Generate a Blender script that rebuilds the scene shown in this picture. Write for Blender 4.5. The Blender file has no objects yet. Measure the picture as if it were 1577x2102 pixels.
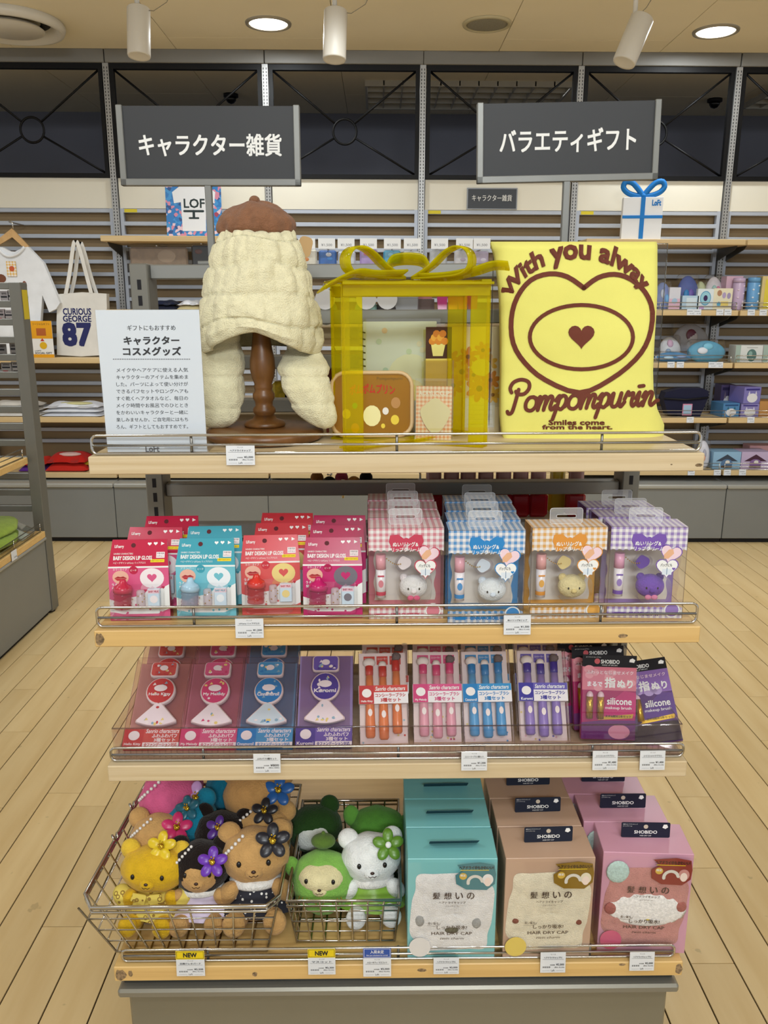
import bpy, math, random
from mathutils import Matrix, Vector, Euler, noise
random.seed(7)
SC = bpy.context.scene
COL = SC.collection
R = math.radians
PI = math.pi

# ------------------------------------------------------------------ camera, world, lights, exposure
FPX, PITCH, YAW, ROLL, CAMH = 1680.0, R(14.23), R(0.5), 0.004, 1.38
FW = Vector((math.sin(YAW)*math.cos(PITCH), math.cos(YAW)*math.cos(PITCH), -math.sin(PITCH)))
RT = Vector((math.cos(YAW), -math.sin(YAW), 0.0))
DN = FW.cross(RT)
CAM0 = Vector((0, 0, CAMH))
cam = bpy.data.cameras.new('camera')
cam.sensor_fit = 'VERTICAL'; cam.sensor_height = 36.0; cam.sensor_width = 36.0*1577/2102
cam.lens = 36.0*FPX/2102; cam.clip_start = 0.05; cam.clip_end = 60
camo = bpy.data.objects.new('camera', cam); COL.objects.link(camo)
up = -DN
rx = RT*math.cos(ROLL)+up*math.sin(ROLL)*1.0
uy_ = up*math.cos(ROLL)-RT*math.sin(ROLL)*1.0
mw = Matrix((rx, uy_, -FW)).transposed().to_4x4(); mw.translation = CAM0
camo.matrix_world = mw
SC.camera = camo

world = bpy.data.worlds.new('store_surroundings'); SC.world = world; world.use_nodes = True
wb = world.node_tree.nodes['Background']
wb.inputs['Color'].default_value = (0.94, 0.975, 1.0, 1); wb.inputs['Strength'].default_value = 0.52

def area_light(name, loc, target, size, power, color=(0.905, 0.965, 1.0), size_y=None, spread=180):
    l = bpy.data.lights.new(name, 'AREA'); l.energy = power; l.color = color
    l.shape = 'RECTANGLE' if size_y else 'DISK'; l.size = size
    if size_y: l.size_y = size_y
    l.spread = R(spread)
    o = bpy.data.objects.new(name, l); COL.objects.link(o)
    o.location = loc
    d = Vector(target)-Vector(loc)
    o.rotation_euler = d.to_track_quat('-Z', 'Y').to_euler()
    return o
CEIL = 2.77
area_light('ceiling_lamp_over_aisle', (0.15, -0.55, CEIL-0.03), (0.1, 0.35, 0.6), 0.9, 15, size_y=0.35)
area_light('ceiling_lamp_behind_viewer', (0.3, -2.2, CEIL-0.03), (0.05, 1.2, 0.7), 1.2, 84, size_y=0.5)
area_light('ceiling_lamp_near_side', (-1.2, 0.2, CEIL-0.03), (-0.5, 1.0, 0.6), 0.35, 10)
area_light('ceiling_lamp_far_side', (1.35, 0.2, CEIL-0.03), (0.5, 1.0, 0.6), 0.35, 10)
for i, (x, y, p) in enumerate(((-1.9, 3.2, 13), (0.0, 3.2, 15), (1.9, 3.2, 13))):
    area_light('ceiling_lamp_row', (x, y, CEIL-0.02), (x, y+0.55, 0.9), 0.7, p, size_y=0.25, spread=118)
for x, y in ((-0.56, 4.665), (1.762, 4.739)):
    area_light('downlight_lamp', (x, y, CEIL-0.013), (x, y, 0.0), 0.18, 9)
for i, (x, y, p) in enumerate(((-2.4, 1.2, 6), (2.5, 1.4, 7))):
    area_light('ceiling_lamp_row', (x, y, CEIL-0.02), (x, y, 0.0), 0.7, p, size_y=0.25)
area_light('added_fill_in_room_beyond', (0.5, 5.9, CEIL-0.03), (0.5, 5.9, 0.0), 3.0, 2.2, size_y=0.2)  # added fill to lift the unlit room behind the lattice; no fixture there
SC.view_settings.view_transform = 'Standard'
SC.view_settings.look = 'None'
SC.view_settings.exposure = 0.12
SC.view_settings.gamma = 1.0
SC.view_settings.use_curve_mapping = False
SC.cycles.max_bounces = 7
SC.cycles.diffuse_bounces = 3
SC.cycles.glossy_bounces = 3
SC.cycles.transmission_bounces = 6
SC.cycles.transparent_max_bounces = 24
SC.cycles.caustics_reflective = False
SC.cycles.caustics_refractive = False
SC.cycles.use_denoising = True
SC.cycles.sample_clamp_indirect = 4.0

# ------------------------------------------------------------------ picture measurements to places
def ray(x, y):
    a, b = (x-788.5)/FPX, (y-1051)/FPX
    c, s = math.cos(ROLL), math.sin(ROLL)
    a, b = a*c+b*s, -a*s+b*c
    return FW+RT*a+DN*b
def PY(x, y, Y):
    d = ray(x, y); return CAM0+d*(Y/d.y)
def PZ(x, y, Z):
    d = ray(x, y); return CAM0+d*((Z-CAMH)/d.z)
def PX(x, y, X):
    d = ray(x, y); return CAM0+d*(X/d.x)
TILT = 0.0085                      # the display stands a hair out of level
def ui(p): return Vector((p.x+TILT*(p.z-0.7), p.y, p.z-TILT*(p.x-0.033)))
def UY(x, y, Y): return ui(PY(x, y, Y))
def UZ(x, y, Z):
    p = PZ(x, y, Z)
    for _ in range(4): p = PZ(x, y, Z+TILT*(p.x-0.033))
    return ui(p)
UNIT = []                          # top-level objects that stand on the display

# ------------------------------------------------------------------ materials
MATS = {}
def lin(h):
    if isinstance(h, str):
        h = h.lstrip('#'); h = [int(h[i:i+2], 16)/255 for i in (0, 2, 4)]
    return tuple((c/12.92 if c <= 0.04045 else ((c+0.055)/1.055)**2.4) for c in h)
def base_mat(name):
    m = bpy.data.materials.new(name); m.use_nodes = True
    return m, m.node_tree.nodes, m.node_tree.links, m.node_tree.nodes['Principled BSDF']
def M(col, rough=0.5, metal=0.0, var=0.0, vscale=20, bump=0.0, bscale=200, sheen=0.0, spec=0.5, emit=0.0, sss=0.0, stretch=None, coat=0.0, detail=3):
    key = (col, rough, metal, var, vscale, bump, bscale, sheen, spec, emit, sss, stretch, coat, detail)
    if key in MATS: return MATS[key]
    m, n, l, b = base_mat('surface_%s' % str(col).strip('#'))
    c = lin(col)
    b.inputs['Base Color'].default_value = (*c, 1)
    b.inputs['Roughness'].default_value = rough; b.inputs['Metallic'].default_value = metal
    b.inputs['Specular IOR Level'].default_value = spec
    if sheen:
        b.inputs['Sheen Weight'].default_value = sheen; b.inputs['Sheen Roughness'].default_value = 0.5
        b.inputs['Sheen Tint'].default_value = (*[min(1, x*0.5+0.5) for x in c], 1)
    if coat: b.inputs['Coat Weight'].default_value = coat
    if emit:
        b.inputs['Emission Color'].default_value = (*c, 1); b.inputs['Emission Strength'].default_value = emit
    if var or bump:
        tc = n.new('ShaderNodeTexCoord'); src = tc.outputs['Object']
        if stretch:
            mp = n.new('ShaderNodeMapping'); mp.inputs['Scale'].default_value = stretch
            l.new(src, mp.inputs['Vector']); src = mp.outputs['Vector']
    if var:
        t = n.new('ShaderNodeTexNoise'); t.inputs['Scale'].default_value = vscale; t.inputs['Detail'].default_value = detail
        l.new(src, t.inputs['Vector'])
        r = n.new('ShaderNodeValToRGB')
        r.color_ramp.elements[0].position = 0.3; r.color_ramp.elements[1].position = 0.7
        r.color_ramp.elements[0].color = (*[max(0, x*(1-var)) for x in c], 1)
        r.color_ramp.elements[1].color = (*[min(1, x*(1+var)) for x in c], 1)
        l.new(t.outputs['Fac'], r.inputs['Fac']); l.new(r.outputs['Color'], b.inputs['Base Color'])
    if bump:
        t2 = n.new('ShaderNodeTexNoise'); t2.inputs['Scale'].default_value = bscale; t2.inputs['Detail'].default_value = 2
        l.new(src, t2.inputs['Vector'])
        bp = n.new('ShaderNodeBump'); bp.inputs['Strength'].default_value = bump; bp.inputs['Distance'].default_value = 0.002
        l.new(t2.outputs['Fac'], bp.inputs['Height']); l.new(bp.outputs['Normal'], b.inputs['Normal'])
    MATS[key] = m
    return m
def PLUSH(col): return M(col, 0.95, 0, 0.10, 60, 0.9, 420, sheen=0.35, spec=0.1)
def CLOTH(col, b=0.25): return M(col, 0.9, 0, 0.05, 14, b, 900, sheen=0.1, spec=0.15)
def PAPER(col): return M(col, 0.6, 0, 0, spec=0.3)
def GLOSSY(col): return M(col, 0.22, 0, 0, spec=0.5)
def clear(tint='#ffffff', gloss=0.35, rough=0.06, key=''):
    """clear sheet plastic: transparent with a Fresnel reflection"""
    k = ('clear', tint, gloss, rough)
    if k in MATS: return MATS[k]
    m = bpy.data.materials.new('clear_plastic_'+tint.strip('#')); m.use_nodes = True
    n, l = m.node_tree.nodes, m.node_tree.links
    n.remove(n['Principled BSDF']); out = n['Material Output']
    tr = n.new('ShaderNodeBsdfTransparent'); tr.inputs['Color'].default_value = (*lin(tint), 1)
    gl = n.new('ShaderNodeBsdfGlossy'); gl.inputs['Roughness'].default_value = rough
    fr = n.new('ShaderNodeLayerWeight'); fr.inputs['Blend'].default_value = 0.5
    pw = n.new('ShaderNodeMath'); pw.operation = 'POWER'; pw.inputs[1].default_value = 4.0
    mu = n.new('ShaderNodeMath'); mu.operation = 'MULTIPLY_ADD'; mu.inputs[1].default_value = gloss*1.4; mu.inputs[2].default_value = gloss*0.12
    mu.use_clamp = True
    mx = n.new('ShaderNodeMixShader')
    l.new(fr.outputs['Facing'], pw.inputs[0]); l.new(pw.outputs[0], mu.inputs[0]); l.new(mu.outputs[0], mx.inputs['Fac'])
    l.new(tr.outputs[0], mx.inputs[1]); l.new(gl.outputs[0], mx.inputs[2]); l.new(mx.outputs[0], out.inputs['Surface'])
    MATS[k] = m
    return m
def tinted(col, tcol, frac=0.45, rough=0.12):
    """coloured translucent plastic: part coat of colour, part see-through"""
    k = ('tinted', col, tcol, frac, rough)
    if k in MATS: return MATS[k]
    m, n, l, b = base_mat('tinted_plastic_'+col.strip('#'))
    b.inputs['Base Color'].default_value = (*lin(col), 1); b.inputs['Roughness'].default_value = rough
    tr = n.new('ShaderNodeBsdfTransparent'); tr.inputs['Color'].default_value = (*lin(tcol), 1)
    mx = n.new('ShaderNodeMixShader'); mx.inputs['Fac'].default_value = frac
    l.new(tr.outputs[0], mx.inputs[1]); l.new(b.outputs[0], mx.inputs[2]); l.new(mx.outputs[0], n['Material Output'].inputs['Surface'])
    MATS[k] = m
    return m
def check_cloth(col, scale=90.0, white='#f6f2f0', axes=('X', 'Z')):
    """woven gingham print: two crossing sets of stripes"""
    k = ('gingham', col, scale, white, axes)
    if k in MATS: return MATS[k]
    m, n, l, b = base_mat('gingham_'+col.strip('#'))
    tc = n.new('ShaderNodeTexCoord'); sp = n.new('ShaderNodeSeparateXYZ'); l.new(tc.outputs['Object'], sp.inputs[0])
    ad = n.new('ShaderNodeMath'); ad.operation = 'ADD'; l.new(sp.outputs['Y'], ad.inputs[0]); l.new(sp.outputs['Z'], ad.inputs[1])
    outs = []
    for src in (sp.outputs['X'], ad.outputs[0]):
        a = n.new('ShaderNodeMath'); a.operation = 'MULTIPLY'; a.inputs[1].default_value = scale; l.new(src, a.inputs[0])
        f = n.new('ShaderNodeMath'); f.operation = 'FRACT'; l.new(a.outputs[0], f.inputs[0])
        g = n.new('ShaderNodeMath'); g.operation = 'GREATER_THAN'; g.inputs[1].default_value = 0.5; l.new(f.outputs[0], g.inputs[0])
        outs.append(g)
    s = n.new('ShaderNodeMath'); s.operation = 'ADD'; l.new(outs[0].outputs[0], s.inputs[0]); l.new(outs[1].outputs[0], s.inputs[1])
    h = n.new('ShaderNodeMath'); h.operation = 'MULTIPLY'; h.inputs[1].default_value = 0.5; l.new(s.outputs[0], h.inputs[0])
    mx = n.new('ShaderNodeMix'); mx.data_type = 'RGBA'
    mx.inputs['A'].default_value = (*lin(white), 1); mx.inputs['B'].default_value = (*lin(col), 1)
    l.new(h.outputs[0], mx.inputs['Factor']); l.new(mx.outputs['Result'], b.inputs['Base Color'])
    b.inputs['Roughness'].default_value = 0.4
    MATS[k] = m
    return m
def wood(col, dark, scale=(1.2, 22, 22), rough=0.5, fac=0.5, bands=3.0):
    k = ('wood', col, dark, scale, rough, fac)
    if k in MATS: return MATS[k]
    m, n, l, b = base_mat('wood_'+col.strip('#'))
    tc = n.new('ShaderNodeTexCoord'); mp = n.new('ShaderNodeMapping'); mp.inputs['Scale'].default_value = scale
    l.new(tc.outputs['Object'], mp.inputs['Vector'])
    t = n.new('ShaderNodeTexNoise'); t.inputs['Scale'].default_value = bands; t.inputs['Detail'].default_value = 5; t.inputs['Roughness'].default_value = 0.65
    l.new(mp.outputs[0], t.inputs['Vector'])
    mx = n.new('ShaderNodeMix'); mx.data_type = 'RGBA'
    mx.inputs['A'].default_value = (*lin(col), 1); mx.inputs['B'].default_value = (*lin(dark), 1)
    r = n.new('ShaderNodeValToRGB'); r.color_ramp.elements[0].position = 0.42; r.color_ramp.elements[1].position = 0.72
    r.color_ramp.elements[1].color = (fac, fac, fac, 1)
    l.new(t.outputs['Fac'], r.inputs['Fac']); l.new(r.outputs['Color'], mx.inputs['Factor'])
    l.new(mx.outputs['Result'], b.inputs['Base Color']); b.inputs['Roughness'].default_value = rough
    bp = n.new('ShaderNodeBump'); bp.inputs['Strength'].default_value = 0.15; bp.inputs['Distance'].default_value = 0.001
    l.new(t.outputs['Fac'], bp.inputs['Height']); l.new(bp.outputs['Normal'], b.inputs['Normal'])
    MATS[k] = m
    return m

WHITE = PAPER('#f2f1ee'); INK = PAPER('#2b2a2c'); BLACK = PAPER('#17161a')
CHROME = M('#cfccc6', 0.16, 1.0, 0.06, 30)
GREYMETAL = M('#77766e', 0.42, 0.35, 0.05, 6, 0.05, 300)
DARKMETAL = M('#4b4a46', 0.45, 0.4, 0.05, 6)
CLEAR = clear()

# ------------------------------------------------------------------ text outlines
TXT = {}
def tmesh(s, shear=0.0):
    k = (s, shear)
    if k in TXT: return TXT[k]
    c = bpy.data.curves.new('lettering', 'FONT'); c.body = s; c.resolution_u = 2; c.shear = shear
    o = bpy.data.objects.new('lettering', c); COL.objects.link(o)
    dg = bpy.context.evaluated_depsgraph_get()
    me = bpy.data.meshes.new_from_object(o.evaluated_get(dg))
    vs = [(v.co.x, v.co.y) for v in me.vertices]; fs = [tuple(p.vertices) for p in me.polygons]
    bpy.data.objects.remove(o); bpy.data.curves.remove(c); bpy.data.meshes.remove(me)
    if vs:
        x0 = min(v[0] for v in vs); x1 = max(v[0] for v in vs); y0 = min(v[1] for v in vs); y1 = max(v[1] for v in vs)
    else: x0 = x1 = y0 = y1 = 0
    # make every face look along +normal
    out = []
    for f in fs:
        a = sum(vs[f[i]][0]*vs[f[(i+1) % len(f)]][1]-vs[f[(i+1) % len(f)]][0]*vs[f[i]][1] for i in range(len(f)))
        out.append(f if a > 0 else f[::-1])
    TXT[k] = (vs, out, x0, x1, y0, y1)
    return TXT[k]

# ------------------------------------------------------------------ mesh builder
class MB:
    def __init__(s, M4=None):
        s.v, s.f, s.mi, s.sm, s.mats = [], [], [], [], []
        s.M = M4 or Matrix.Identity(4); s.cur = None
    def mat(s, m):
        if m not in s.mats: s.mats.append(m)
        s.cur = s.mats.index(m); return s
    def raw(s, vs, fs, m=None, smooth=False):
        if m is not None: s.mat(m)
        o = len(s.v); s.v += [s.M @ Vector(p) for p in vs]
        s.f += [tuple(i+o for i in q) for q in fs]
        s.mi += [s.cur or 0]*len(fs); s.sm += [smooth]*len(fs)
        return s
    def box(s, x0, x1, y0, y1, z0, z1, m=None):
        vs = [(x, y, z) for z in (z0, z1) for y in (y0, y1) for x in (x0, x1)]
        return s.raw(vs, [(0, 2, 3, 1), (4, 5, 7, 6), (0, 1, 5, 4), (2, 6, 7, 3), (0, 4, 6, 2), (1, 3, 7, 5)], m)
    def rbox(s, x0, x1, y0, y1, z0, z1, r, m=None):
        """box with chamfered edges"""
        vs = []; idx = {}
        X, Y, Z = (x0, x1), (y0, y1), (z0, z1)
        for i in (0, 1):
            for j in (0, 1):
                for k in (0, 1):
                    sx, sy, sz = (1-2*i)*r, (1-2*j)*r, (1-2*k)*r
                    for a, p in enumerate(((X[i], Y[j]+sy, Z[k]+sz), (X[i]+sx, Y[j], Z[k]+sz), (X[i]+sx, Y[j]+sy, Z[k]))):
                        idx[i, j, k, a] = len(vs); vs.append(p)
        g = lambda i, j, k, a: idx[i, j, k, a]
        fs = []
        for i in (0, 1):
            q = [g(i, 0, 0, 0), g(i, 1, 0, 0), g(i, 1, 1, 0), g(i, 0, 1, 0)]; fs.append(tuple(q if i else q[::-1]))
            q = [g(0, i, 0, 1), g(0, i, 1, 1), g(1, i, 1, 1), g(1, i, 0, 1)]; fs.append(tuple(q if i else q[::-1]))
            q = [g(0, 0, i, 2), g(1, 0, i, 2), g(1, 1, i, 2), g(0, 1, i, 2)]; fs.append(tuple(q if i else q[::-1]))
        for i in (0, 1):
            for j in (0, 1):
                q = [g(i, j, 0, 0), g(i, j, 0, 1), g(i, j, 1, 1), g(i, j, 1, 0)]; fs.append(tuple(q if i == j else q[::-1]))
                q = [g(i, 0, j, 0), g(i, 1, j, 0), g(i, 1, j, 2), g(i, 0, j, 2)]; fs.append(tuple(q if i == j else q[::-1]))
                q = [g(0, i, j, 1), g(0, i, j, 2), g(1, i, j, 2), g(1, i, j, 1)]; fs.append(tuple(q if i == j else q[::-1]))
                for k in (0, 1):
                    q = (g(i, j, k, 0), g(i, j, k, 1), g(i, j, k, 2)); fs.append(q if (i+j+k) % 2 == 1 else q[::-1])
        return s.raw(vs, fs, m)
    def cyl(s, p0, p1, r0, r1=None, n=12, m=None, caps=True, smooth=True):
        r1 = r0 if r1 is None else r1
        p0, p1 = Vector(p0), Vector(p1); d = (p1-p0).normalized()
        a = d.orthogonal().normalized(); b = d.cross(a)
        vs = []
        for p, r in ((p0, r0), (p1, r1)):
            vs += [p+(a*math.cos(t)+b*math.sin(t))*r for t in (2*PI*i/n for i in range(n))]
        s.raw(vs, [(i, (i+1) % n, n+(i+1) % n, n+i) for i in range(n)], m, smooth)
        if caps:
            o = len(s.v)-2*n
            s.f += [tuple(o+i for i in reversed(range(n))), tuple(o+n+i for i in range(n))]; s.mi += [s.cur]*2; s.sm += [False]*2
        return s
    def tube(s, pts, r, n=6, closed=False, m=None, rad=None):
        pts = [Vector(p) for p in pts]; k = len(pts)
        vs = []; prev = None
        for i, p in enumerate(pts):
            if closed: d = pts[(i+1) % k]-pts[i-1]
            else: d = pts[min(i+1, k-1)]-pts[max(i-1, 0)]
            d.normalize()
            a = (prev-d*prev.dot(d)) if prev is not None else d.orthogonal()
            if a.length < 1e-6: a = d.orthogonal()
            a.normalize(); prev = a; b = d.cross(a); rr = rad[i] if rad else r
            vs += [p+(a*math.cos(t)+b*math.sin(t))*rr for t in (2*PI*j/n for j in range(n))]
        fs = []
        for i in range(k if closed else k-1):
            for j in range(n):
                fs.append((i*n+j, i*n+(j+1) % n, ((i+1) % k)*n+(j+1) % n, ((i+1) % k)*n+j))
        if not closed: fs += [tuple(reversed(range(n))), tuple((k-1)*n+j for j in range(n))]
        return s.raw(vs, fs, m, True)
    def lathe(s, prof, n=24, c=(0, 0, 0), m=None, smooth=True):
        vs = []; fs = []; k = len(prof)
        for r, z in prof:
            vs += [(c[0]+r*math.cos(2*PI*j/n), c[1]+r*math.sin(2*PI*j/n), c[2]+z) for j in range(n)]
        for i in range(k-1):
            for j in range(n): fs.append((i*n+j, i*n+(j+1) % n, (i+1)*n+(j+1) % n, (i+1)*n+j))
        fs += [tuple(reversed(range(n))), tuple((k-1)*n+j for j in range(n))]
        return s.raw(vs, fs, m, smooth)
    def ell(s, c, rad, m=None, nu=20, nv=12, rot=None, disp=None, flat=0.0):
        vs = []; fs = []
        Rm = Euler(rot).to_matrix() if rot else Matrix.Identity(3)
        for i in range(nv+1):
            th = PI*i/nv
            for j in range(nu):
                ph = 2*PI*j/nu
                d = Vector((math.sin(th)*math.cos(ph), math.sin(th)*math.sin(ph), math.cos(th)))
                k = 1+(disp(d) if disp else 0)
                vs.append(Vector(c)+Rm @ Vector((d.x*rad[0]*k, d.y*rad[1]*k, d.z*rad[2]*k)))
        for i in range(nv):
            for j in range(nu):
                a, b, cc, dd = i*nu+j, i*nu+(j+1) % nu, (i+1)*nu+(j+1) % nu, (i+1)*nu+j
                if i == 0: fs.append((a, dd, cc))
                elif i == nv-1: fs.append((a, dd, b))
                else: fs.append((a, dd, cc, b))
        return s.raw(vs, fs, m, True)
    def prism(s, pts, y0, y1, m=None, smooth=False):
        """outline in the x-z plane, y0 (front) to y1 (back); counter-clockwise seen from the front (-y)"""
        a = sum(pts[i][0]*pts[(i+1) % len(pts)][1]-pts[(i+1) % len(pts)][0]*pts[i][1] for i in range(len(pts)))
        if a < 0: pts = pts[::-1]
        n = len(pts)
        vs = [(p[0], y0, p[1]) for p in pts]+[(p[0], y1, p[1]) for p in pts]
        fs = [tuple(range(n)), tuple(reversed(range(n, 2*n)))]
        fs += [((i+1) % n, i, n+i, n+(i+1) % n) for i in range(n)]
        return s.raw(vs, fs, m, smooth)
    def flat(s, pts, y, m=None):
        a = sum(pts[i][0]*pts[(i+1) % len(pts)][1]-pts[(i+1) % len(pts)][0]*pts[i][1] for i in range(len(pts)))
        if a < 0: pts = pts[::-1]
        return s.raw([(p[0], y, p[1]) for p in pts], [tuple(range(len(pts)))], m)
    def rect(s, x0, x1, z0, z1, y, m=None): return s.flat([(x0, z0), (x1, z0), (x1, z1), (x0, z1)], y, m)
    def disc(s, x, z, rx, rz, y, m=None, n=20, rot=0):
        c, q = math.cos(rot), math.sin(rot)
        return s.flat([(x+rx*math.cos(t)*c-rz*math.sin(t)*q, z+rx*math.cos(t)*q+rz*math.sin(t)*c) for t in (2*PI*i/n for i in range(n))], y, m)
    def heart(s, x, z, w, y, m=None, rot=0): return s.flat(heart_pts(x, z, w, rot), y, m)
    def text(s, t, x0, x1, z0, z1, y, m=None, bold=0.0, keep=False, shear=0.0, warp=None, align='c'):
        """lettering fitted into a rectangle on a plane facing -y; keep = do not stretch"""
        vs, fs, a0, a1, b0, b1 = tmesh(t, shear)
        if not vs: return s
        sx = (x1-x0)/max(a1-a0, 1e-6); sz = (z1-z0)/max(b1-b0, 1e-6)
        ox, oz = x0, z0
        if keep:
            k = min(sx, sz); ox = x0 if align == 'l' else (x0+x1)/2-k*(a1-a0)/2; oz = (z0+z1)/2-k*(b1-b0)/2; sx = sz = k
        pts = [(ox+(v[0]-a0)*sx, oz+(v[1]-b0)*sz) for v in vs]
        d = bold*min(sx, sz)
        offs = [(0, 0)] if bold < 0.004 else ([(-d, 0), (d, 0)] if bold < 0.018 else ([(-d, -d), (d, -d), (-d, d), (d, d)] if bold < 0.04 else [(d*a, d*b) for a in (-1, -0.5, 0, 0.5, 1) for b in (-1, 0, 1)]))
        for ki, (ox_, oz_) in enumerate(offs):
            pp = [(p[0]+ox_, p[1]+oz_) for p in pts]
            if warp: pp = [warp(*p) for p in pp]
            s.raw([(p[0], y-ki*0.00004, p[1]) for p in pp], fs, m)
        return s
    def band(s, pts, w, y, m=None, closed=False, n=8):
        """flat stroke with round joints and ends on a plane facing -y"""
        k = len(pts)
        for i in range(k if closed else k-1):
            a, b = Vector(pts[i]), Vector(pts[(i+1) % k]); d = b-a
            if d.length < 1e-7: continue
            d.normalize(); q = Vector((-d.y, d.x))*w/2
            s.flat([tuple(a+q), tuple(a-q), tuple(b-q), tuple(b+q)], y-0.00003*(i % 2), m)
        for i, p in enumerate(pts): s.disc(p[0], p[1], w/2, w/2, y-0.00006-0.00003*(i % 3), m, n)
        return s
    def build(s, name, parent=None, label=None, cat=None, group=None, kind=None, unit=False, bevel=0):
        me = bpy.data.meshes.new(name)
        me.from_pydata([tuple(v) for v in s.v], [], s.f)
        for m in s.mats: me.materials.append(m)
        if len(s.mats) > 1: me.polygons.foreach_set('material_index', s.mi)
        me.polygons.foreach_set('use_smooth', s.sm)
        me.update()
        o = bpy.data.objects.new(name, me); COL.objects.link(o)
        if parent is not None: o.parent = parent
        tag(o, label, cat, group, kind)
        if unit: UNIT.append(o)
        return o
def heart_pts(x, z, w, rot=0, n=28):
    out = []
    c, q = math.cos(rot), math.sin(rot)
    for i in range(n):
        t = 2*PI*i/n
        hx = 16*math.sin(t)**3/32*w; hz = (13*math.cos(t)-5*math.cos(2*t)-2*math.cos(3*t)-math.cos(4*t)+2)/32*w
        out.append((x+hx*c-hz*q, z+hx*q+hz*c))
    return out
def tag(o, label=None, cat=None, group=None, kind=None):
    if label: o['label'] = label
    if cat: o['category'] = cat
    if group: o['group'] = group
    if kind: o['kind'] = kind
    return o
def thing(name, label, cat, loc=(0, 0, 0), rot=(0, 0, 0), group=None, unit=False):
    o = bpy.data.objects.new(name, None); COL.objects.link(o); o.empty_display_size = 0.02
    o.location = loc; o.rotation_euler = rot
    tag(o, label, cat, group)
    if unit: UNIT.append(o)
    return o
KIDS = {}
def dup(root, loc, rot=None, label=None, group=None, unit=False):
    """a copy of a thing with copies of its parts and sub-parts"""
    r = root.copy(); COL.objects.link(r); r.location = loc
    if rot is not None: r.rotation_euler = rot
    if label: r['label'] = label
    if group: r['group'] = group
    for ch in list(root.children):
        c = ch.copy(); COL.objects.link(c); c.parent = r
        for g in list(ch.children):
            d = g.copy(); COL.objects.link(d); d.parent = c
    if unit: UNIT.append(r)
    return r
def fr(*a): return [a[0]+(a[1]-a[0])*i/(a[2]-1) for i in range(a[2])]
def arc(cx, cz, r, a0, a1, n=8): return [(cx+r*math.cos(R(a0+(a1-a0)*i/(n-1))), cz+r*math.sin(R(a0+(a1-a0)*i/(n-1)))) for i in range(n)]
def rrect(x0, x1, z0, z1, r, n=4):
    return arc(x1-r, z0+r, r, -90, 0, n)+arc(x1-r, z1-r, r, 0, 90, n)+arc(x0+r, z1-r, r, 90, 180, n)+arc(x0+r, z0+r, r, 180, 270, n)

# ================================================================== the room
def floor_mat():
    m, n, l, b = base_mat('laminate_plank')
    tc = n.new('ShaderNodeTexCoord'); mp = n.new('ShaderNodeMapping'); mp.inputs['Scale'].default_value = (14, 1.6, 14)
    oi = n.new('ShaderNodeObjectInfo')
    ad = n.new('ShaderNodeVectorMath'); ad.operation = 'ADD'
    sc = n.new('ShaderNodeVectorMath'); sc.operation = 'SCALE'; sc.inputs['Scale'].default_value = 37.0
    cx = n.new('ShaderNodeCombineXYZ'); l.new(oi.outputs['Random'], cx.inputs[0]); l.new(oi.outputs['Random'], cx.inputs[1])
    l.new(cx.outputs[0], sc.inputs[0]); l.new(tc.outputs['Object'], ad.inputs[0]); l.new(sc.outputs[0], ad.inputs[1])
    l.new(ad.outputs[0], mp.inputs['Vector'])
    t = n.new('ShaderNodeTexNoise'); t.inputs['Scale'].default_value = 1.5; t.inputs['Detail'].default_value = 4
    l.new(mp.outputs[0], t.inputs['Vector'])
    r = n.new('ShaderNodeValToRGB')
    r.color_ramp.elements[0].position = 0.25; r.color_ramp.elements[1].position = 0.8
    r.color_ramp.elements[0].color = (*lin('#cfb07a'), 1); r.color_ramp.elements[1].color = (*lin('#dfc593'), 1)
    l.new(t.outputs['Fac'], r.inputs['Fac'])
    # scuffs
    t2 = n.new('ShaderNodeTexNoise'); t2.inputs['Scale'].default_value = 26; t2.inputs['Detail'].default_value = 3
    l.new(ad.outputs[0], t2.inputs['Vector'])
    r2 = n.new('ShaderNodeValToRGB'); r2.color_ramp.elements[0].position = 0.27; r2.color_ramp.elements[1].position = 0.31
    r2.color_ramp.elements[0].color = (0.55, 0.55, 0.55, 1); r2.color_ramp.elements[1].color = (1, 1, 1, 1)
    l.new(t2.outputs['Fac'], r2.inputs['Fac'])
    mx = n.new('ShaderNodeMix'); mx.data_type = 'RGBA'; mx.blend_type = 'MULTIPLY'; mx.inputs['Factor'].default_value = 0.5
    l.new(r.outputs['Color'], mx.inputs['A']); l.new(r2.outputs['Color'], mx.inputs['B'])
    hv = n.new('ShaderNodeHueSaturation'); mr = n.new('ShaderNodeMapRange')
    mr.inputs['To Min'].default_value = 0.93; mr.inputs['To Max'].default_value = 1.05
    l.new(oi.outputs['Random'], mr.inputs['Value']); l.new(mr.outputs[0], hv.inputs['Value']); l.new(mx.outputs['Result'], hv.inputs['Color'])
    l.new(hv.outputs['Color'], b.inputs['Base Color'])
    b.inputs['Roughness'].default_value = 0.33
    return m
PLANK = floor_mat()
floor = MB().box(-5, 6, -2.5, 5.3, -0.05, -0.004, M('#150e08', 0.95, spec=0.1)).build('floor', kind='structure')
floor['label'] = 'beige laminate plank floor of the shop'
PW, PL = 0.0963, 0.92
X0 = -0.957-11*PW
mb = MB(); mb.rbox(0.0016, PW-0.0016, 0.0010, PL-0.0010, -0.012, 0.0, 0.0005, PLANK)
pl0 = mb.build('plank', floor)
known = {6: 3.08, 7: 2.773, 8: 2.464, 10: 2.612, 11: 2.112, 13: 1.585}
first = True
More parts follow.
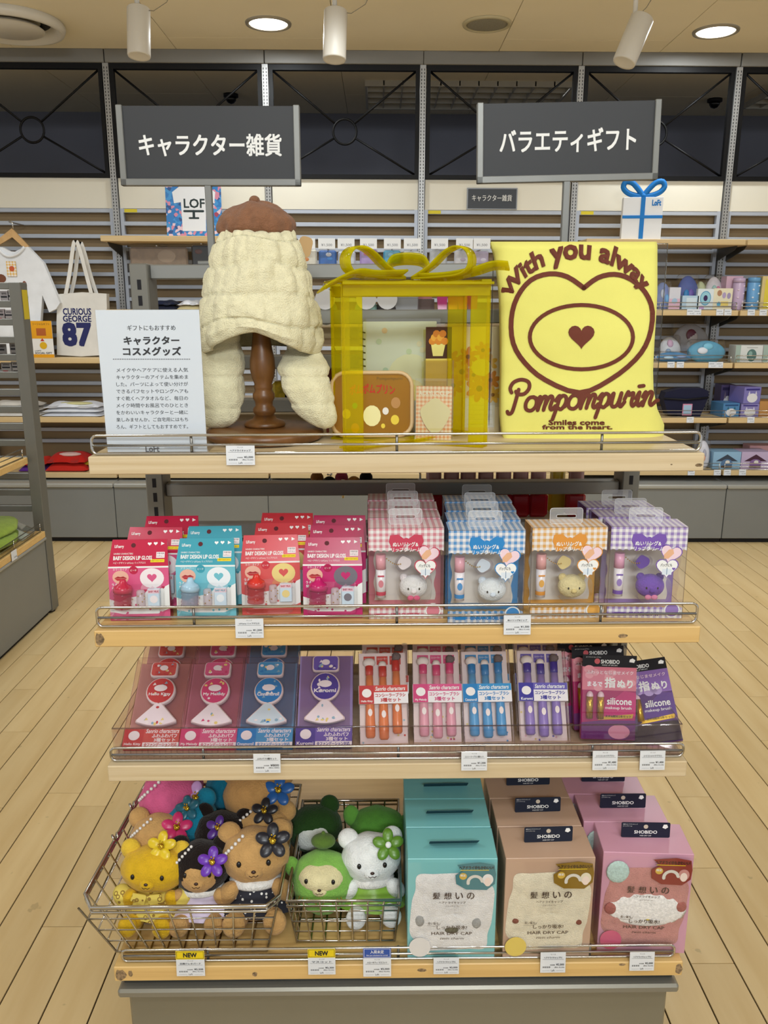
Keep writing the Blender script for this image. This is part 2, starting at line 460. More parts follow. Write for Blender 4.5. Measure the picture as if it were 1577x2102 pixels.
for k in range(46):
    x = X0+k*PW
    off = known.get(k, 1.1+((k*0.307*7) % PL))
    ystart = off-PL*math.ceil((off-0.75)/PL)
    y = ystart
    while y < 4.72:
        o = pl0 if first else pl0.copy()
        if not first: COL.objects.link(o)
        first = False
        o.location = (x, y, 0); y += PL
# flooring around the planks that the picture shows
rest = MB()
rest.box(-5, X0, -2.5, 5.2, -0.004, 0.0, PLANK); rest.box(X0+46*PW, 6, -2.5, 5.2, -0.004, 0.0, PLANK); rest.box(X0, X0+46*PW, -2.5, -0.2, -0.004, 0.0, PLANK)
o = rest.build('floor_boards', floor, kind='stuff')

CEILMAT = M('#f4e8cb', 0.85, 0, 0.03, 1.5, 0.15, 60)
ceiling = MB().box(-5, 6, -2.5, 6.72, CEIL+0.008, CEIL+0.06, M('#6b6656', 0.9)).build('ceiling', kind='structure')
ceiling['label'] = 'cream ceiling of large flat panels'
xs = PZ(330, 60, CEIL).x
mb = MB(); mb.rbox(0.0015, 0.9085, 0.0015, 1.8185, CEIL, CEIL+0.012, 0.001, CEILMAT); cp = mb.build('ceiling_panel', ceiling)
for i in range(-4, 6):
    for j in range(-1, 5):
        o = cp if (i, j) == (-4, -1) else cp.copy()
        if o is not cp: COL.objects.link(o)
        o.location = (xs+i*0.91, -0.55+j*1.82-(0.6 if i % 2 else 0), 0)

# back wall
WY = 5.15
POSTS = [-2.45, -1.546, -0.643, 0.258, 1.161, 2.066, 2.97]
BACK = M('#9c8462', 0.8, 0, 0.05, 3)
wall = MB().box(-5, 6, WY+0.05, WY+0.09, 0, 2.09, BACK).build('wall_back', kind='structure')
wall['label'] = 'back wall of slatted shop panels'
CREAM = M('#ebe6d6', 0.55, 0, 0.02, 3)
SLATM = M('#b6bdca', 0.4, 0.1, 0.03, 8)
POSTM = M('#a9a9a8', 0.38, 0.5, 0.03, 10)
mb = MB().box(0.022, 0.881, WY-0.004, WY+0.02, 1.925, 2.092, CREAM); c0 = mb.build('cream_panel', wall)
mb = MB().rbox(0.035, 0.868, WY-0.002, WY+0.03, -0.0115, 0.0115, 0.002, SLATM); s0 = mb.build('slat', wall)
mb = MB().box(0.02, 0.04, WY-0.004, WY+0.03, 0.3, 1.925, SLATM).box(0.862, 0.882, WY-0.004, WY+0.03, 0.3, 1.925, SLATM); f0 = mb.build('slat_frame', wall)
for i, x in enumerate(POSTS[:-1]+[-3.353, -4.256]):
    for src in (c0, f0):
        o = src if i == 0 else src.copy()
        if i: COL.objects.link(o)
        o.location.x = x
    for k in range(20):
        o = s0 if (i == 0 and k == 0) else s0.copy()
        if o is not s0: COL.objects.link(o)
        o.location = (x, 0, 1.913-k*0.0725)
mb = MB().box(-0.017, 0.017, WY-0.022, WY+0.03, 0.3, 2.70, POSTM); p0 = mb.build('slotted_post', wall)
mb = MB()
for k in range(126):
    for s in (-1, 1): mb.box(s*0.0085-0.0022, s*0.0085+0.0022, WY-0.0224, WY-0.0215, 0.42+k*0.018, 0.431+k*0.018, BLACK)
sl0 = mb.build('slots', p0)
for i, x in enumerate(POSTS+[-3.353, -4.256]):
    if i == 0: p0.location.x = x; continue
    o = p0.copy(); COL.objects.link(o); o.location.x = x
    c = sl0.copy(); COL.objects.link(c); c.parent = o
mb = None
for i_, x_ in enumerate((-1.50, 0.30, 1.21)):
    MB().box(x_, x_+0.075, WY-0.0035, WY-0.0025, 1.903, 1.922, PAPER('#e2cf3a')).build('yellow_label', wall)
CORN = M('#7f7d78', 0.5, 0.1, 0.03, 4)
mb = MB().rbox(0.002, 0.901, WY-0.035, WY+0.05, 2.70, CEIL, 0.003, CORN); t0 = mb.build('trim_1', kind='structure')
t0['label'] = 'grey metal cornice strip under the ceiling'
for i, x in enumerate(POSTS[:-1]):
    if i == 0: t0.location.x = x; continue
    o = t0.copy(); COL.objects.link(o); o.location.x = x; o.name = 'trim_%d' % (i+1)
# black lattice frames over the panels
LBLK = M('#070709', 0.5, 0.0, spec=0.25)
def lattice(x, n):
    t = thing('lattice_frame', n, 'lattice frame', (x+0.4515, WY, 2.095))
    w, h = 0.43, 0.605
    mb = MB(LBL := None) if False else MB()
    mb.box(-w, w, -0.02, 0.01, h-0.03, h, LBLK).box(-w, w, -0.02, 0.01, 0, 0.022, LBLK)
    mb.box(-w, -w+0.022, -0.02, 0.01, 0.022, h-0.03, LBLK).box(w-0.022, w, -0.02, 0.01, 0.022, h-0.03, LBLK)
    mb.build('outer_frame', t)
    cz = 0.255; r = 0.068
    mb = MB().tube([(r*math.cos(a), -0.005, cz+r*math.sin(a)) for a in (2*PI*i/28 for i in range(28))], 0.007, 6, True, LBLK); mb.build('ring', t)
    for sx in (-1, 1):
        for zc in (0.024, h-0.032):
            d = Vector((sx*(w-0.022), 0, zc-cz)); e = Vector((0, -0.005, cz))+d.normalized()*r
            MB().cyl(e, (sx*(w-0.022), -0.005, zc), 0.0062, n=8, m=LBLK).build('brace', t)
    return t
names = ['black metal lattice frame with a ring, leftmost and cut off by the picture edge', 'black metal lattice frame behind the left hanging sign',
         'black metal lattice frame in the middle between the two big signs', 'black metal lattice frame right of the middle, beside the right big sign',
         'black metal lattice frame behind the right end of the right big sign', 'black metal lattice frame at the right picture edge']
for i, x in enumerate(POSTS[:-1]): lattice(x, names[i])
# unlit room behind the lattice
BULK = M('#6c6d78', 0.7, 0, 0.03, 2)
w2 = MB().box(-5, 6, 6.70, 6.74, 2.0, CEIL+0.05, BULK).build('wall_far', kind='structure'); w2['label'] = 'dark grey wall of the unlit room beyond the lattice'
MB().box(-5, 6, WY+0.05, 6.72, 2.03, 2.089, M('#33333a', 0.8)).build('trim_8', kind='structure')
VANE = M('#bdb9ae', 0.5)
def louvre(x0, x1, y0, y1, lab):
    t = thing('louvre_light', lab, 'ceiling light', ((x0+x1)/2, (y0+y1)/2, CEIL))
    w, d = (x1-x0)/2, (y1-y0)/2
    MB().box(-w, w, -d, -d+0.015, -0.035, 0, VANE).box(-w, w, d-0.015, d, -0.035, 0, VANE).box(-w, -w+0.015, -d, d, -0.035, 0, VANE).box(w-0.015, w, -d, d, -0.035, 0, VANE).build('frame', t)
    nx = max(2, round(2*w/0.12))
    for i in range(1, nx): MB().box(-w+2*w*i/nx-0.004, -w+2*w*i/nx+0.004, -d+0.015, d-0.015, -0.03, -0.002, VANE).build('vane', t)
    for i in range(1, 4): MB().box(-w+0.015, w-0.015, -d+2*d*i/4-0.004, -d+2*d*i/4+0.004, -0.03, -0.002, VANE).build('vane', t)
a = PZ(752, 213, CEIL); b = PZ(1150, 167, CEIL)
louvre(a.x, b.x*0.99+0.1, a.y, a.y-(a.y-b.y)*0.98 if b.y < a.y else b.y, 'white louvred light panel in the dark ceiling behind the middle lattice')
a = PZ(1525, 213, CEIL)
louvre(a.x, a.x+1.2, min(a.y, PZ(1540, 170, CEIL).y), max(a.y, PZ(1540, 170, CEIL).y), 'white louvred light panel behind the lattice at the right picture edge')
for (px, py, lab) in ((1468, 203, 'black dome camera on the dark ceiling behind the right lattice'), (474, 193, 'black dome camera on the dark ceiling behind the left sign')):
    p = PZ(px, py, CEIL); t = thing('dome_camera', lab, 'camera', (p.x, p.y, CEIL))
    MB().lathe([(0.05, -0.02), (0.05, 0)], 16, m=BLACK).build('mount', t)
    MB().lathe([(0.004, -0.062), (0.022, -0.055), (0.034, -0.04), (0.038, -0.02)], 16, m=GLOSSY('#0c0c0e')).build('dome', t)

# wall base cabinets
CAB = M('#828585', 0.42, 0.25, 0.04, 2.5)
CABTOP = M('#a9aaa6', 0.35, 0.4)
def base_cabinet(x, lab):
    t = thing('base_cabinet', lab, 'cabinet', (x+0.4515, 4.92, 0), group='grey base cabinets along the back wall')
    MB().rbox(-0.4505, 0.4505, -0.22, 0.22, 0.028, 0.332, 0.003, CAB).build('body', t)
    MB().box(-0.4505, 0.4505, -0.20, 0.2, 0, 0.028, BLACK).build('kickboard', t)
    MB().rbox(-0.4505, 0.4505, -0.232, 0.2, 0.332, 0.358, 0.006, CABTOP).build('top_lip', t)
bl = ['grey base cabinet at the left picture edge under the folded clothes', 'grey base cabinet behind the left leg of the display', 'grey base cabinet behind the middle of the display, left one',
      'grey base cabinet behind the middle of the display, right one', 'grey base cabinet right of the display under the pale blue boxes', 'grey base cabinet at the right picture edge']
for i, x in enumerate(POSTS[:-1]): base_cabinet(x, bl[i])

# ceiling fittings
WPLA = M('#ded8cc', 0.4, 0, 0.02, 5)
p = PZ(18, 42, CEIL)
t = thing('air_diffuser', 'large round white air diffuser on the ceiling at the top left corner', 'air diffuser', (p.x, p.y, CEIL))
MB().lathe([(0.27, -0.035), (0.272, -0.012), (0.26, 0)], 40, m=WPLA).build('rim', t) if False else None
def ring_lathe(prof, n, m):
    mb = MB(); k = len(prof); vs = []; fs = []
    for r, z in prof: vs += [(r*math.cos(2*PI*j/n), r*math.sin(2*PI*j/n), z) for j in range(n)]
    for i in range(k-1):
        for j in range(n): fs.append((i*n+j, i*n+(j+1) % n, (i+1)*n+(j+1) % n, (i+1)*n+j))
    return mb.raw(vs, fs, m, True)
ring_lathe([(0.26, 0), (0.272, -0.02), (0.262, -0.045), (0.245, -0.048), (0.215, -0.02), (0.20, 0.0)], 44, WPLA).build('rim', t)
ring_lathe([(0.2, -0.001), (0.16, -0.012), (0.15, -0.001)], 44, M('#2a2724', 0.8)).build('air_slot', t)
MB().lathe([(0.165, -0.045), (0.17, -0.04), (0.15, -0.025)], 44, m=WPLA).build('centre_disc', t)
LIT = M('#fff6e4', 0.5, emit=5.0)
for px, py, lab in ((551, 47, 'round lit downlight in the ceiling between the two left spotlights'), (1470, 63, 'round lit downlight in the ceiling beside the tilted spotlight')):
    p = PZ(px, py, CEIL); t = thing('downlight', lab, 'ceiling light', (p.x, p.y, CEIL), group='recessed downlights')
    ring_lathe([(0.118, -0.001), (0.116, -0.009), (0.1, -0.01), (0.096, 0.0)], 36, M('#a59d8c', 0.4, 0.3)).build('trim_ring', t)
    MB().lathe([(0.094, -0.008), (0.098, -0.004), (0.098, -0.001)], 36, m=LIT).build('lens', t)
p = PZ(1000, 48, CEIL); t = thing('ceiling_speaker', 'round ceiling speaker with grey mesh grille near the middle', 'speaker', (p.x, p.y, CEIL))
ring_lathe([(0.125, -0.001), (0.123, -0.01), (0.108, -0.012), (0.104, -0.004)], 36, M('#c2b794', 0.5)).build('rim', t)
MB().lathe([(0.09, -0.009), (0.106, -0.006), (0.106, -0.002)], 36, m=M('#8f8a7a', 0.7, 0, 0.2, 300)).build('grille', t)
def spotlight(px, py, Y, lean, lab, wire):
    c = PY(px, py, Y)
    t = thing('track_spotlight', lab, 'spotlight', (c.x, c.y, CEIL), group='white track spotlights')
    dz = c.z-CEIL
    MB().rbox(-0.26, 0.02, -0.022, 0.022, -0.045, -0.001, 0.004, WPLA).build('track_adapter', t)
    top = Vector((0, 0, -0.045)); head = Vector((0, 0, dz+0.09))
    MB().cyl(top, head, 0.010, n=10, m=WPLA).ell((0, 0, -0.06), (0.02, 0.02, 0.02), WPLA, 12, 8).build('stem', t)
    mb = MB(Matrix.Translation((0, 0, dz)) @ Euler((R(-8), R(lean), 0)).to_matrix().to_4x4())
    mb.lathe([(0.04, -0.098), (0.048, -0.1), (0.05, -0.094), (0.05, 0.096), (0.047, 0.1), (0.043, 0.1), (0.042, 0.085), (0.0405, 0.08)], 28, m=WPLA)
    mb.build('lamp_head', t)
    w = [(0.02, 0, dz+0.09), (0.07, 0, dz+0.085), (0.13, 0, dz+0.12), (0.155, 0, dz+0.17), (0.17, 0, -0.002)] if wire else [(0.02, 0, dz+0.1), (0.05, 0.01, dz+0.13), (0.08, 0, dz+0.18), (0.1, 0, -0.002)]
    MB().tube(w, 0.0016, 5, m=M('#8a8374', 0.5, 0.5)).build('safety_wire', t)
spotlight(285, 67, 4.0, 1, 'white track spotlight at the top left beside the round air diffuser', True)
spotlight(688, 73, 3.9, 2, 'white track spotlight above the left sign, right of the lit downlight', True)
spotlight(1300, 83, 3.9, 22, 'tilted white track spotlight above the right sign', False)
p = PY(1562, 6, 3.9)
t = thing('track_adapter_box', 'white track adapter box on the ceiling at the top right corner', 'spotlight', (p.x, p.y, CEIL))
MB().rbox(-0.05, 0.25, -0.022, 0.022, -0.05, -0.001, 0.004, WPLA).build('housing', t)
MB().cyl((0.1, 0, -0.05), (0.1, 0, -0.08), 0.01, n=10, m=WPLA).build('stem', t)

# ================================================================== the display unit
UXC = 0.033; UL, UR_ = UXC-0.45, UXC+0.45
FY = 1.53                                   # plane of the upright frame
MAPLE = wood('#d9c49f', '#c4a97c', (1.0, 30, 60), 0.45, 0.7)
HONEY = wood('#e0ba78', '#c79b5a', (0.8, 12, 30), 0.4, 0.55)
WORN = M('#8d7454', 0.9, 0, 0.6, 220, 0.6, 300)
UPM = M('#7c7a72', 0.42, 0.3, 0.05, 8)
BARM = M('#8e8e8a', 0.38, 0.35, 0.04, 6)
un = thing('display_gondola', 'grey metal shop display stand with slotted uprights in the middle', 'display stand', (UXC, 1.3, 0), unit=True)
RU = Matrix.Translation((-UXC, -1.3, 0))
for s in (-1, 1):
    x = UXC+s*0.447
    up_ = MB(RU).rbox(x-0.016, x+0.016, FY-0.03, FY+0.03, 0.30, 1.452, 0.002, UPM).build('upright', un)
    mb = MB(RU)
    for k in range(38): mb.box(x-0.0035, x+0.0035, FY-0.0306, FY-0.0298, 0.39+k*0.0275, 0.407+k*0.0275, BLACK)
    mb.build('slots', up_)
for k in range(13):
    z = 1.438-k*0.0795
    MB(RU).rbox(UXC-0.431, UXC+0.431, FY-0.014, FY+0.014, z-0.0125, z+0.0125, 0.002, BARM).build('crossbar', un)
BASEM = M('#847e6c', 0.42, 0.2, 0.04, 3)
MB(RU).rbox(UXC-0.437, UXC+0.437, 1.094, 1.965, 0.03, 0.312, 0.004, BASEM).build('base_cabinet', un)
MB(RU).box(UXC-0.43, UXC+0.43, 1.12, 1.94, 0.0, 0.03, BLACK).build('kickboard', un)
MB(RU).rbox(UXC-0.447, UXC+0.447, 1.073, 1.985, 0.312, 0.328, 0.004, M('#8f8d84', 0.3, 0.5)).box(UXC-0.44, UXC+0.44, 1.09, 1.97, 0.328, 0.343, DARKMETAL).build('base_lip', un)

def guard_rail(t, L, y, z0, z1, x0, x1, struts):
    r = 0.0021; zc = (z0+z1)/2
    MBx = MB(Matrix.Translation(-Vector(L)))
    c = 0.008
    pts = [(p[0], y, p[1]) for p in rrect(x0, x1, z0+r, z1, c, 5)]
    MBx.tube(pts, r, 8, True, CHROME); MBx.cyl((x0, y, zc), (x1, y, zc), r*0.95, n=8, m=CHROME)
    for x in struts: MBx.cyl((x, y+0.003, z0), (x, y+0.003, z1), r, n=8, m=M('#8a8883', 0.3, 0.9))
    MBx.build('guard_rail', t)
def shelf(name, lab, y0, y1, ztop, thick, mat, rail, brackets=True, worn=False):
    L = (UXC, (y0+y1)/2, ztop-thick)
    t = thing(name, lab, 'shelf', L, unit=True)
    Rm = Matrix.Translation(-Vector(L))
    b = MB(Rm).rbox(UL, UR_, y0, y1, ztop-thick, ztop, 0.0015, mat).build('board', t)
    if worn:
        for x0, x1, za, zb in worn:
            mb = MB(Rm)
            rr = random.Random(int(x0*1000)); n = 12
            mb.flat([((x0+x1)/2+(x1-x0)/2*math.cos(2*PI*i/n)*rr.uniform(0.75, 1.05), (za+zb)/2+(zb-za)/2*math.sin(2*PI*i/n)*rr.uniform(0.7, 1.05)) for i in range(n)], y0-0.0002, WORN)
            mb.build('worn_patch', b)
    if brackets:
        for s in (-1, 1):
            x = UXC+s*0.415
            MB(Matrix.Translation(-Vector(L)) @ Matrix.Translation((x, 0, 0))).raw(
                [(a, yy, zz) for a in (-0.0015, 0.0015) for yy, zz in ((y0+0.055, ztop-thick), (y0+0.07, ztop-thick-0.013), (FY-0.03, ztop-thick-0.05), (FY-0.03, ztop-thick))],
                [(0, 1, 2, 3), (7, 6, 5, 4), (0, 4, 5, 1), (1, 5, 6, 2), (2, 6, 7, 3), (3, 7, 4, 0)], UPM).build('bracket', t)
    if rail: guard_rail(t, L, *rail)
    return t
z = lambda py, Y: UY(800, py, Y).z
xx = lambda px, py, Y: UY(px, py, Y).x
shelf('display_shelf', 'pale maple top shelf holding the yellow shirt and hat stand', 1.176, 1.50, 1.1675, 0.0268, MAPLE,
      (1.186, 1.1675, z(891, 1.186), UL+0.004, UR_-0.004, [xx(392, 910, 1.186), xx(815, 910, 1.186), xx(1237, 905, 1.186)]),
      worn=[(UR_-0.014, UR_-0.001, 1.147, 1.153), (UR_-0.05, UR_-0.046, 1.150, 1.152)])
shelf('display_shelf', 'honey brown second shelf under the lip gloss packs', 1.132, 1.50, 0.9145, 0.0258, HONEY,
      (1.144, 0.9145, z(1243, 1.144), UL+0.003, UR_-0.003, [xx(397, 1265, 1.144), xx(815, 1262, 1.144), xx(1235, 1258, 1.144)]),
      worn=[(UL, UL+0.015, 0.890, 0.913), (UXC+0.005, UXC+0.014, 0.8889, 0.892), (0.36, 0.375, 0.897, 0.905)])
shelf('display_shelf', 'pale maple third shelf carrying the clear acrylic tray', 1.133, 1.50, 0.690, 0.0270, MAPLE,
      (1.146, 0.690, z(1531, 1.146), UL+0.003, UR_-0.003, [xx(417, 1555, 1.146), xx(818, 1555, 1.146), xx(1217, 1545, 1.146)]))
shelf('display_shelf', 'worn honey brown bottom shelf under the wire baskets and hair cap boxes', 1.076, 1.95, 0.3705, 0.0270, HONEY,
      (1.086, 0.3705, z(1945, 1.086), UL+0.012, UR_-0.012, [xx(427, 1975, 1.086), xx(818, 1970, 1.086), xx(1212, 1958, 1.086)]), brackets=False,
      worn=[(UL, UL+0.02, 0.344, 0.368), (UL+0.022, UL+0.03, 0.352, 0.365), (-0.31, -0.295, 0.352, 0.362), (-0.20, -0.19, 0.35, 0.36), (0.06, 0.078, 0.356, 0.363), (UR_-0.012, UR_, 0.345, 0.369), (0.38, 0.392, 0.364, 0.369)])
# shelves on the far side of the stand
t = thing('display_shelf', 'maple shelf on the far side of the stand under red bottles', 'shelf', (0.25, 1.70, 0.93), unit=True)
MB().rbox(-0.22, 0.22, -0.13, 0.13, 0, 0.026, 0.0015, MAPLE).build('board', t)
for s in (-1, 1): MB().rbox(s*0.2-0.002, s*0.2+0.002, -0.14, 0.12, -0.03, 0, 0.0005, UPM).build('bracket', t)

# signs on posts
SIGNFR = M('#83837f', 0.4, 0.3, 0.06, 12)
SIGNBD = M('#2d2e31', 0.55, 0, 0.06, 3)
def big_sign(lab, px, base_y, TL, TR, BL, txt, tx, rz, roll):
    a, b, c = UY(*TL, FY), UY(*TR, FY), UY(*BL, FY)
    w = (b-a).length; h = abs(a.z-c.z); cx = (a.x+b.x)/2
    post = UY(px, base_y, FY)
    L = (cx, FY, 1.4505)
    t = thing('sign_stand', lab, 'sign', L, unit=True)
    zb = c.z-1.4505+(b.z-a.z)/2
    Ms = Matrix.Translation((0, 0, zb)) @ Euler((0, roll, rz)).to_matrix().to_4x4()
    px_ = post.x-cx
    MB().rbox(px_-0.0058, px_+0.0058, -0.006, 0.006, 0.006, zb+0.004, 0.001, SIGNFR).build('post', t)
    MB().rbox(px_-0.024, px_+0.024, -0.013, 0.013, 0.0, 0.006, 0.001, SIGNFR).build('foot', t)
    MB(Ms).rbox(-w/2+0.006, w/2-0.006, -0.003, 0.003, 0.006, h-0.001, 0.0005, SIGNBD).build('panel', t)
    mb = MB(Ms)
    mb.rbox(-w/2, w/2, -0.007, 0.007, 0, 0.0115, 0.001, SIGNFR).rbox(-w/2, -w/2+0.0105, -0.007, 0.007, 0, h, 0.001, SIGNFR).rbox(w/2-0.0105, w/2, -0.007, 0.007, 0, h, 0.001, SIGNFR)
    mb.build('frame', t)
    MB(Ms).text(txt, -w/2+tx[0]*w, -w/2+tx[1]*w, h*(1-tx[3]), h*(1-tx[2]), -0.0036, WHITE, bold=0.022).build('lettering', t)
    return t
big_sign('left of the two big dark sign boards reading キャラクター雑貨', 432, 460, (237, 214), (614, 219), (245, 380), 'キャラクター雑貨', (0.114, 0.897, 0.355, 0.625), R(-0.5), R(0.35))
big_sign('right of the two big dark sign boards reading バラエティギフト', 1160, 440, (982, 214), (1361, 203), (979, 379), 'バラエティギフト', (0.125, 0.870, 0.335, 0.625), R(1.0), R(-1.1))

# notice card in a clear holder
Y = 1.205
L = UZ(312, 931, 1.168); L = Vector((L.x, Y, 1.168))
t = thing('notice_card', 'white upright notice card with Japanese text on the left of the top shelf', 'notice', L, unit=True)
q = lambda px, py: UY(px, py, Y)
x0, x1, zt = q(208, 780).x, q(417, 780).x, q(312, 636).z
Rm = Matrix.Translation(-L)
MB(Rm).rbox(x0, x1, Y, Y+0.0012, 1.169, zt, 0.0003, M('#dfe6ee', 0.55)).build('card', t)
MB(Rm).rbox(x0-0.001, x1+0.0012, Y-0.0016, Y-0.0004, 1.168, zt+0.001, 0.0003, clear(gloss=0.25)).box(x0-0.001, x1+0.0012, Y-0.0004, Y+0.05, 1.168, 1.1692, CLEAR).build('clear_holder', t)
mb = MB(Rm); yy = Y-0.0002
def ptext(s, xa, xb, ya, yb, bold=0.0, m=INK, **k):
    a = q(xa/3.154, 380+yb/3.154); b = q(xb/3.154, 380+ya/3.154); mb.text(s, a.x, b.x, a.z, b.z, yy, m, bold, **k)
ptext('ギフトにもおすすめ', 825, 1135, 905, 942, 0.012)
ptext('キャラクター', 805, 1158, 980, 1034, 0.035)
ptext('コスメグッズ', 800, 1170, 1048, 1104, 0.035)
for i in range(44):
    p = q((735+493*i/43)/3.154, 380+1127/3.154); mb.disc(p.x, p.z, 0.0008, 0.0008, yy, INK, 6)
for i, s in enumerate(('メイクやヘアケアに使える人気', 'キャラクターのアイテムを集めま', 'した。パーツによって使い分けが', 'できるパフセットやロングヘアも', 'すぐ乾くヘアタオルなど、毎日の',
                       'メイク時間やお風呂でのひととき', 'をかわいいキャラクターと一緒に', '楽しみませんか。ご自宅用にはもち', 'ろん、ギフトとしてもおすすめです。')):
    ptext(s, 755, 1217, 1182+i*45.8, 1212+i*45.8, 0.006)
a, b = q(690/3.154, 380+1702/3.154), q(905/3.154, 380+1699/3.154); mb.rect(a.x, b.x, a.z, b.z, yy, INK)
a, b = q(1065/3.154, 380+1702/3.154), q(1282/3.154, 380+1699/3.154); mb.rect(a.x, b.x, a.z, b.z, yy, INK)
ptext('LoFt', 945, 1030, 1686, 1728, 0.03, M('#6f7076', 0.6))
mb.build('printed_text', t)

# price tags hanging on the guard rails
TAGW = M('#e9ebee', 0.5)
def price_tag(lab, x0, x1, y0, y1, Y, name, price, taxed, head=None, maker='サンリオ'):
    a, b = UY(x0, y1, Y), UY(x1, y0, Y)
    w, h = b.x-a.x, b.z-a.z
    L = ((a.x+b.x)/2, Y, a.z)
    t = thing('price_tag', lab, 'price tag', L, (R(-5), 0, 0), group='price tags on the guard rails', unit=True)
    MB().rbox(-w/2, w/2, 0, 0.0008, 0, h, 0.0002, TAGW).build('card', t)
    MB().box(-w/2-0.0008, w/2+0.0008, -0.0012, -0.0006, -0.0008, h+0.002, clear(gloss=0.2)).build('sleeve', t)
    mb = MB(); y = -0.0003; hh = h
    if head:
        hb = h*0.34; hh = h-hb
        bg, fg, s1, s2 = head
        mb.rect(-w/2, w/2, hh, h, y*0.6, bg); mb.band([(-w/2+0.0015, hh+0.0015), (w/2-0.0015, hh+0.0015), (w/2-0.0015, h-0.0015), (-w/2+0.0015, h-0.0015)], 0.0005, y*1.2, fg, True, 4)
        if s2:
            mb.text(s1, -w*0.24, w*0.24, hh+hb*0.45, h-hb*0.2, y*1.3, fg, 0.02); mb.text(s2, -w*0.38, w*0.38, hh+hb*0.17, hh+hb*0.34, y*1.3, fg, 0.01)
        else: mb.text(s1, -w*0.23, w*0.23, hh+hb*0.28, h-hb*0.26, y*1.3, fg, 0.04)
    mb.text(maker, -w*0.1, w*0.1, hh*0.88, hh*0.94, y, INK)
    mb.text(name, -w*0.36, w*0.36, hh*0.70, hh*0.80, y, INK, 0.02); mb.rect(-w*0.42, w*0.42, hh*0.66, hh*0.67, y, INK)
    mb.text('本体価格', -w*0.12, w*0.08, hh*0.36, hh*0.42, y, INK, 0.01)
    mb.text('¥'+price, w*0.13, w*0.44, hh*0.35, hh*0.46, y, INK, 0.02); mb.text('(税込 ¥'+taxed+')', w*0.06, w*0.45, hh*0.23, hh*0.31, y, INK, 0.01)
    for i in range(11): mb.rect(-w*0.40+i*w*0.028, -w*0.40+i*w*0.028+w*(0.010 if i % 3 else 0.018), hh*0.24, hh*0.32, y, INK)
    mb.text('LoFt', -w*0.07, w*0.07, hh*0.07, hh*0.16, y, INK, 0.01); mb.rect(-w*0.42, -w*0.12, hh*0.1, hh*0.107, y, INK); mb.rect(w*0.12, w*0.42, hh*0.1, hh*0.107, y, INK)
    mb.build('print', t)
YEL = PAPER('#f2d321'); BLU = PAPER('#1d4da6')
price_tag('price tag for 2,000 yen alone on the top shelf rail', 465, 522, 915, 955, 1.171, 'ヘアドライキャップ', '2,000', '2,200')
price_tag('price tag under the lip gloss packs on the second rail', 484, 540, 1271, 1310, 1.127, "Lil'Carry リップグロス", '1,200', '1,320')
price_tag('price tag under the checked ring boxes on the second rail', 1034, 1091, 1264, 1303, 1.127, 'ぬいリング&リップ', '1,300', '1,430')
price_tag('price tag under the puff sets on the tray rail', 521, 575, 1549, 1587, 1.128, 'ふわパフ3種セット', '800', '880')
price_tag('price tag under the blue brush set on the tray rail', 947, 1001, 1545, 1582, 1.128, 'コンシーラーブラシ3種セット', '1,200', '1,320')
price_tag('left of the two price tags under the silicone brush packs', 1216, 1270, 1543, 1581, 1.128, 'シリコンメイクブラシ', '1,400', '1,540')
price_tag('rightmost price tag on the tray rail', 1313, 1368, 1543, 1581, 1.128, 'シリコンメイクブラシ', '1,400', '1,540')
price_tag('yellow headed NEW price tag under the large wire basket', 363, 418, 1955, 2004, 1.071, '日焼けレオパード', '2,500', '2,750', (YEL, INK, 'NEW', None))
price_tag('yellow headed NEW price tag under the small wire basket', 633, 688, 1951, 2001, 1.071, 'マスコット', '2,300', '2,530', (YEL, INK, 'NEW', None))
price_tag('blue headed price tag reading 入荷未定 on the bottom rail', 746, 803, 1950, 2005, 1.071, 'ハローキティ マスコット', '2,000', '2,200', (BLU, WHITE, '入荷未定', 'Not yet scheduled for arrival'))
price_tag('price tag under the teal hair cap box', 890, 943, 1968, 2000, 1.071, 'ヘアドライキャップTC', '2,000', '2,200')
price_tag('price tag under the beige hair cap box', 1109, 1163, 1958, 1997, 1.071, 'ヘアドライキャップTC', '2,000', '2,200')
price_tag('price tag under the pink hair cap box', 1292, 1346, 1957, 1993, 1.071, 'ヘアドライキャップTC', '2,000', '2,200')

# clear acrylic tray on the third shelf
L = (UXC, 1.30, 0.6905)
t = thing('acrylic_tray', 'long clear acrylic tray on the third shelf', 'tray', L, unit=True)
ACR = clear('#fbf9fa', 0.22, 0.05)
Rm = Matrix.Translation(-Vector(L)); ta, tb, tf, tk, tz = -0.410, 0.476, 1.150, 1.455, 0.745
MB(Rm).box(ta, tb, tf, tk, 0.6906, 0.6935, ACR).build('bottom', t)
MB(Rm).box(ta, tb, tf-0.0028, tf, 0.6906, tz, ACR).build('front_wall', t)
MB(Rm).box(ta, ta+0.0028, tf, tk, 0.6935, tz, ACR).build('side_wall', t); MB(Rm).box(tb-0.0028, tb, tf, tk, 0.6935, tz, ACR).build('side_wall', t)
mb = MB(Rm); EDGE = clear('#d8cfd0', 0.9, 0.1)
mb.tube([(ta, tk, tz), (ta, tf, tz), (tb, tf, tz), (tb, tk, tz)], 0.0012, 5, m=EDGE)
mb.build('edge', t)
mb = MB(Rm)
for i in range(96): mb.box(ta+0.006+i*0.0091, ta+0.0072+i*0.0091, tf+0.001, tf+0.004, 0.694, 0.712, clear('#ffffff', 0.9, 0.15))
mb.build('ribs', t, kind='stuff')

# ================================================================== goods on the top shelf
TOPZ = 1.1678
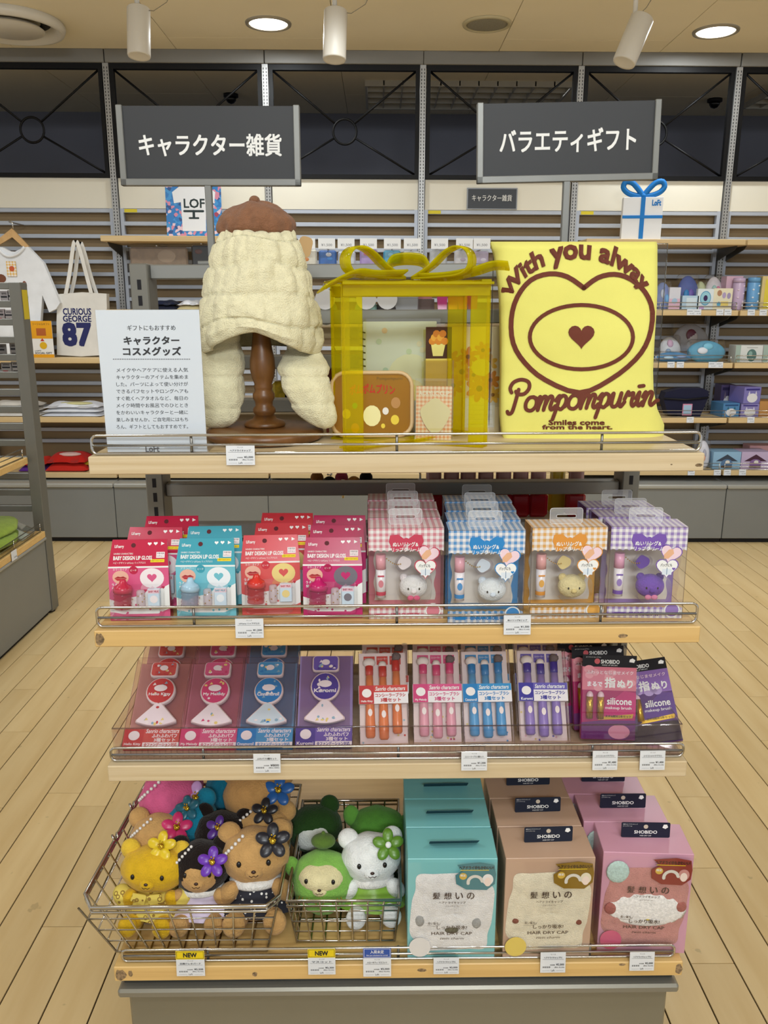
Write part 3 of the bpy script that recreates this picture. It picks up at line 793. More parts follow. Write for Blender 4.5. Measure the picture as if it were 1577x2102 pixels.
# ---- turned wooden stand
OAK = wood('#7d5228', '#4d2f14', (6, 6, 1.4), 0.35, 0.9)
fy = UZ(545, 921, TOPZ).y
cy0 = fy+0.094; cx0 = UY(541, 800, cy0).x
L = Vector((cx0, cy0, TOPZ))
t = thing('hat_stand', 'dark oak turned hat stand with a round base on the top shelf', 'stand', L, unit=True)
MB().lathe([(0.086, 0), (0.094, 0.004), (0.0955, 0.011), (0.092, 0.018), (0.082, 0.021)], 48, m=OAK).build('base', t)
zpx = lambda py: UY(541, py, cy0).z-TOPZ
prof = [(0.032, 0.021), (0.034, 0.025), (0.03, 0.03), (0.020, 0.033), (0.0155, 0.04)]
for py, r in ((858, 0.0150), (850, 0.0155), (845, 0.0185), (838, 0.0180), (832, 0.0140), (824, 0.0145), (817, 0.0175), (808, 0.0175), (802, 0.0140), (797, 0.0145), (793, 0.0155), (788, 0.0140), (775, 0.0180), (756, 0.0205), (738, 0.0200), (715, 0.0165), (690, 0.0140), (670, 0.013), (560, 0.012)):
    prof.append((r, zpx(py)))
MB().lathe(prof, 28, m=OAK).build('turned_pole', t)
# ---- quilted towelling cap
CREAMP = M('#e9e1bd', 0.95, 0, 0.06, 90, 1.0, 520, sheen=0.4, spec=0.1)
BROWNP = M('#8a6148', 0.95, 0, 0.12, 90, 1.0, 480, sheen=0.3, spec=0.1)
hz0 = UY(541, 700, cy0).z
L = Vector((cx0, cy0, hz0))
t = thing('towel_cap', 'cream quilted towelling hair cap with a brown top and two hanging flaps', 'hat', L, unit=True)
def quilt(prof, nu, nv, cols, rows, amp, m, cx=(0, 0), tilt=0.0, rim=None, off=0.0):
    vs, fs = [], []
    for i in range(nv+1):
        v = i/nv
        k = v*(len(prof)-1); a = int(min(k, len(prof)-2)); f = k-a; f = f*f*(3-2*f)*0.5+f*0.5
        r = prof[a][0]*(1-f)+prof[a+1][0]*f; zz = prof[a][1]*(1-f)+prof[a+1][1]*f
        row = v*rows
        sx = off+(0.5 if int(row) % 2 else 0.0)
        for j in range(nu):
            u = 2*PI*j/nu
            pf = abs(math.sin(cols*u/2+sx*PI+0.35*math.sin(3*u)))**0.45*0.75+abs(math.sin(PI*row))**0.35*0.6-0.6
            wob = 1+0.03*math.sin(2*u+1+2*v)+0.02*math.sin(5*u-4*v)
            rr = r*wob+amp*pf+0.0045*noise.noise((math.cos(u)*3.2, math.sin(u)*3.2, zz*42+off*9))+0.0016*noise.noise((math.cos(u)*9, math.sin(u)*9, zz*120))
            zr = rim(u)*(1-v)**2 if rim else 0
            vs.append((cx[0]+rr*math.cos(u)*1.03, cx[1]+rr*math.sin(u)*0.92, zz+zr+amp*0.5*math.sin(3*u+9*v)))
    for i in range(nv):
        for j in range(nu): fs.append((i*nu+j, i*nu+(j+1) % nu, (i+1)*nu+(j+1) % nu, (i+1)*nu+j))
    fs.append(tuple(nv*nu+j for j in range(nu)))
    return MB().raw(vs, fs, m, True)
hz = lambda py: UY(541, py, cy0).z-hz0
prof = [(0.084, hz(708)), (0.089, hz(690)), (0.088, hz(662)), (0.084, hz(630)), (0.0785, hz(595)), (0.072, hz(560)), (0.066, hz(525)), (0.059, hz(497)), (0.051, hz(482)), (0.043, hz(472))]
rim = lambda u: 0.018*max(0, -math.sin(u))**2*(1-0.5*math.cos(u))-0.012*abs(math.cos(u))
quilt(prof, 170, 80, 17, 5, 0.0075, CREAMP, rim=rim).build('quilted_crown', t)
prof = [(0.047, hz(484)), (0.0545, hz(476)), (0.0555, hz(466)), (0.052, hz(450)), (0.043, hz(434)), (0.030, hz(422)), (0.016, hz(416)), (0.004, hz(414))]
quilt(prof, 84, 26, 13, 1, 0.003, BROWNP, off=0.3).build('brown_top', t)
MB().ell((-0.002, 0, hz(412)), (0.0085, 0.0085, 0.0075), BROWNP, 14, 10).build('top_knob', t)
def flap(pts, rads, depth, nseg=66, nu=44):
    """hanging flap: stacked soft puffs along a path"""
    P = [Vector(p) for p in pts]; vs, fs = [], []
    for i in range(nseg+1):
        s = i/nseg*(len(P)-1); a = min(int(s), len(P)-2); f = s-a
        p = P[a].lerp(P[a+1], f); r = rads[a]*(1-f)+rads[a+1]*f
        e = min(1.0, math.sqrt(max(0, 1-(2*i/nseg-1)**8))+0.05)
        g = 0.86+0.14*abs(math.sin(PI*(i/nseg*3.6+0.25)))**0.4
        for j in range(nu):
            u = 2*PI*j/nu
            w = g*(0.93+0.07*abs(math.sin(2.5*u+0.6*int(i/nseg*4)))**0.5)+0.10*noise.noise((math.cos(u)*2.0+pts[0][0]*50, math.sin(u)*2.0, p.z*38))+0.04*noise.noise((math.cos(u)*6, math.sin(u)*6, p.z*110))
            vs.append((p.x+r*e*w*math.cos(u), p.y+r*depth*e*w*math.sin(u), p.z))
    for i in range(nseg):
        for j in range(nu): fs.append((i*nu+j, (i+1)*nu+j, (i+1)*nu+(j+1) % nu, i*nu+(j+1) % nu))
    fs.append(tuple(reversed(range(nu)))) if False else None
    fs.append(tuple(nseg*nu+j for j in range(nu)))
    return MB().raw(vs, fs, CREAMP, True)
def hp(px, py, Y): p = UY(px, py, Y); return (p.x-L.x, p.y-L.y, p.z-L.z)
ya = cy0+0.004
flap([hp(452, 655, ya), hp(452, 700, ya), hp(456, 750, ya), hp(456, 800, ya-0.006), hp(452, 845, ya-0.012), hp(447, 880, ya-0.014)], [0.030, 0.033, 0.036, 0.036, 0.036, 0.028], 0.75).build('hanging_flap', t)
flap([hp(622, 680, ya), hp(622, 715, ya), hp(622, 755, ya-0.02), hp(628, 795, ya-0.03), hp(645, 835, ya-0.035), hp(668, 880, ya-0.04)], [0.026, 0.028, 0.043, 0.040, 0.036, 0.022], 0.7).build('hanging_flap', t)
p = hp(626, 507, cy0+0.03)
MB(Matrix.Translation(p) @ Euler((0, R(15), 0)).to_matrix().to_4x4()).prism(rrect(-0.011, 0.011, -0.016, 0.016, 0.008), -0.0005, 0.0005, PAPER('#c9a574')).build('swing_tag', t)

# ---- yellow acrylic gift frame
YAC = tinted('#e2d81a', '#faf270', 0.22, 0.06)
YACD = tinted('#d8cc0c', '#f5ea48', 0.42, 0.06)
L = UZ(845, 921, TOPZ); L = Vector((0.052, 1.29, TOPZ))
t = thing('acrylic_gift_box', 'transparent yellow acrylic gift box frame with a big bow', 'gift box', L, (0, 0, R(10)), unit=True)
W, Dp, Hh = 0.109, 0.066, 0.240
for sx in (-1, 1):
    for sy in (-1, 1):
        x0, x1 = sorted((sx*W, sx*(W-0.028)))
        mb = MB().rbox(x0, x1, sy*Dp-0.0025, sy*Dp+0.0025, 0, Hh, 0.0006, YAC)
        mb.rbox(sx*W-0.0025, sx*W+0.0025, min(sy*Dp, sy*(Dp-0.006)), max(sy*Dp, sy*(Dp-0.006)), 0, Hh, 0.0006, YAC)
        mb.build('corner_leg', t)
for sy in (-1, 1):
    MB().rbox(-W-0.002, W+0.002, sy*Dp-0.016, sy*Dp+0.003, Hh, Hh+0.004, 0.0006, YACD).rbox(-W, W, sy*Dp-0.003, sy*Dp+0.002, Hh-0.016, Hh, 0.0006, YACD).build('top_bar', t)
for sx in (-1, 1):
    MB().rbox(sx*W-0.012, sx*W+0.003, -Dp, Dp, Hh+0.0041, Hh+0.0075, 0.0006, YACD).build('top_bar', t)
MB().rbox(-W, W, -0.014, 0.014, Hh+0.0042, Hh+0.008, 0.0006, YACD).build('top_ribbon', t)
for a in (-1, 1):
    mb = MB(Euler((0, 0, a*math.atan2(Dp, W))).to_matrix().to_4x4()); mb.rbox(-0.127, 0.127, -0.015, 0.015, 0.0002+0.003*(a > 0), 0.003+0.003*(a > 0), 0.0006, YAC); mb.build('base_strip', t)
def strap(path, w, th, m, name, y0=0.0, rz=0.0, rx=0.0):
    """flat strip bent along a path in the x-z plane, w wide in y"""
    P = [Vector((p[0], p[1])) for p in path]; vs, fs = [], []; n = len(P)
    for i, p in enumerate(P):
        d = (P[min(i+1, n-1)]-P[max(i-1, 0)]).normalized(); nn = Vector((-d.y, d.x))*th/2
        for q, yy in ((p+nn, -w/2), (p+nn, w/2), (p-nn, w/2), (p-nn, -w/2)): vs.append((q.x, y0+yy, q.y))
    for i in range(n-1):
        for j in range(4): fs.append((i*4+j, i*4+(j+1) % 4, (i+1)*4+(j+1) % 4, (i+1)*4+j))
    fs += [(3, 2, 1, 0), tuple((n-1)*4+j for j in range(4))]
    return MB(Matrix.Translation((0, 0, Hh+0.011)) @ Euler((rx, 0, rz)).to_matrix().to_4x4() @ Matrix.Translation((0, 0, -Hh-0.011))).raw(vs, fs, m, True).build(name, t)
zb = Hh+0.011
loop = [(0.012, zb), (0.04, zb+0.016), (0.06, zb+0.033), (0.075, zb+0.041), (0.088, zb+0.042), (0.099, zb+0.036), (0.104, zb+0.024), (0.10, zb+0.011), (0.085, zb+0.003), (0.05, zb), (0.012, zb-0.001)]
def smooth(pts, k=4):
    out = []; n = len(pts)
    for i in range(n-1):
        p0, p1, p2, p3 = [Vector(pts[max(0, min(n-1, i+o))]) for o in (-1, 0, 1, 2)]
        for j in range(k):
            s = j/k; out.append(tuple(0.5*((2*p1)+(p2-p0)*s+(2*p0-5*p1+4*p2-p3)*s*s+(3*p1-p0-3*p2+p3)*s**3)))
    out.append(tuple(pts[-1])); return out
strap(smooth(loop), 0.028, 0.0028, YACD, 'bow_loop', 0, R(-38)); strap(smooth([(-x*1.05, zz) for x, zz in loop]), 0.028, 0.0028, YACD, 'bow_loop', 0, R(22))
strap(smooth([(-0.029, zb+0.002), (-0.031, zb+0.014), (-0.024, zb+0.027), (-0.01, zb+0.031), (0.01, zb+0.031), (0.024, zb+0.027), (0.031, zb+0.014), (0.029, zb+0.002)]), 0.034, 0.003, YACD, 'bow_knot', 0, R(-10), R(-25))
strap(smooth([(0.02, zb-0.002), (0.06, zb-0.001), (0.1, zb+0.006), (0.13, zb+0.015), (0.152, zb+0.014)]), 0.03, 0.0028, YACD, 'bow_tail', -0.006, R(-25), R(-20))
strap(smooth([(-0.02, zb-0.002), (-0.07, zb-0.004), (-0.1, zb-0.002), (-0.13, zb-0.012), (-0.16, zb-0.026)]), 0.03, 0.0028, YACD, 'bow_tail', -0.02, R(20), R(-20))

# ---- zip pouch inside the frame
Yp = 1.335
def placed(px0, px1, pyb, pyt, Y):
    a, b = UY(px0, pyb, Y), UY(px1, pyt, Y); return (a.x+b.x)/2, b.x-a.x, b.z-TOPZ
cx, w, h = placed(678, 851, 893, 760, Yp)
t = thing('zip_pouch', 'clear glittery zip pouch with an amber rim behind the gift frame', 'pouch', (cx, Yp, TOPZ), (R(-6), 0, 0), unit=True)
GOLDV = tinted('#c08a2c', '#e8c88a', 0.55, 0.15)
o1 = rrect(-w/2+0.004, w/2-0.004, 0.004, h-0.004, 0.022, 6)
MB().prism(o1, -0.012, 0.012, GOLDV).build('vinyl_body', t)
MB().tube([(p[0], -0.012, p[1]) for p in o1], 0.0034, 7, True, M('#d9b98a', 0.4)).build('piping', t)
MB().tube([(p[0], 0.012, p[1]) for p in o1], 0.0034, 7, True, M('#b5432a', 0.4)).build('piping', t)
mb = MB(); y = -0.0124
mb.text('ポムポムプリン', -w*0.26, w*0.27, h*0.66, h*0.80, y, PAPER('#c3281c'), 0.02, warp=lambda a, b: (a, b-6.0*a*a*0.3))
mb.text('Pompompurin', w*0.06, w*0.36, h*0.84, h*0.90, y, PAPER('#6d5520'))
for (ux, uz, r, c) in ((0.0, 0.33, 0.017, '#efe6a8'), (-0.3, 0.36, 0.008, '#d9c23a'), (0.16, 0.40, 0.006, '#e8e2da'), (0.27, 0.27, 0.008, '#e9cf46'), (0.28, 0.52, 0.009, '#b98850'), (-0.2, 0.15, 0.008, '#c47a34'), (-0.2, 0.48, 0.005, '#6f9a2a'), (0.13, 0.18, 0.004, '#e9cf46')):
    mb.disc(ux*w, uz*h, r*0.85, r, y, PAPER(c), 14)
mb.build('print', t)
MB().rbox(-w/2-0.006, -w/2-0.002, -0.002, 0.002, h*0.08, h*0.3, 0.001, M('#8c2a20', 0.4)).build('zip_pull', t)
# ---- spiral notebook
Yn = 1.40
cx, w, h = placed(741, 898, 885, 659, Yn)
t = thing('spiral_notebook', 'pale green spiral notebook in clear wrap behind the gift frame', 'notebook', (cx, Yn, TOPZ), (R(-5), 0, 0), unit=True)
MB().rbox(-w/2+0.005, w/2, -0.001, 0.006, 0, h, 0.001, PAPER('#e6ecc4')).build('cover', t)
mb = MB()
for k in range(15): z0 = h*0.06+k*h*0.06; mb.tube([(-w/2+0.009, -0.0018, z0), (-w/2+0.004, -0.004, z0+0.001), (-w/2, 0.0, z0+0.002), (-w/2+0.002, 0.006, z0+0.003)], 0.0011, 5, m=BLACK)
mb.build('wire_binding', t, kind='stuff')
mb = MB(); y = -0.0013
mb.disc(w*0.16, h*0.5, w*0.3, w*0.3, y, PAPER('#f0efae')); mb.disc(w*0.18, h*0.38, w*0.16, w*0.14, y*1.2, PAPER('#f3e37a'))
for i in range(9):
    a = random.Random(i); mb.disc((a.random()-0.45)*w*0.8, h*(0.1+0.85*a.random()), 0.005, 0.005, y*1.4, PAPER(a.choice(['#cfe0a0', '#f5d27a', '#bcd8a8', '#efe9b0'])), 8)
mb.build('print', t)
MB().box(-w/2-0.003, w/2+0.006, -0.0065, -0.006, 0, h+0.004, clear(gloss=0.7, rough=0.03)).build('clear_wrap', t)
# ---- letter set
Yl = 1.385
cx, w, h = placed(905, 1031, 888, 670, Yl)
def flower(mb, x, zz, r, y, petal, core, n=6, rot=0.0):
    for i in range(n):
        a = rot+2*PI*i/n; mb.disc(x+r*0.6*math.cos(a), zz+r*0.6*math.sin(a), r*0.48, r*0.27, y-0.00004*(i % 2), petal, 10, a)
    mb.disc(x, zz, r*0.24, r*0.24, y-0.0001, core, 10)
t = thing('letter_set', 'letter set sheet with orange flowers standing right of the gift frame contents', 'stationery', (cx, Yl, TOPZ), (R(-4), 0, 0), unit=True)
MB().rbox(-w/2, w/2, 0, 0.004, 0, h, 0.0006, PAPER('#f5e2b8')).build('sheet', t)
mb = MB(); y = -0.0002
mb.rect(-w*0.1, w*0.42, h*0.05, h*0.33, y, PAPER('#f7f4e8'))
for k in range(5): mb.rect(-w*0.05, w*0.38, h*0.08+k*h*0.045, h*0.083+k*h*0.045, y*1.4, PAPER('#d8d4c4'))
for i, (ux, uz, r) in enumerate(((0.15, 0.42, 0.022), (-0.15, 0.58, 0.02), (0.34, 0.5, 0.016), (-0.3, 0.45, 0.018), (0.3, 0.66, 0.015), (-0.05, 0.72, 0.016), (0.05, 0.55, 0.014), (0.38, 0.36, 0.014), (-0.35, 0.7, 0.016), (0.2, 0.78, 0.014))):
    flower(mb, ux*w, uz*h, r, y*(1.5+i*0.5), PAPER(['#e89a26', '#f0b63a', '#e2861c'][i % 3]), PAPER('#8a4a12'), 7, i)
mb.disc(w*0.18, h*0.62, 0.017, 0.014, y*8, PAPER('#f5e9a0'))
mb.build('print', t)
MB().box(-w/2-0.003, w/2+0.003, -0.0045, -0.004, 0, h+0.003, clear(gloss=0.6, rough=0.03)).build('clear_sleeve', t)
# ---- small brown card and clip card
Yc = 1.372
cx, w, h = placed(874, 928, 736, 671, Yc); zlo = UY(900, 736, Yc).z-TOPZ
t = thing('sticker_card', 'small card with a dark brown top picture of a cup of sweets', 'card', (cx, Yc, TOPZ), unit=True)
MB().rbox(-w/2, w/2, 0, 0.002, 0, h, 0.0004, PAPER('#e9d36a')).build('card', t)
mb = MB(); y = -0.0002
mb.rect(-w/2, w/2, zlo, h, y, PAPER('#4a2a18')); mb.flat([(-w*0.22, zlo+0.004), (w*0.16, zlo+0.004), (w*0.26, zlo+0.024), (-w*0.3, zlo+0.024)], y*1.5, PAPER('#efe58a'))
for i in range(7): mb.disc(-w*0.25+i*w*0.08, zlo+0.028+0.006*(i % 3), 0.006, 0.006, y*(2+i*0.2), PAPER(['#d98a2a', '#e6a83c', '#c97a24'][i % 3]), 10)
mb.build('print', t)
MB().box(-w/2-0.003, w/2+0.004, -0.004, -0.0035, 0, zlo*0.98, clear('#f6ee9a', 0.8, 0.04)).build('clear_bag', t)
Yc = 1.310
cx, w, h = placed(853, 928, 905, 793, Yc)
t = thing('acrylic_clip_card', 'orange checked card reading ACRYLIC CLIP in front of the gift frame contents', 'card', (cx, Yc, TOPZ), (R(-7), R(1), 0), unit=True)
MB().rbox(-w/2, w/2, 0, 0.0012, 0, h, 0.0004, check_cloth('#e8943a', 160, '#f5dfae')).build('backing_card', t)
mb = MB(); mb.text('ACRYLIC CLIP', -w*0.42, w*0.42, h*0.83, h*0.91, -0.0004, PAPER('#fff3cf'), 0.03); mb.build('print', t)
MB().prism([(0.002+0.023*math.cos(a)*(1+0.12*math.sin(3*a)), h*0.45+0.026*math.sin(a)*(1+0.1*math.cos(4*a))) for a in (2*PI*i/28 for i in range(28))], -0.0035, -0.0005, GLOSSY('#f0e2a0')).build('acrylic_clip', t)
MB().box(-w/2-0.002, w/2+0.002, -0.0045, -0.0040, 0, h+0.012, clear(gloss=0.7, rough=0.04)).build('clear_bag', t)

# ---- folded yellow shirt on a clear stand
YS = 1.318
YCL = M('#ece67c', 0.85, 0, 0.02, 10, 0.2, 1200, sheen=0.15, spec=0.1)
LS = UZ(1195, 903, TOPZ); LS = Vector((LS.x, YS, TOPZ))
t = thing('folded_shirt', 'bright yellow folded shirt with brown lettering and a heart on the top shelf', 'shirt', LS, unit=True)
rows = [(905, 1036, 1362), (890, 1033, 1363), (872, 1031, 1364), (858, 1030, 1358), (840, 1030, 1350), (800, 1030, 1342), (760, 1031, 1341), (700, 1031, 1344), (640, 1030, 1348), (600, 1029, 1350), (560, 1024, 1350), (520, 1016, 1350), (503, 1010, 1350), (496, 1008, 1348)]
def wave(px, py): return 0.0022*math.sin(px*0.021+py*0.012)+0.0018*math.sin(px*0.011-py*0.023)+0.0012*math.sin(py*0.05+1)
def lean(py): return 0.02*((905-py)/410)
def shirt_pt(px, py, off=0.0):
    e0 = min(1, abs(px-1188)/172); yy = YS+lean(py)+wave(px, py)+0.020*e0**14+0.012*max(0, (512-py)/16)**2-off
    p = UY(px, py, yy); return (p.x-LS.x, p.y-LS.y, p.z-LS.z)
vs, fs = [], []; NX = 40; NZ = 52
for i in range(NZ+1):
    s = i/NZ*(len(rows)-1); a = min(int(s), len(rows)-2); f = s-a
    py, xa, xb = [rows[a][k]*(1-f)+rows[a+1][k]*f for k in range(3)]
    for j in range(NX+1): vs.append(shirt_pt(xa+(xb-xa)*j/NX, py))
n1 = len(vs)
for v in list(vs): vs.append((v[0], v[1]*0.35+0.030+lean(0)*0+v[2]*0.05, v[2]*0.995))
for i in range(NZ):
    for j in range(NX):
        a = i*(NX+1)+j; fs.append((a, a+1, a+NX+2, a+NX+1)); b = a+n1; fs.append((b, b+NX+1, b+NX+2, b+1))
for i in range(NZ):
    for j in (0, NX):
        a = i*(NX+1)+j; q = (a, a+NX+1, a+NX+1+n1, a+n1); fs.append(q if j == 0 else q[::-1])
for j in range(NX):
    for i in (0, NZ):
        a = i*(NX+1)+j; q = (a, a+n1, a+1+n1, a+1); fs.append(q if i == 0 else q[::-1])
MB().raw(vs, fs, YCL, True).build('folded_body', t)
PUFF = M('#6b2d17', 0.75, 0, 0.05, 40, 0.15, 900)
class PixPrint(MB):
    def poly(s, vs, fs, m, off=0.0012): return s.raw([shirt_pt(x, y, off) for x, y in vs], fs, m)
    def stroke(s, pts, w, m, closed=False, off=0.0012):
        k = len(pts)
        for i in range(k if closed else k-1):
            a, b = Vector(pts[i]), Vector(pts[(i+1) % k]); d = b-a
            if d.length < 1e-6: continue
            d.normalize(); q = Vector((-d.y, d.x))*w/2
            s.poly([a+q, b+q, b-q, a-q], [(0, 1, 2, 3)], m, off+0.0001*(i % 2))
        for i_, p in enumerate(pts):
            s.poly([(p[0]+w/2*math.cos(2*PI*i/10), p[1]-w/2*math.sin(2*PI*i/10)) for i in range(10)], [tuple(range(10))], m, off+0.0002+0.0001*(i_ % 3))
        return s
    def ptxt(s, st, f, m, bold=0.0, off=0.0012):
        vs, fs, a0, a1, b0, b1 = tmesh(st)
        k = bold
        for ki, (ox, oy) in enumerate([(0, 0)] if not bold else [(k*a, k*b) for a in (-1, -0.5, 0, 0.5, 1) for b in (-1, 0, 1)]):
            s.poly([f((v[0]+ox-a0)/(a1-a0), (v[1]+oy-b0)/(b1-b0)) for v in vs], fs, m, off+0.00008*ki)
        return s
pp = PixPrint()
def arcf(u, v):
    a = R(161-134*u)
    return (max(1029, min(1352, 1188+(141+27*v)*math.cos(a))), 650-(106+54*v)*math.sin(a))
pp.ptxt('With you alway', arcf, PUFF, 0.035)
pp.build('arched_lettering', t)
pp = PixPrint()
pp.stroke(smooth([(1199, 591), (1165, 568), (1128, 562), (1090, 575), (1062, 610), (1050, 655), (1054, 705), (1078, 745), (1120, 780), (1190, 806), (1252, 780), (1305, 738), (1332, 695), (1340, 640), (1325, 600), (1295, 573), (1262, 563), (1228, 570), (1199, 591)], 3), 10, PUFF)
pp.build('heart_outline', t)
pp = PixPrint(); pp.stroke([(1194+106*math.cos(2*PI*i/44), 692+66*math.sin(2*PI*i/44)) for i in range(44)], 8, PUFF, True)
pp.build('oval_motif', t); pp = PixPrint()
pp.poly([(x, 2*692-y) for x, y in heart_pts(1194, 692, 54)][::-1], [tuple(range(28))], PUFF)
pp.build('heart_motif', t)
# joined handwriting, drawn stroke by stroke
GL = {'P': ([[(0.05, 0.0), (0.12, -0.12), (0.3, -0.05), (0.42, 0.5), (0.52, 1.2)], [(0.15, 1.05), (0.05, 1.3), (0.2, 1.62), (0.6, 1.75), (1.0, 1.6), (1.08, 1.25), (0.85, 0.95), (0.5, 0.95), (0.38, 1.1)]], 0.95),
      'o': ([[(0.45, 0.75), (0.2, 0.7), (0.05, 0.4), (0.12, 0.08), (0.4, 0.0), (0.62, 0.25), (0.6, 0.6), (0.42, 0.75), (0.7, 0.62)]], 0.68),
      'm': ([[(0.0, 0.55), (0.12, 0.75), (0.14, 0.5), (0.06, 0.0)], [(0.06, 0.1), (0.25, 0.65), (0.4, 0.75), (0.46, 0.6), (0.38, 0.0)], [(0.4, 0.15), (0.58, 0.65), (0.72, 0.75), (0.8, 0.6), (0.72, 0.15), (0.82, 0.0), (1.0, 0.2)]], 0.98),
      'p': ([[(0.0, 0.5), (0.2, 0.75), (0.1, 0.1), (-0.05, -0.55)], [(0.15, 0.5), (0.35, 0.75), (0.55, 0.65), (0.55, 0.3), (0.35, 0.0), (0.14, 0.1)], [(0.5, 0.12), (0.68, 0.3)]], 0.66),
      'u': ([[(0.0, 0.5), (0.14, 0.75), (0.08, 0.2), (0.2, 0.0), (0.42, 0.15), (0.56, 0.75), (0.5, 0.2), (0.6, 0.0), (0.78, 0.25)]], 0.76),
      'r': ([[(0.0, 0.4), (0.16, 0.8), (0.22, 0.62), (0.45, 0.72), (0.4, 0.2), (0.5, 0.0), (0.66, 0.2)]], 0.62),
      'i': ([[(0.0, 0.4), (0.16, 0.75), (0.1, 0.2), (0.2, 0.0), (0.36, 0.2)], [(0.1, 1.08), (0.34, 1.1)]], 0.36),
      'n': ([[(0.0, 0.5), (0.13, 0.75), (0.14, 0.5), (0.05, 0.0)], [(0.06, 0.1), (0.25, 0.62), (0.42, 0.75), (0.5, 0.6), (0.42, 0.2), (0.52, 0.0), (0.75, 0.22), (0.85, 0.25)]], 0.85)}
pp = PixPrint(); pen = 0.0; tot = sum(GL[c][1] for c in 'Pompompurin'); sc = 310/tot
for c in 'Pompompurin':
    for st in GL[c][0]:
        pts = []
        for (gx, gz) in smooth(st, 4):
            X = pen+gx; pts.append((1040+(X+gz*0.12)*sc, 845-gz*(37 if c != 'P' else 37)-X*sc*0.045))
        pp.stroke(pts, 7.6, PUFF)
    pen += GL[c][1]
pp.build('script_lettering', t)
pp = PixPrint()
pp.ptxt('Smiles come', lambda u, v: (1127+114*u, 872-10*v), PUFF, 0.03); pp.ptxt('from the heart.', lambda u, v: (1114+143*u, 881-8.5*v), PUFF, 0.03)
pp.build('small_lettering', t)
a, b = UY(1003, 905, 1.385), UY(1372, 500, 1.385)
t = thing('acrylic_easel', 'clear acrylic easel behind the folded yellow shirt', 'easel', ((a.x+b.x)/2, 1.385, TOPZ), unit=True)
w = b.x-a.x; h = b.z-TOPZ
MB().rbox(-w/2, w/2, 0, 0.003, 0, h, 0.0005, clear('#f4f4f4', 0.35)).build('sheet', t)
MB().tube([(-w/2, 0.0015, 0), (-w/2, 0.0015, h), (w/2, 0.0015, h), (w/2, 0.0015, 0)], 0.0011, 5, m=clear('#b9b9b4', 0.9, 0.1)).build('edge', t)

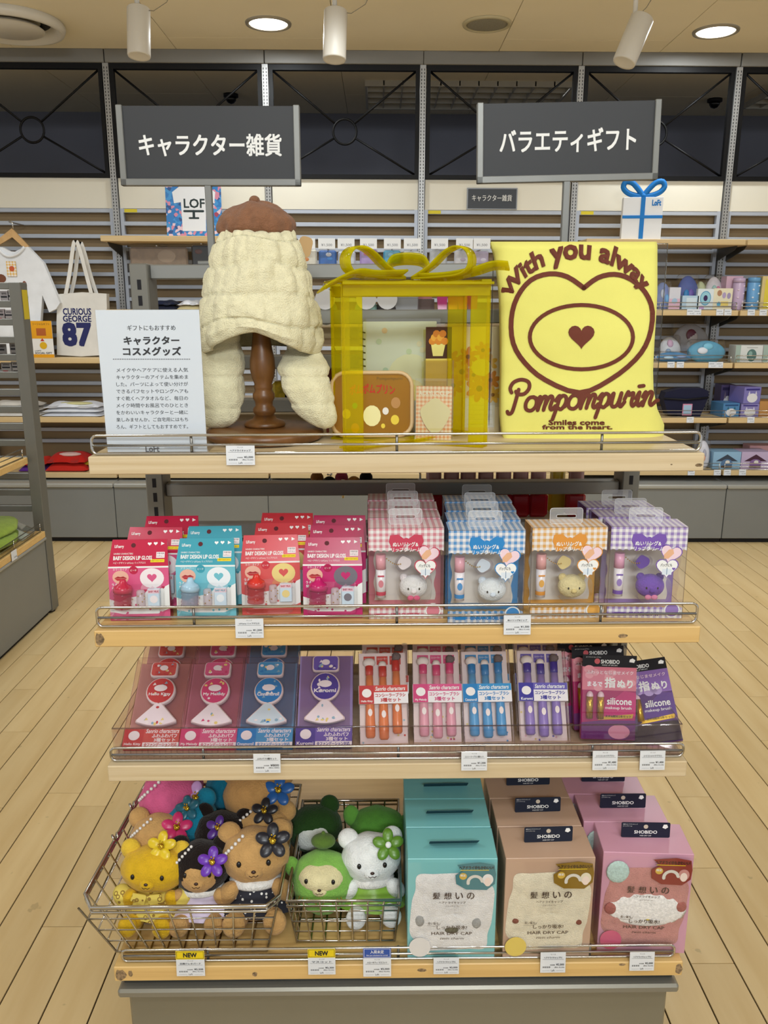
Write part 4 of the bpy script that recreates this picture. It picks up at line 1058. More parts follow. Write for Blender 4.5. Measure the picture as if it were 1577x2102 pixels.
# ================================================================== lip gloss packs on the second shelf
S2Z = 0.9150
def lip_pack(card, tint, cap, blob, word):
    t = thing('lip_gloss_pack', '', 'cosmetic pack')
    w, hf, hh, dy = 0.0905, 0.0835, 0.0385, 0.017
    C, T = GLOSSY(card), GLOSSY(tint)
    tp = 0.004
    vs = [(-w/2, 0, 0), (w/2, 0, 0), (w/2, 0, hf), (-w/2, 0, hf), (-w/2+tp, dy, hf+hh), (w/2-tp, dy, hf+hh), (w/2-tp, dy+0.001, hf+hh), (-w/2+tp, dy+0.001, hf+hh), (w/2, dy+0.004, 0), (-w/2, dy+0.004, 0)]
    MB().raw(vs, [(0, 1, 2, 3), (3, 2, 5, 4), (4, 5, 6, 7), (7, 6, 8, 9), (1, 0, 9, 8), (1, 8, 6, 5, 2), (0, 3, 4, 7, 9)], C).build('carton', t)
    mb = MB(); y = -0.0002
    mb.rect(-w/2, w/2, hf*0.0, hf*0.97, y*0.5, T)
    mb.rect(-w/2, w/2, hf*0.97, hf*1.0, y*0.5, WHITE)
    # white cloud-shaped lower area
    mb.flat([(-w/2, 0.014), (-w*0.28, 0.01), (w*0.3, 0.01), (w/2, 0.018), (w/2, hf*0.66), (w*0.36, hf*0.58), (w*0.2, hf*0.62), (0.05*w, hf*0.46), (-w*0.2, hf*0.42), (-w*0.33, hf*0.34), (-w/2, hf*0.40)], y, WHITE)
    rr = random.Random(word)
    for i in range(9): mb.disc(rr.uniform(-0.45, 0.45)*w, rr.uniform(0.05, 0.3)*hf, 0.0018, 0.0018, y*1.4, T, 8)
    mb.disc(-w*0.30, hf*0.80, w*0.135, w*0.115, y*1.3, PAPER('#eab59f'), 18)
    L1, L2 = PAPER('#c2353d'), PAPER('#a82530')
    lx, lz = -w*0.30, hf*0.785
    mb.flat([(lx-0.0095, lz), (lx-0.004, lz+0.0028), (lx, lz+0.0018), (lx+0.004, lz+0.0028), (lx+0.0095, lz), (lx, lz-0.0002)], y*1.6, L2)
    mb.flat([(lx-0.0095, lz-0.0002), (lx, lz-0.0006), (lx+0.0095, lz-0.0002), (lx+0.005, lz-0.0038), (lx-0.005, lz-0.0038)], y*1.6, L1)
    mb.text(word, -w*0.42, -w*0.19, hf*0.925, hf*0.965, y*1.6, WHITE, 0.01)
    mb.disc(-w*0.08, hf*0.93, w*0.075, w*0.07, y*1.5, C, 14); mb.text('ピーチ', -w*0.13, -w*0.03, hf*0.91, hf*0.945, y*1.8, WHITE)
    mb.text('うるつや', -w*0.45, -w*0.24, hf*0.64, hf*0.69, y*1.6, WHITE, 0.02); mb.text('発色', -w*0.45, -w*0.33, hf*0.57, hf*0.62, y*1.6, WHITE, 0.02)
    mb.disc(w*0.22, hf*0.78, w*0.2, w*0.17, y*1.5, PAPER(blob), 24); mb.heart(w*0.22, hf*0.78, w*0.16, y*1.8, T)
    mb.heart(w*0.40, hf*0.60, 0.005, y*1.6, C); mb.heart(w*0.1, hf*0.55, 0.004, y*1.6, C)
    mb.build('front_print', t)
    ang = math.atan2(dy, hh); Mh = Matrix.Translation((0, 0, hf)) @ Euler((-ang, 0, 0)).to_matrix().to_4x4(); hl = math.hypot(dy, hh)
    mb = MB(Mh)
    mb.text("Lil'carry", -w*0.41, -w*0.26, hl*0.66, hl*0.80, y, WHITE, 0.03); mb.disc(-w*0.10, hl*0.78, 0.0036, 0.0036, y, PAPER('#5a1a22'), 14)
    mb.heart(w*0.17, hl*0.82, 0.006, y, WHITE); mb.heart(w*0.27, hl*0.83, 0.006, y, WHITE); mb.flat([(w*0.36, hl*0.77), (w*0.42, hl*0.83), (w*0.36, hl*0.9)], y, WHITE)
    mb.text('BABY DESIGN LIP GLOSS', -w*0.42, w*0.22, hl*0.24, hl*0.38, y, WHITE, 0.03)
    mb.text('SANRIO CHARACTERS', -w*0.42, -w*0.1, hl*0.44, hl*0.5, y, WHITE, 0.01)
    mb.text("ベビーデザイン Lil'Carry リップグロス", -w*0.42, w*0.12, hl*0.08, hl*0.17, y, WHITE)
    mb.rect(w*0.20, w*0.43, hl*0.14, hl*0.25, y, YEL); mb.rect(w*0.29, w*0.43, hl*0.3, hl*0.52, y, PAPER('#f5e6e6')); mb.text('対象年齢', w*0.30, w*0.42, hl*0.43, hl*0.5, y*1.5, INK); mb.text('15才以上', w*0.30, w*0.42, hl*0.33, hl*0.40, y*1.5, INK)
    mb.text('お菓子ではありません', w*0.21, w*0.42, hl*0.17, hl*0.22, y*1.5, INK)
    mb.build('header_print', t)
    # little bottle
    bt = MB(Matrix.Translation((-w*0.25, -0.013, 0.021)) @ Euler((0, R(3), 0)).to_matrix().to_4x4())
    G = tinted(cap, '#f3d8dc', 0.35, 0.15)
    bt.lathe([(0.008, 0), (0.0128, 0.001), (0.0132, 0.004), (0.0122, 0.006), (0.0132, 0.009), (0.0122, 0.012), (0.0132, 0.015), (0.0122, 0.018), (0.0135, 0.021), (0.012, 0.0255)], 18, m=G); bo = bt.build('gloss_bottle', t)
    cp = MB(Matrix.Translation((-w*0.25, -0.013, 0.021)) @ Euler((0, R(3), 0)).to_matrix().to_4x4())
    cp.lathe([(0.0140, 0.0255), (0.0142, 0.031), (0.0125, 0.035), (0.006, 0.039), (0.0045, 0.044), (0.003, 0.046)], 18, m=GLOSSY(cap)); cp.build('bottle_cap', bo)
    MB().lathe([(0.0055, 0), (0.0065, 0.004), (0.0062, 0.026), (0.004, 0.028)], 14, (0.004, -0.009, 0.021), tinted('#efe6ea', '#f6eef0', 0.4, 0.1)).build('charm_tube', t)
    mc = MB().rbox(w*0.155, w*0.36, -0.008, -0.002, 0.021, 0.050, 0.0006, PAPER('#cfe0ee')).build('mini_carton', t)
    MB().rect(w*0.16, w*0.355, 0.043, 0.049, -0.0083, PAPER('#f3d3dc')).disc(w*0.257, 0.034, 0.006, 0.006, -0.0083, PAPER(blob), 14).text('BABY MILK', w*0.175, w*0.34, 0.0445, 0.0475, -0.0085, PAPER(card), 0.02).build('carton_print', mc)
    ch = MB(); pts = [(-0.006+0.018*math.sin(i*0.45), -0.016-0.001*(i % 2), 0.045-0.0042*abs(i-5)) for i in range(11)]
    for p in pts: ch.ell(p, (0.0011, 0.0011, 0.0011), M('#c9a86a', 0.25, 1.0), 6, 4)
    ch.build('bead_chain', t, kind='stuff')
    # clear blister
    bl = MB(); o = rrect(-w*0.43, w*0.42, 0.006, 0.056, 0.008, 3); n = len(o)
    bl.raw([(p[0], -0.0004, p[1]) for p in o]+[(p[0]*0.94, -0.028, (p[1]-0.031)*0.92+0.031) for p in o], [(i, (i+1) % n, n+(i+1) % n, n+i) for i in range(n)]+[tuple(range(n, 2*n))], clear(gloss=0.55, rough=0.05), False)
    bl.build('blister', t)
    return t
LV = {'pink': lip_pack('#c01f45', '#dd5c88', '#c42a48', '#f4e9ea', 'カラータイプ'), 'teal': lip_pack('#3f9fb2', '#74c0cf', '#a9cbe0', '#eef2f6', 'プランパー'),
      'coral': lip_pack('#cb3440', '#da5a58', '#d8352c', '#ecd488', 'カラータイプ '), 'magenta': lip_pack('#b00d4c', '#c42a6d', '#c21666', '#77707a', 'カラータイプ  ')}
LP = [('pink', 289, 1273, -7, 'crimson pink lip gloss pack, front one at the left end of the second shelf'), ('pink', 319, 1256, -9, 'crimson pink lip gloss pack behind the leftmost front pack'), ('pink', 356, 1238, -8, 'rearmost crimson pink lip gloss pack behind two others'),
      ('teal', 425, 1270, -7, 'light blue lip gloss pack in the front row'), ('teal', 443, 1253, -9, 'light blue lip gloss pack behind the front light blue one'),
      ('coral', 558, 1261, -7, 'coral red lip gloss pack in the front row'), ('coral', 579, 1245, -9, 'coral red lip gloss pack behind the front coral one'), ('coral', 590, 1230, -8, 'rearmost coral red lip gloss pack behind two others'),
      ('magenta', 684, 1268, -7, 'magenta lip gloss pack in the front row beside the checked boxes'), ('magenta', 693, 1251, -9, 'magenta lip gloss pack behind the front magenta one'), ('magenta', 697, 1237, -8, 'rearmost magenta lip gloss pack behind two others')]
seen = set()
for c, px, py, ln, lab in LP:
    p = UZ(px, py, S2Z)
    if 'rearmost' in lab: p.z += 0.018
    elif 'behind' in lab: p.z += 0.010
    rz = R(random.Random(px).uniform(-2.5, 2.5))
    if c not in seen:
        o = LV[c]; o.location = p; o.rotation_euler = (R(ln), 0, rz); o['label'] = lab; o['group'] = 'lip gloss packs'; UNIT.append(o); seen.add(c)
    else: dup(LV[c], p, (R(ln), 0, rz), lab, 'lip gloss packs', True)

# ================================================================== checked boxes with a ring and a lip cream
def plush_head(t, c, r, col, ear, bow=None, rx=1.18):
    """small soft toy head with two round ears"""
    h = MB().ell(c, (r*rx, r*0.8, r), PLUSH(col), 20, 14).build('toy_head', t)
    for s in (-1, 1): MB().ell((c[0]+s*r*0.78, c[1]+0.002, c[2]+r*0.72), (r*0.36, r*0.25, r*0.36), PLUSH(ear), 12, 8).build('toy_ear', h)
    for s in (-1, 1): MB().ell((c[0]+s*r*0.45, c[1]-r*0.72, c[2]+0.0), (r*0.08, r*0.06, r*0.11), GLOSSY('#1b1718'), 8, 6).build('eye', h)
    MB().ell((c[0], c[1]-r*0.80, c[2]-r*0.22), (r*0.26, r*0.12, r*0.2), PLUSH(ear), 10, 8).build('muzzle', h)
    if bow:
        for s in (-1, 1): MB().ell((c[0]+s*r*0.26, c[1]-r*0.62, c[2]-r*0.82), (r*0.28, r*0.14, r*0.22), CLOTH(bow), 10, 8).build('bow_loop', h)
def ring_box(col, deep, toy, ear, bow, name, tube):
    t = thing('ring_box', '', 'gift box')
    w, h, d = 0.1135, 0.1425, 0.056
    GI = check_cloth(col, 112); Cc = PAPER(deep)
    MB().box(-w/2, w/2, 0.0, d, h-0.0006, h, GI).build('checked_top', t)
    # scalloped front header and bottom strip
    top = [(-w/2, h)]+[(-w/2+w*i/48, 0.106+0.0022*abs(math.sin(PI*i/4))) for i in range(49)]+[(w/2, h)]
    MB().prism(top, -0.0003, 0.0003, GI).build('checked_header', t)
    MB().prism([(-w/2, 0), (w/2, 0), (w/2, 0.0165)]+[(w/2-w*i/48, 0.0165+0.0015*abs(math.sin(PI*i/4))) for i in range(49)], -0.0003, 0.0003, GI).build('checked_base', t)
    MB().box(-w/2, w/2, d-0.001, d, 0, h-0.001, PAPER(col)).build('back_card', t)
    mb = MB(); yb = d-0.0013
    mb.flat([(-w*0.42, 0.012)]+[(w*0.42, 0.012)]+[(w*0.42+0.0016*math.sin(i*0.8), 0.012+0.11*i/24) for i in range(25)]+[(-w*0.42-0.0016*math.sin(i*0.8), 0.122-0.11*i/24) for i in range(25)], yb, PAPER('#e9e2da'))
    mb.build('inner_print', t)
    S = clear(gloss=0.5, rough=0.05)
    MB().rect(-w/2, w/2, 0, h, -0.0008, S).build('clear_front', t)
    for s in (-1, 1):
        MB().raw([(s*w/2, 0, 0), (s*w/2, d, 0), (s*w/2, d, h), (s*w/2, 0, h)], [(0, 1, 2, 3)], S).build('clear_side', t)
    mb = MB()
    for x in (-w/2, w/2):
        for y in (-0.0004, d): mb.cyl((x, y, 0), (x, y, h), 0.0006, n=5, m=clear('#e6e2e2', 0.9, 0.15), caps=False)
    mb.tube([(-w/2, -0.0004, h), (w/2, -0.0004, h)], 0.0006, 5, m=clear('#e6e2e2', 0.9, 0.15))
    mb.build('box_edge', t, kind='stuff')
    # hang tab with a slotted hole
    tb = MB(); o = rrect(-0.025, 0.025, h, h+0.024, 0.004, 4); n = len(o); ins = rrect(-0.015, 0.015, h+0.009, h+0.014, 0.0022, 4)
    m_ = tinted('#f4f4f4', '#ffffff', 0.28, 0.1)
    tb.raw([(p[0], d*0.45, p[1]) for p in o]+[(p[0], d*0.45, p[1]) for p in ins], [(i, (i+1) % n, n+(i+1) % n, n+i) for i in range(n)], m_)
    tb.tube([(p[0], d*0.45, p[1]) for p in o], 0.0005, 4, True, tinted('#f0f0f0', '#ffffff', 0.6, 0.15)); tb.tube([(p[0], d*0.45, p[1]) for p in ins], 0.0005, 4, True, tinted('#f0f0f0', '#ffffff', 0.6, 0.15))
    tb.build('hang_tab', t)
    # prints on the front
    mb = MB(); y = -0.0012; bz = 0.1215
    for s in (-1, 1):
        mb.flat([(0, bz+0.002), (s*0.012, bz+0.011), (s*0.024, bz+0.010), (s*0.026, bz), (s*0.022, bz-0.009), (s*0.011, bz-0.007), (0, bz-0.002)], y, Cc)
        mb.flat([(s*0.003, bz-0.004), (s*0.024, bz-0.008), (s*0.019, bz-0.016), (s*0.012, bz-0.013), (s*0.003, bz-0.012)], y*0.98, Cc)
    mb.disc(0, bz+0.001, 0.005, 0.005, y*1.03, PAPER(deep), 12)
    mb.text('ぬいリング&', -0.020, 0.018, bz-0.0075, bz-0.0005, y*1.1, WHITE, 0.02); mb.text('リップクリーム', -0.022, 0.022, bz-0.0155, bz-0.009, y*1.1, WHITE, 0.02)
    mb.heart(0.033, 0.100, 0.033, y, Cc, R(-12)); mb.heart(0.033, 0.1, 0.030, y*1.06, PAPER('#f0d3dc'), R(-12))
    mb.flat([(0.024, 0.094), (0.030, 0.094), (0.038, 0.102), (0.036, 0.109), (0.030, 0.108), (0.023, 0.100)], y*1.1, PAPER('#e8b48e'))
    mb.heart(0.029, 0.0785, 0.034, y*1.12, Cc); mb.heart(0.029, 0.0785, 0.031, y*1.16, WHITE); mb.text('バッグにも', 0.019, 0.036, 0.0815, 0.0865, y*1.2, INK, 0.02)
    mb.rect(0.022, 0.036, 0.069, 0.078, y*1.2, PAPER('#dfe7ef')); mb.rect(0.0285, 0.0295, 0.069, 0.08, y*1.24, PAPER('#7e93ad')); mb.heart(0.039, 0.078, 0.005, y*1.24, Cc)
    mb.build('front_print', t); mb = MB()
    mb.text(name, -w*0.2, w*0.18, 0.004, 0.0095, y, Cc, 0.03); mb.disc(w*0.36, 0.013, 0.012, 0.012, y, WHITE, 18); mb.disc(w*0.36, 0.013, 0.010, 0.010, y*1.06, PAPER(col), 18)
    mb.rect(-w*0.40, -w*0.26, 0.004, 0.009, y, Cc)
    mb.build('base_print', t)
    # lip cream tube
    lx = -w*0.335
    tu = MB().cyl((lx, 0.016, 0.03), (lx, 0.016, 0.075), 0.0075, n=16, m=GLOSSY('#f2e9ec')).build('lip_cream', t)
    MB().cyl((lx, 0.016, 0.075), (lx, 0.016, 0.098), 0.0079, 0.0075, n=16, m=GLOSSY(tube)).build('tube_cap', tu)
    MB().cyl((lx, 0.016, 0.034), (lx, 0.016, 0.040), 0.0077, n=16, m=GLOSSY(deep), caps=False).build('tube_band', tu)
    MB().disc(lx, 0.053, 0.004, 0.006, 0.0082, PAPER(col), 12).rect(lx-0.005, lx+0.005, 0.064, 0.0665, 0.0082, PAPER(deep)).build('tube_print', tu)
    # flat charm on a bead chain, then the soft toy head
    cc = (-0.002, 0.02, 0.083)
    MB(Matrix.Translation(cc)).prism([(0.0135*math.cos(a)*(1+0.13*math.sin(2*a+1)), 0.0135*math.sin(a)*(1+0.1*math.cos(3*a))) for a in (2*PI*i/24 for i in range(24))], -0.001, 0.001, clear('#f2eef0', 0.7, 0.1)).build('charm_border', t)
    MB(Matrix.Translation(cc)).prism([(0.0095*math.cos(a)*(1+0.13*math.sin(2*a+1)), 0.0105*math.sin(a)*(1+0.1*math.cos(3*a))) for a in (2*PI*i/20 for i in range(20))], -0.0014, -0.0011, GLOSSY(ear)).build('charm', t)
    ch = MB()
    for i in range(9): f = i/8; ch.ell((lx+0.006+(cc[0]-0.012-lx)*f, 0.014, 0.094-0.012*math.sin(PI*f*0.6)), (0.0011,)*3, M('#c9a24a', 0.25, 1.0), 6, 4)
    ch.build('bead_chain', t, kind='stuff')
    plush_head(t, (0.012, 0.022, 0.0445), 0.0185, toy, ear, bow)
    o = rrect(-0.014, 0.042, 0.020, 0.068, 0.016, 4); n = len(o)
    MB().raw([(p[0], 0.04, p[1]) for p in o]+[((p[0]-0.014)*0.9+0.014, 0.004, (p[1]-0.044)*0.9+0.044) for p in o], [(i, (i+1) % n, n+(i+1) % n, n+i) for i in range(n)]+[tuple(range(n, 2*n))], clear(gloss=0.4, rough=0.06)).build('inner_blister', t)
    return t
RB = {'pink': ring_box('#d9828f', '#c8455c', '#f2efee', '#f5e9ea', '#e05a86', 'HELLO KITTY', '#e8a3ad'), 'blue': ring_box('#4f93cf', '#2f86c8', '#eef3f8', '#dfe9f4', None, 'CINNAMOROLL', '#e8a9b6'),
      'orange': ring_box('#e6ac55', '#de9540', '#ecdca6', '#e6d08e', None, 'POMPOMPURIN', '#e8a9a6'), 'purple': ring_box('#9a7fc0', '#7a58ae', '#7d56b8', '#6d48a6', '#e58ab0', 'KUROMI', '#e6a6c0')}
RP = [('pink', 834, 1270, 0, 'pink checked box with a white toy head in the front row'), ('pink', 834, 0, 1, 'second pink checked box in the row behind the front one'), ('pink', 832, 0, 2, 'third pink checked box back in its row'), ('pink', 826, 0, 3, 'rearmost pink checked box of the row'),
      ('blue', 996, 1277, 0, 'blue checked box with a white toy head in the front row'), ('blue', 990, 0, 1, 'second blue checked box in the row behind the front one'), ('blue', 984, 0, 2, 'third blue checked box back in its row'), ('blue', 976, 0, 3, 'rearmost blue checked box of the row'),
      ('orange', 1163, 1269, 0, 'orange checked box with a cream toy head standing alone in its row'),
      ('purple', 1322, 1268, 0, 'purple checked box with a purple toy head in the front row'), ('purple', 1312, 0, 1, 'second purple checked box behind the front one'), ('purple', 1303, 0, 2, 'rearmost purple checked box of the row')]
base = {}
for c, px, py, k, lab in RP:
    if k == 0:
        p = UZ(px, py, S2Z); base[c] = p; o = RB[c]; o.location = p; o.rotation_euler = (R(-2), 0, R({'pink': 0.5, 'blue': -0.5, 'orange': 1.5, 'purple': -3}[c])); o['label'] = lab; o['group'] = 'checked ring boxes'; UNIT.append(o)
    else:
        p = base[c].copy(); p.y += 0.0605*k; p.x += {'pink': -0.001, 'blue': 0.003, 'purple': -0.004}[c]*k
        dup(RB[c], p, (R(-2), 0, R(random.Random(k*7+px).uniform(-2, 2))), lab, 'checked ring boxes', True)

# ================================================================== puff and brush sets in the tray
S3Z = 0.6942
RISER = clear('#f2eff0', 0.4, 0.08)
def puff_set(col, deep, puff, cname, base_c):
    t = thing('puff_set', '', 'puff set')
    w, h, d = 0.0905, 0.160, 0.024
    MB().box(-w/2, w/2, d-0.001, d, 0, h, PAPER(base_c)).build('back_card', t)
    MB().box(-w/2+0.004, w/2-0.004, 0.012, 0.0125, 0.002, h-0.004, clear('#f4f0f2', 0.5)).build('inner_tray', t)
    # puffs
    def puff(o, name, pr):
        n = len(o); cx = sum(p[0] for p in o)/n; cz = sum(p[1] for p in o)/n
        sc = lambda p, k: (cx+(p[0]-cx)*k, cz+(p[1]-cz)*k)
        vs = [(p[0], 0.012, p[1]) for p in o]+[(p[0], 0.006, p[1]) for p in o]+[(sc(p, 0.93)[0], 0.0035, sc(p, 0.93)[1]) for p in o]
        fs = [(k*n+i, k*n+(i+1) % n, (k+1)*n+(i+1) % n, (k+1)*n+i) for k in (0, 1) for i in range(n)]+[tuple(range(2*n, 3*n))]
        q = MB().raw(vs, fs, CLOTH(puff_c)).build(name, t)
        m2 = MB(); m2.flat([sc(p, 0.9) for p in o], 0.0033, PAPER(pr)); rr = random.Random(cname+name)
        for i in range(10):
            a = sc(rr.choice(o), rr.uniform(0.2, 0.75)); kx = rr.choice(['#e9d784', '#8fb7c9', deep, '#f4f0ec'])
            if i % 3: m2.disc(a[0], a[1], rr.uniform(0.0015, 0.0032), rr.uniform(0.0015, 0.003), 0.0031-0.00005*i, PAPER(kx), 8)
            else: m2.flat([(a[0]-0.003, a[1]-0.002), (a[0]+0.003, a[1]-0.001), (a[0], a[1]+0.003)], 0.0031-0.00005*i, PAPER(kx))
        if name == 'round_puff': m2.text(cname, -0.018, 0.018, 0.0905, 0.0965, 0.0022, WHITE, 0.03); m2.disc(0, 0.105, 0.011, 0.006, 0.0022, PAPER('#f2eeee'), 16)
        if name == 'square_puff': m2.text(cname, -0.013, 0.013, 0.128, 0.132, 0.0022, PAPER(deep), 0.02); m2.disc(0, 0.142, 0.007, 0.005, 0.0022, PAPER('#f4efee'), 14)
        m2.build('puff_print', q)
    puff_c = '#f1e4e2'
    tri = [(-0.033, 0.046)]+[(-0.033+0.066*i/10, 0.046-0.007*math.sin(PI*i/10)) for i in range(1, 10)]+[(0.033, 0.046), (0.033, 0.050), (0.006, 0.079), (0, 0.0815), (-0.006, 0.079), (-0.033, 0.050)]
    puff(tri, 'sector_puff', '#f0e9ec' if deep != '#2f86c8' else '#cfe6ee')
    puff(arc(0, 0.101, 0.0245, 0, 345, 24), 'round_puff', deep)
    puff(rrect(-0.0225, 0.0225, 0.127, 0.154, 0.005, 3), 'square_puff', col)
    # title band
    MB().box(-w/2, w/2, -0.0002, d-0.001, 0.001, 0.034, PAPER(deep)).build('title_band', t)
    mb = MB(); y = -0.0005
    mb.rect(-w*0.15, w/2, 0.0015, 0.0095, y*0.8, WHITE); mb.rect(-w*0.15, w/2, 0.0095, 0.0335, y*0.8, PAPER(col))
    mb.text('Sanrio characters', -w*0.12, w*0.47, 0.025, 0.032, y, WHITE, 0.02, shear=0.25); mb.text('ふわふわパフ', 0.0, w*0.44, 0.0175, 0.0235, y, WHITE, 0.03); mb.text('3種セット', 0.004, w*0.42, 0.0105, 0.0165, y, WHITE, 0.03)
    mb.text('全ファンデーション対応', -w*0.12, w*0.46, 0.003, 0.0085, y, PAPER(deep), 0.03); mb.text(cname, -w*0.47, -w*0.18, 0.004, 0.009, y, WHITE, 0.02); mb.disc(-w*0.32, 0.021, 0.009, 0.008, y, WHITE, 16)
    mb.build('title_print', t)
    S = clear('#fdf6f8', 0.5, 0.05)
    MB().rect(-w/2-0.001, w/2+0.001, 0, h, -0.0008, S).build('clear_front', t)
    for s in (-1, 1): MB().raw([(s*(w/2+0.001), -0.0008, 0), (s*(w/2+0.001), d, 0), (s*(w/2+0.001), d, h), (s*(w/2+0.001), -0.0008, h)], [(0, 1, 2, 3)], S).build('clear_side', t)
    MB().tube([(p[0], 0, p[1]) for p in ((-w/2-0.001, 0), (w/2+0.001, 0), (w/2+0.001, h), (-w/2-0.001, h))], 0.0006, 4, True, clear('#e8dde0', 0.9, 0.15)).build('box_edge', t)
    return t
PS = [(puff_set('#cf5a55', '#c64548', 'x', 'Hello Kitty', '#e9b6ae'), 308, 1536, 'red and white puff set at the left end of the tray', 'puff set behind the red one, mostly hidden under the shelf'),
      (puff_set('#d8628c', '#cf4a78', 'x', 'My Melody', '#e6a6b8'), 425, 1536, 'pink puff set second from the left in the tray', 'puff set behind the pink one, mostly hidden under the shelf'),
      (puff_set('#4c9fd0', '#2f86c8', 'x', 'Cinnamoroll', '#7fb6da'), 541, 1535, 'blue puff set third from the left in the tray', 'puff set behind the blue one, mostly hidden under the shelf'),
      (puff_set('#6a5ab0', '#4b3f98', 'x', 'Kuromi', '#a89bd2'), 664, 1534, 'purple puff set fourth from the left in the tray', None)]
for i, (o, px, py, lab, lab2) in enumerate(PS):
    p = UZ(px, py, S3Z+0.004)
    o.location = p; o.rotation_euler = (R(-52 if i < 3 else -44), 0, R(0)); o['label'] = lab; o['group'] = 'puff sets in the tray'; UNIT.append(o)
    if lab2: q = p.copy(); q.y += 0.054; q.z += 0.012; dup(o, q, (R(-52), 0, 0), lab2, 'puff sets in the tray', True)
def brush_set(col, deep, cname, hcol, tip):
    t = thing('brush_set', '', 'brush set')
    w, h, d = 0.0775, 0.150, 0.020
    MB().box(-w/2, w/2, d-0.001, d, 0, h, PAPER('#efe3e0')).build('back_card', t)
    mb = MB(); y = d-0.0014; rr = random.Random(cname)
    for k in (-1, 0, 1): mb.rect(k*w*0.28-w*0.12, k*w*0.28+w*0.12, h*0.87, h*0.965, y, PAPER(col)); mb.text('コンシーラー', k*w*0.28-w*0.1, k*w*0.28+w*0.1, h*0.925, h*0.945, y-0.0002, WHITE, 0.02); mb.text('ブラシ', k*w*0.28-w*0.06, k*w*0.28+w*0.06, h*0.89, h*0.912, y-0.0002, WHITE, 0.02)
    for i in range(16): mb.disc(rr.uniform(-0.45, 0.45)*w, rr.uniform(0.03, 0.38)*h, 0.0018, 0.0018, y, PAPER(rr.choice([col, '#e8d48c', '#9fc2d2', '#e7b9c6'])), 7)
    mb.build('back_print', t)
    for k in (-1, 0, 1):
        x = k*w*0.285; dz = {-1: 0.0, 0: -0.003, 1: 0.006 if tip == 'tall' else 0.0}[k]
        b = MB().lathe([(0.0055, 0), (0.0078, 0.003), (0.0082, 0.02), (0.0068, 0.075), (0.006, 0.102)], 14, (x, 0.010, 0.012+dz), GLOSSY(hcol)).build('brush_handle', t)
        fe = MB().lathe([(0.0063, 0.1), (0.0067, 0.103), (0.0067, 0.117), (0.006, 0.118)], 14, (x, 0.010, 0.012+dz), GLOSSY(deep)).build('ferrule', b)
        if k == 1: MB(Matrix.Translation((x, 0.010, 0.133+dz)) @ Euler((0, R(22), 0)).to_matrix().to_4x4()).lathe([(0.0045, -0.004), (0.0065, 0.001), (0.0078, 0.005), (0.006, 0.009), (0.002, 0.0105)], 14, m=M('#6d6668', 0.9, 0, 0.2, 400)).build('bristles', b)
        else: MB().ell((x, 0.010, 0.133+dz-(0.001 if k == 0 else 0)), ((0.0105, 0.0085, 0.008) if k == -1 else (0.0066, 0.0066, 0.0066)), M('#efebe6', 0.9), 16, 10).build('sponge_tip', b)
        MB().disc(x, 0.012+dz+0.04, 0.0036, 0.006, 0.0014, PAPER('#f4eeec'), 12).build('handle_print', b)
    S = clear('#fdf8f8', 0.5, 0.05)
    MB().rect(-w/2-0.001, w/2+0.001, 0, h, -0.0008, S).build('clear_front', t)
    for s in (-1, 1): MB().raw([(s*(w/2+0.001), -0.0008, 0), (s*(w/2+0.001), d, 0), (s*(w/2+0.001), d, h), (s*(w/2+0.001), -0.0008, h)], [(0, 1, 2, 3)], S).build('clear_side', t)
    MB().tube([(p[0], 0, p[1]) for p in ((-w/2-0.001, 0), (w/2+0.001, 0), (w/2+0.001, h), (-w/2-0.001, h))], 0.0006, 4, True, clear('#e8e0de', 0.9, 0.15)).build('box_edge', t)
    z0, z1 = h*0.435, h*0.63
    MB().box(-w/2-0.0014, w/2+0.0014, -0.0018, d+0.0004, z0, z1, PAPER('#f3eef0')).build('paper_sleeve', t)
    mb = MB(); y = -0.0021
    mb.rect(-w/2-0.001, -w*0.2, z0, z1, y*0.98, PAPER(deep)); mb.rect(-w*0.2, w/2+0.001, z0+(z1-z0)*0.62, z1, y*0.98, PAPER(col))
    mb.text('Sanrio characters', -w*0.17, w*0.46, z0+(z1-z0)*0.70, z0+(z1-z0)*0.92, y, WHITE, 0.02, shear=0.25)
    mb.text('コンシーラーブラシ', -w*0.17, w*0.46, z0+(z1-z0)*0.36, z0+(z1-z0)*0.56, y, PAPER(deep), 0.03); mb.text('3種セット', -w*0.06, w*0.36, z0+(z1-z0)*0.09, z0+(z1-z0)*0.30, y, PAPER(deep), 0.03)
    mb.text(cname, -w*0.47, -w*0.23, z0+(z1-z0)*0.06, z0+(z1-z0)*0.2, y, WHITE, 0.02); mb.disc(-w*0.35, z0+(z1-z0)*0.58, w*0.10, w*0.09, y, PAPER('#f5f0ee'), 16)
    mb.build('sleeve_print', t)
    return t
BS = [(brush_set('#cf4a44', '#c23a3a', 'Hello Kitty', '#df7a45', 'tall'), 790, 1530, 'orange handled concealer brush set in the tray', 'concealer brush set behind the orange one'), (brush_set('#d9588a', '#d0477c', 'My Melody', '#e3a0b4', ''), 901, 1527, 'pink handled concealer brush set in the tray', 'concealer brush set behind the pink one'),
      (brush_set('#3c93cc', '#2680c0', 'Cinnamoroll', '#4b9fd8', ''), 1006, 1526, 'blue handled concealer brush set in the tray', 'concealer brush set behind the blue one'), (brush_set('#6a5fb4', '#40399a', 'Kuromi', '#8f7cc8', ''), 1121, 1524, 'purple handled concealer brush set in the tray', 'concealer brush set behind the purple one')]
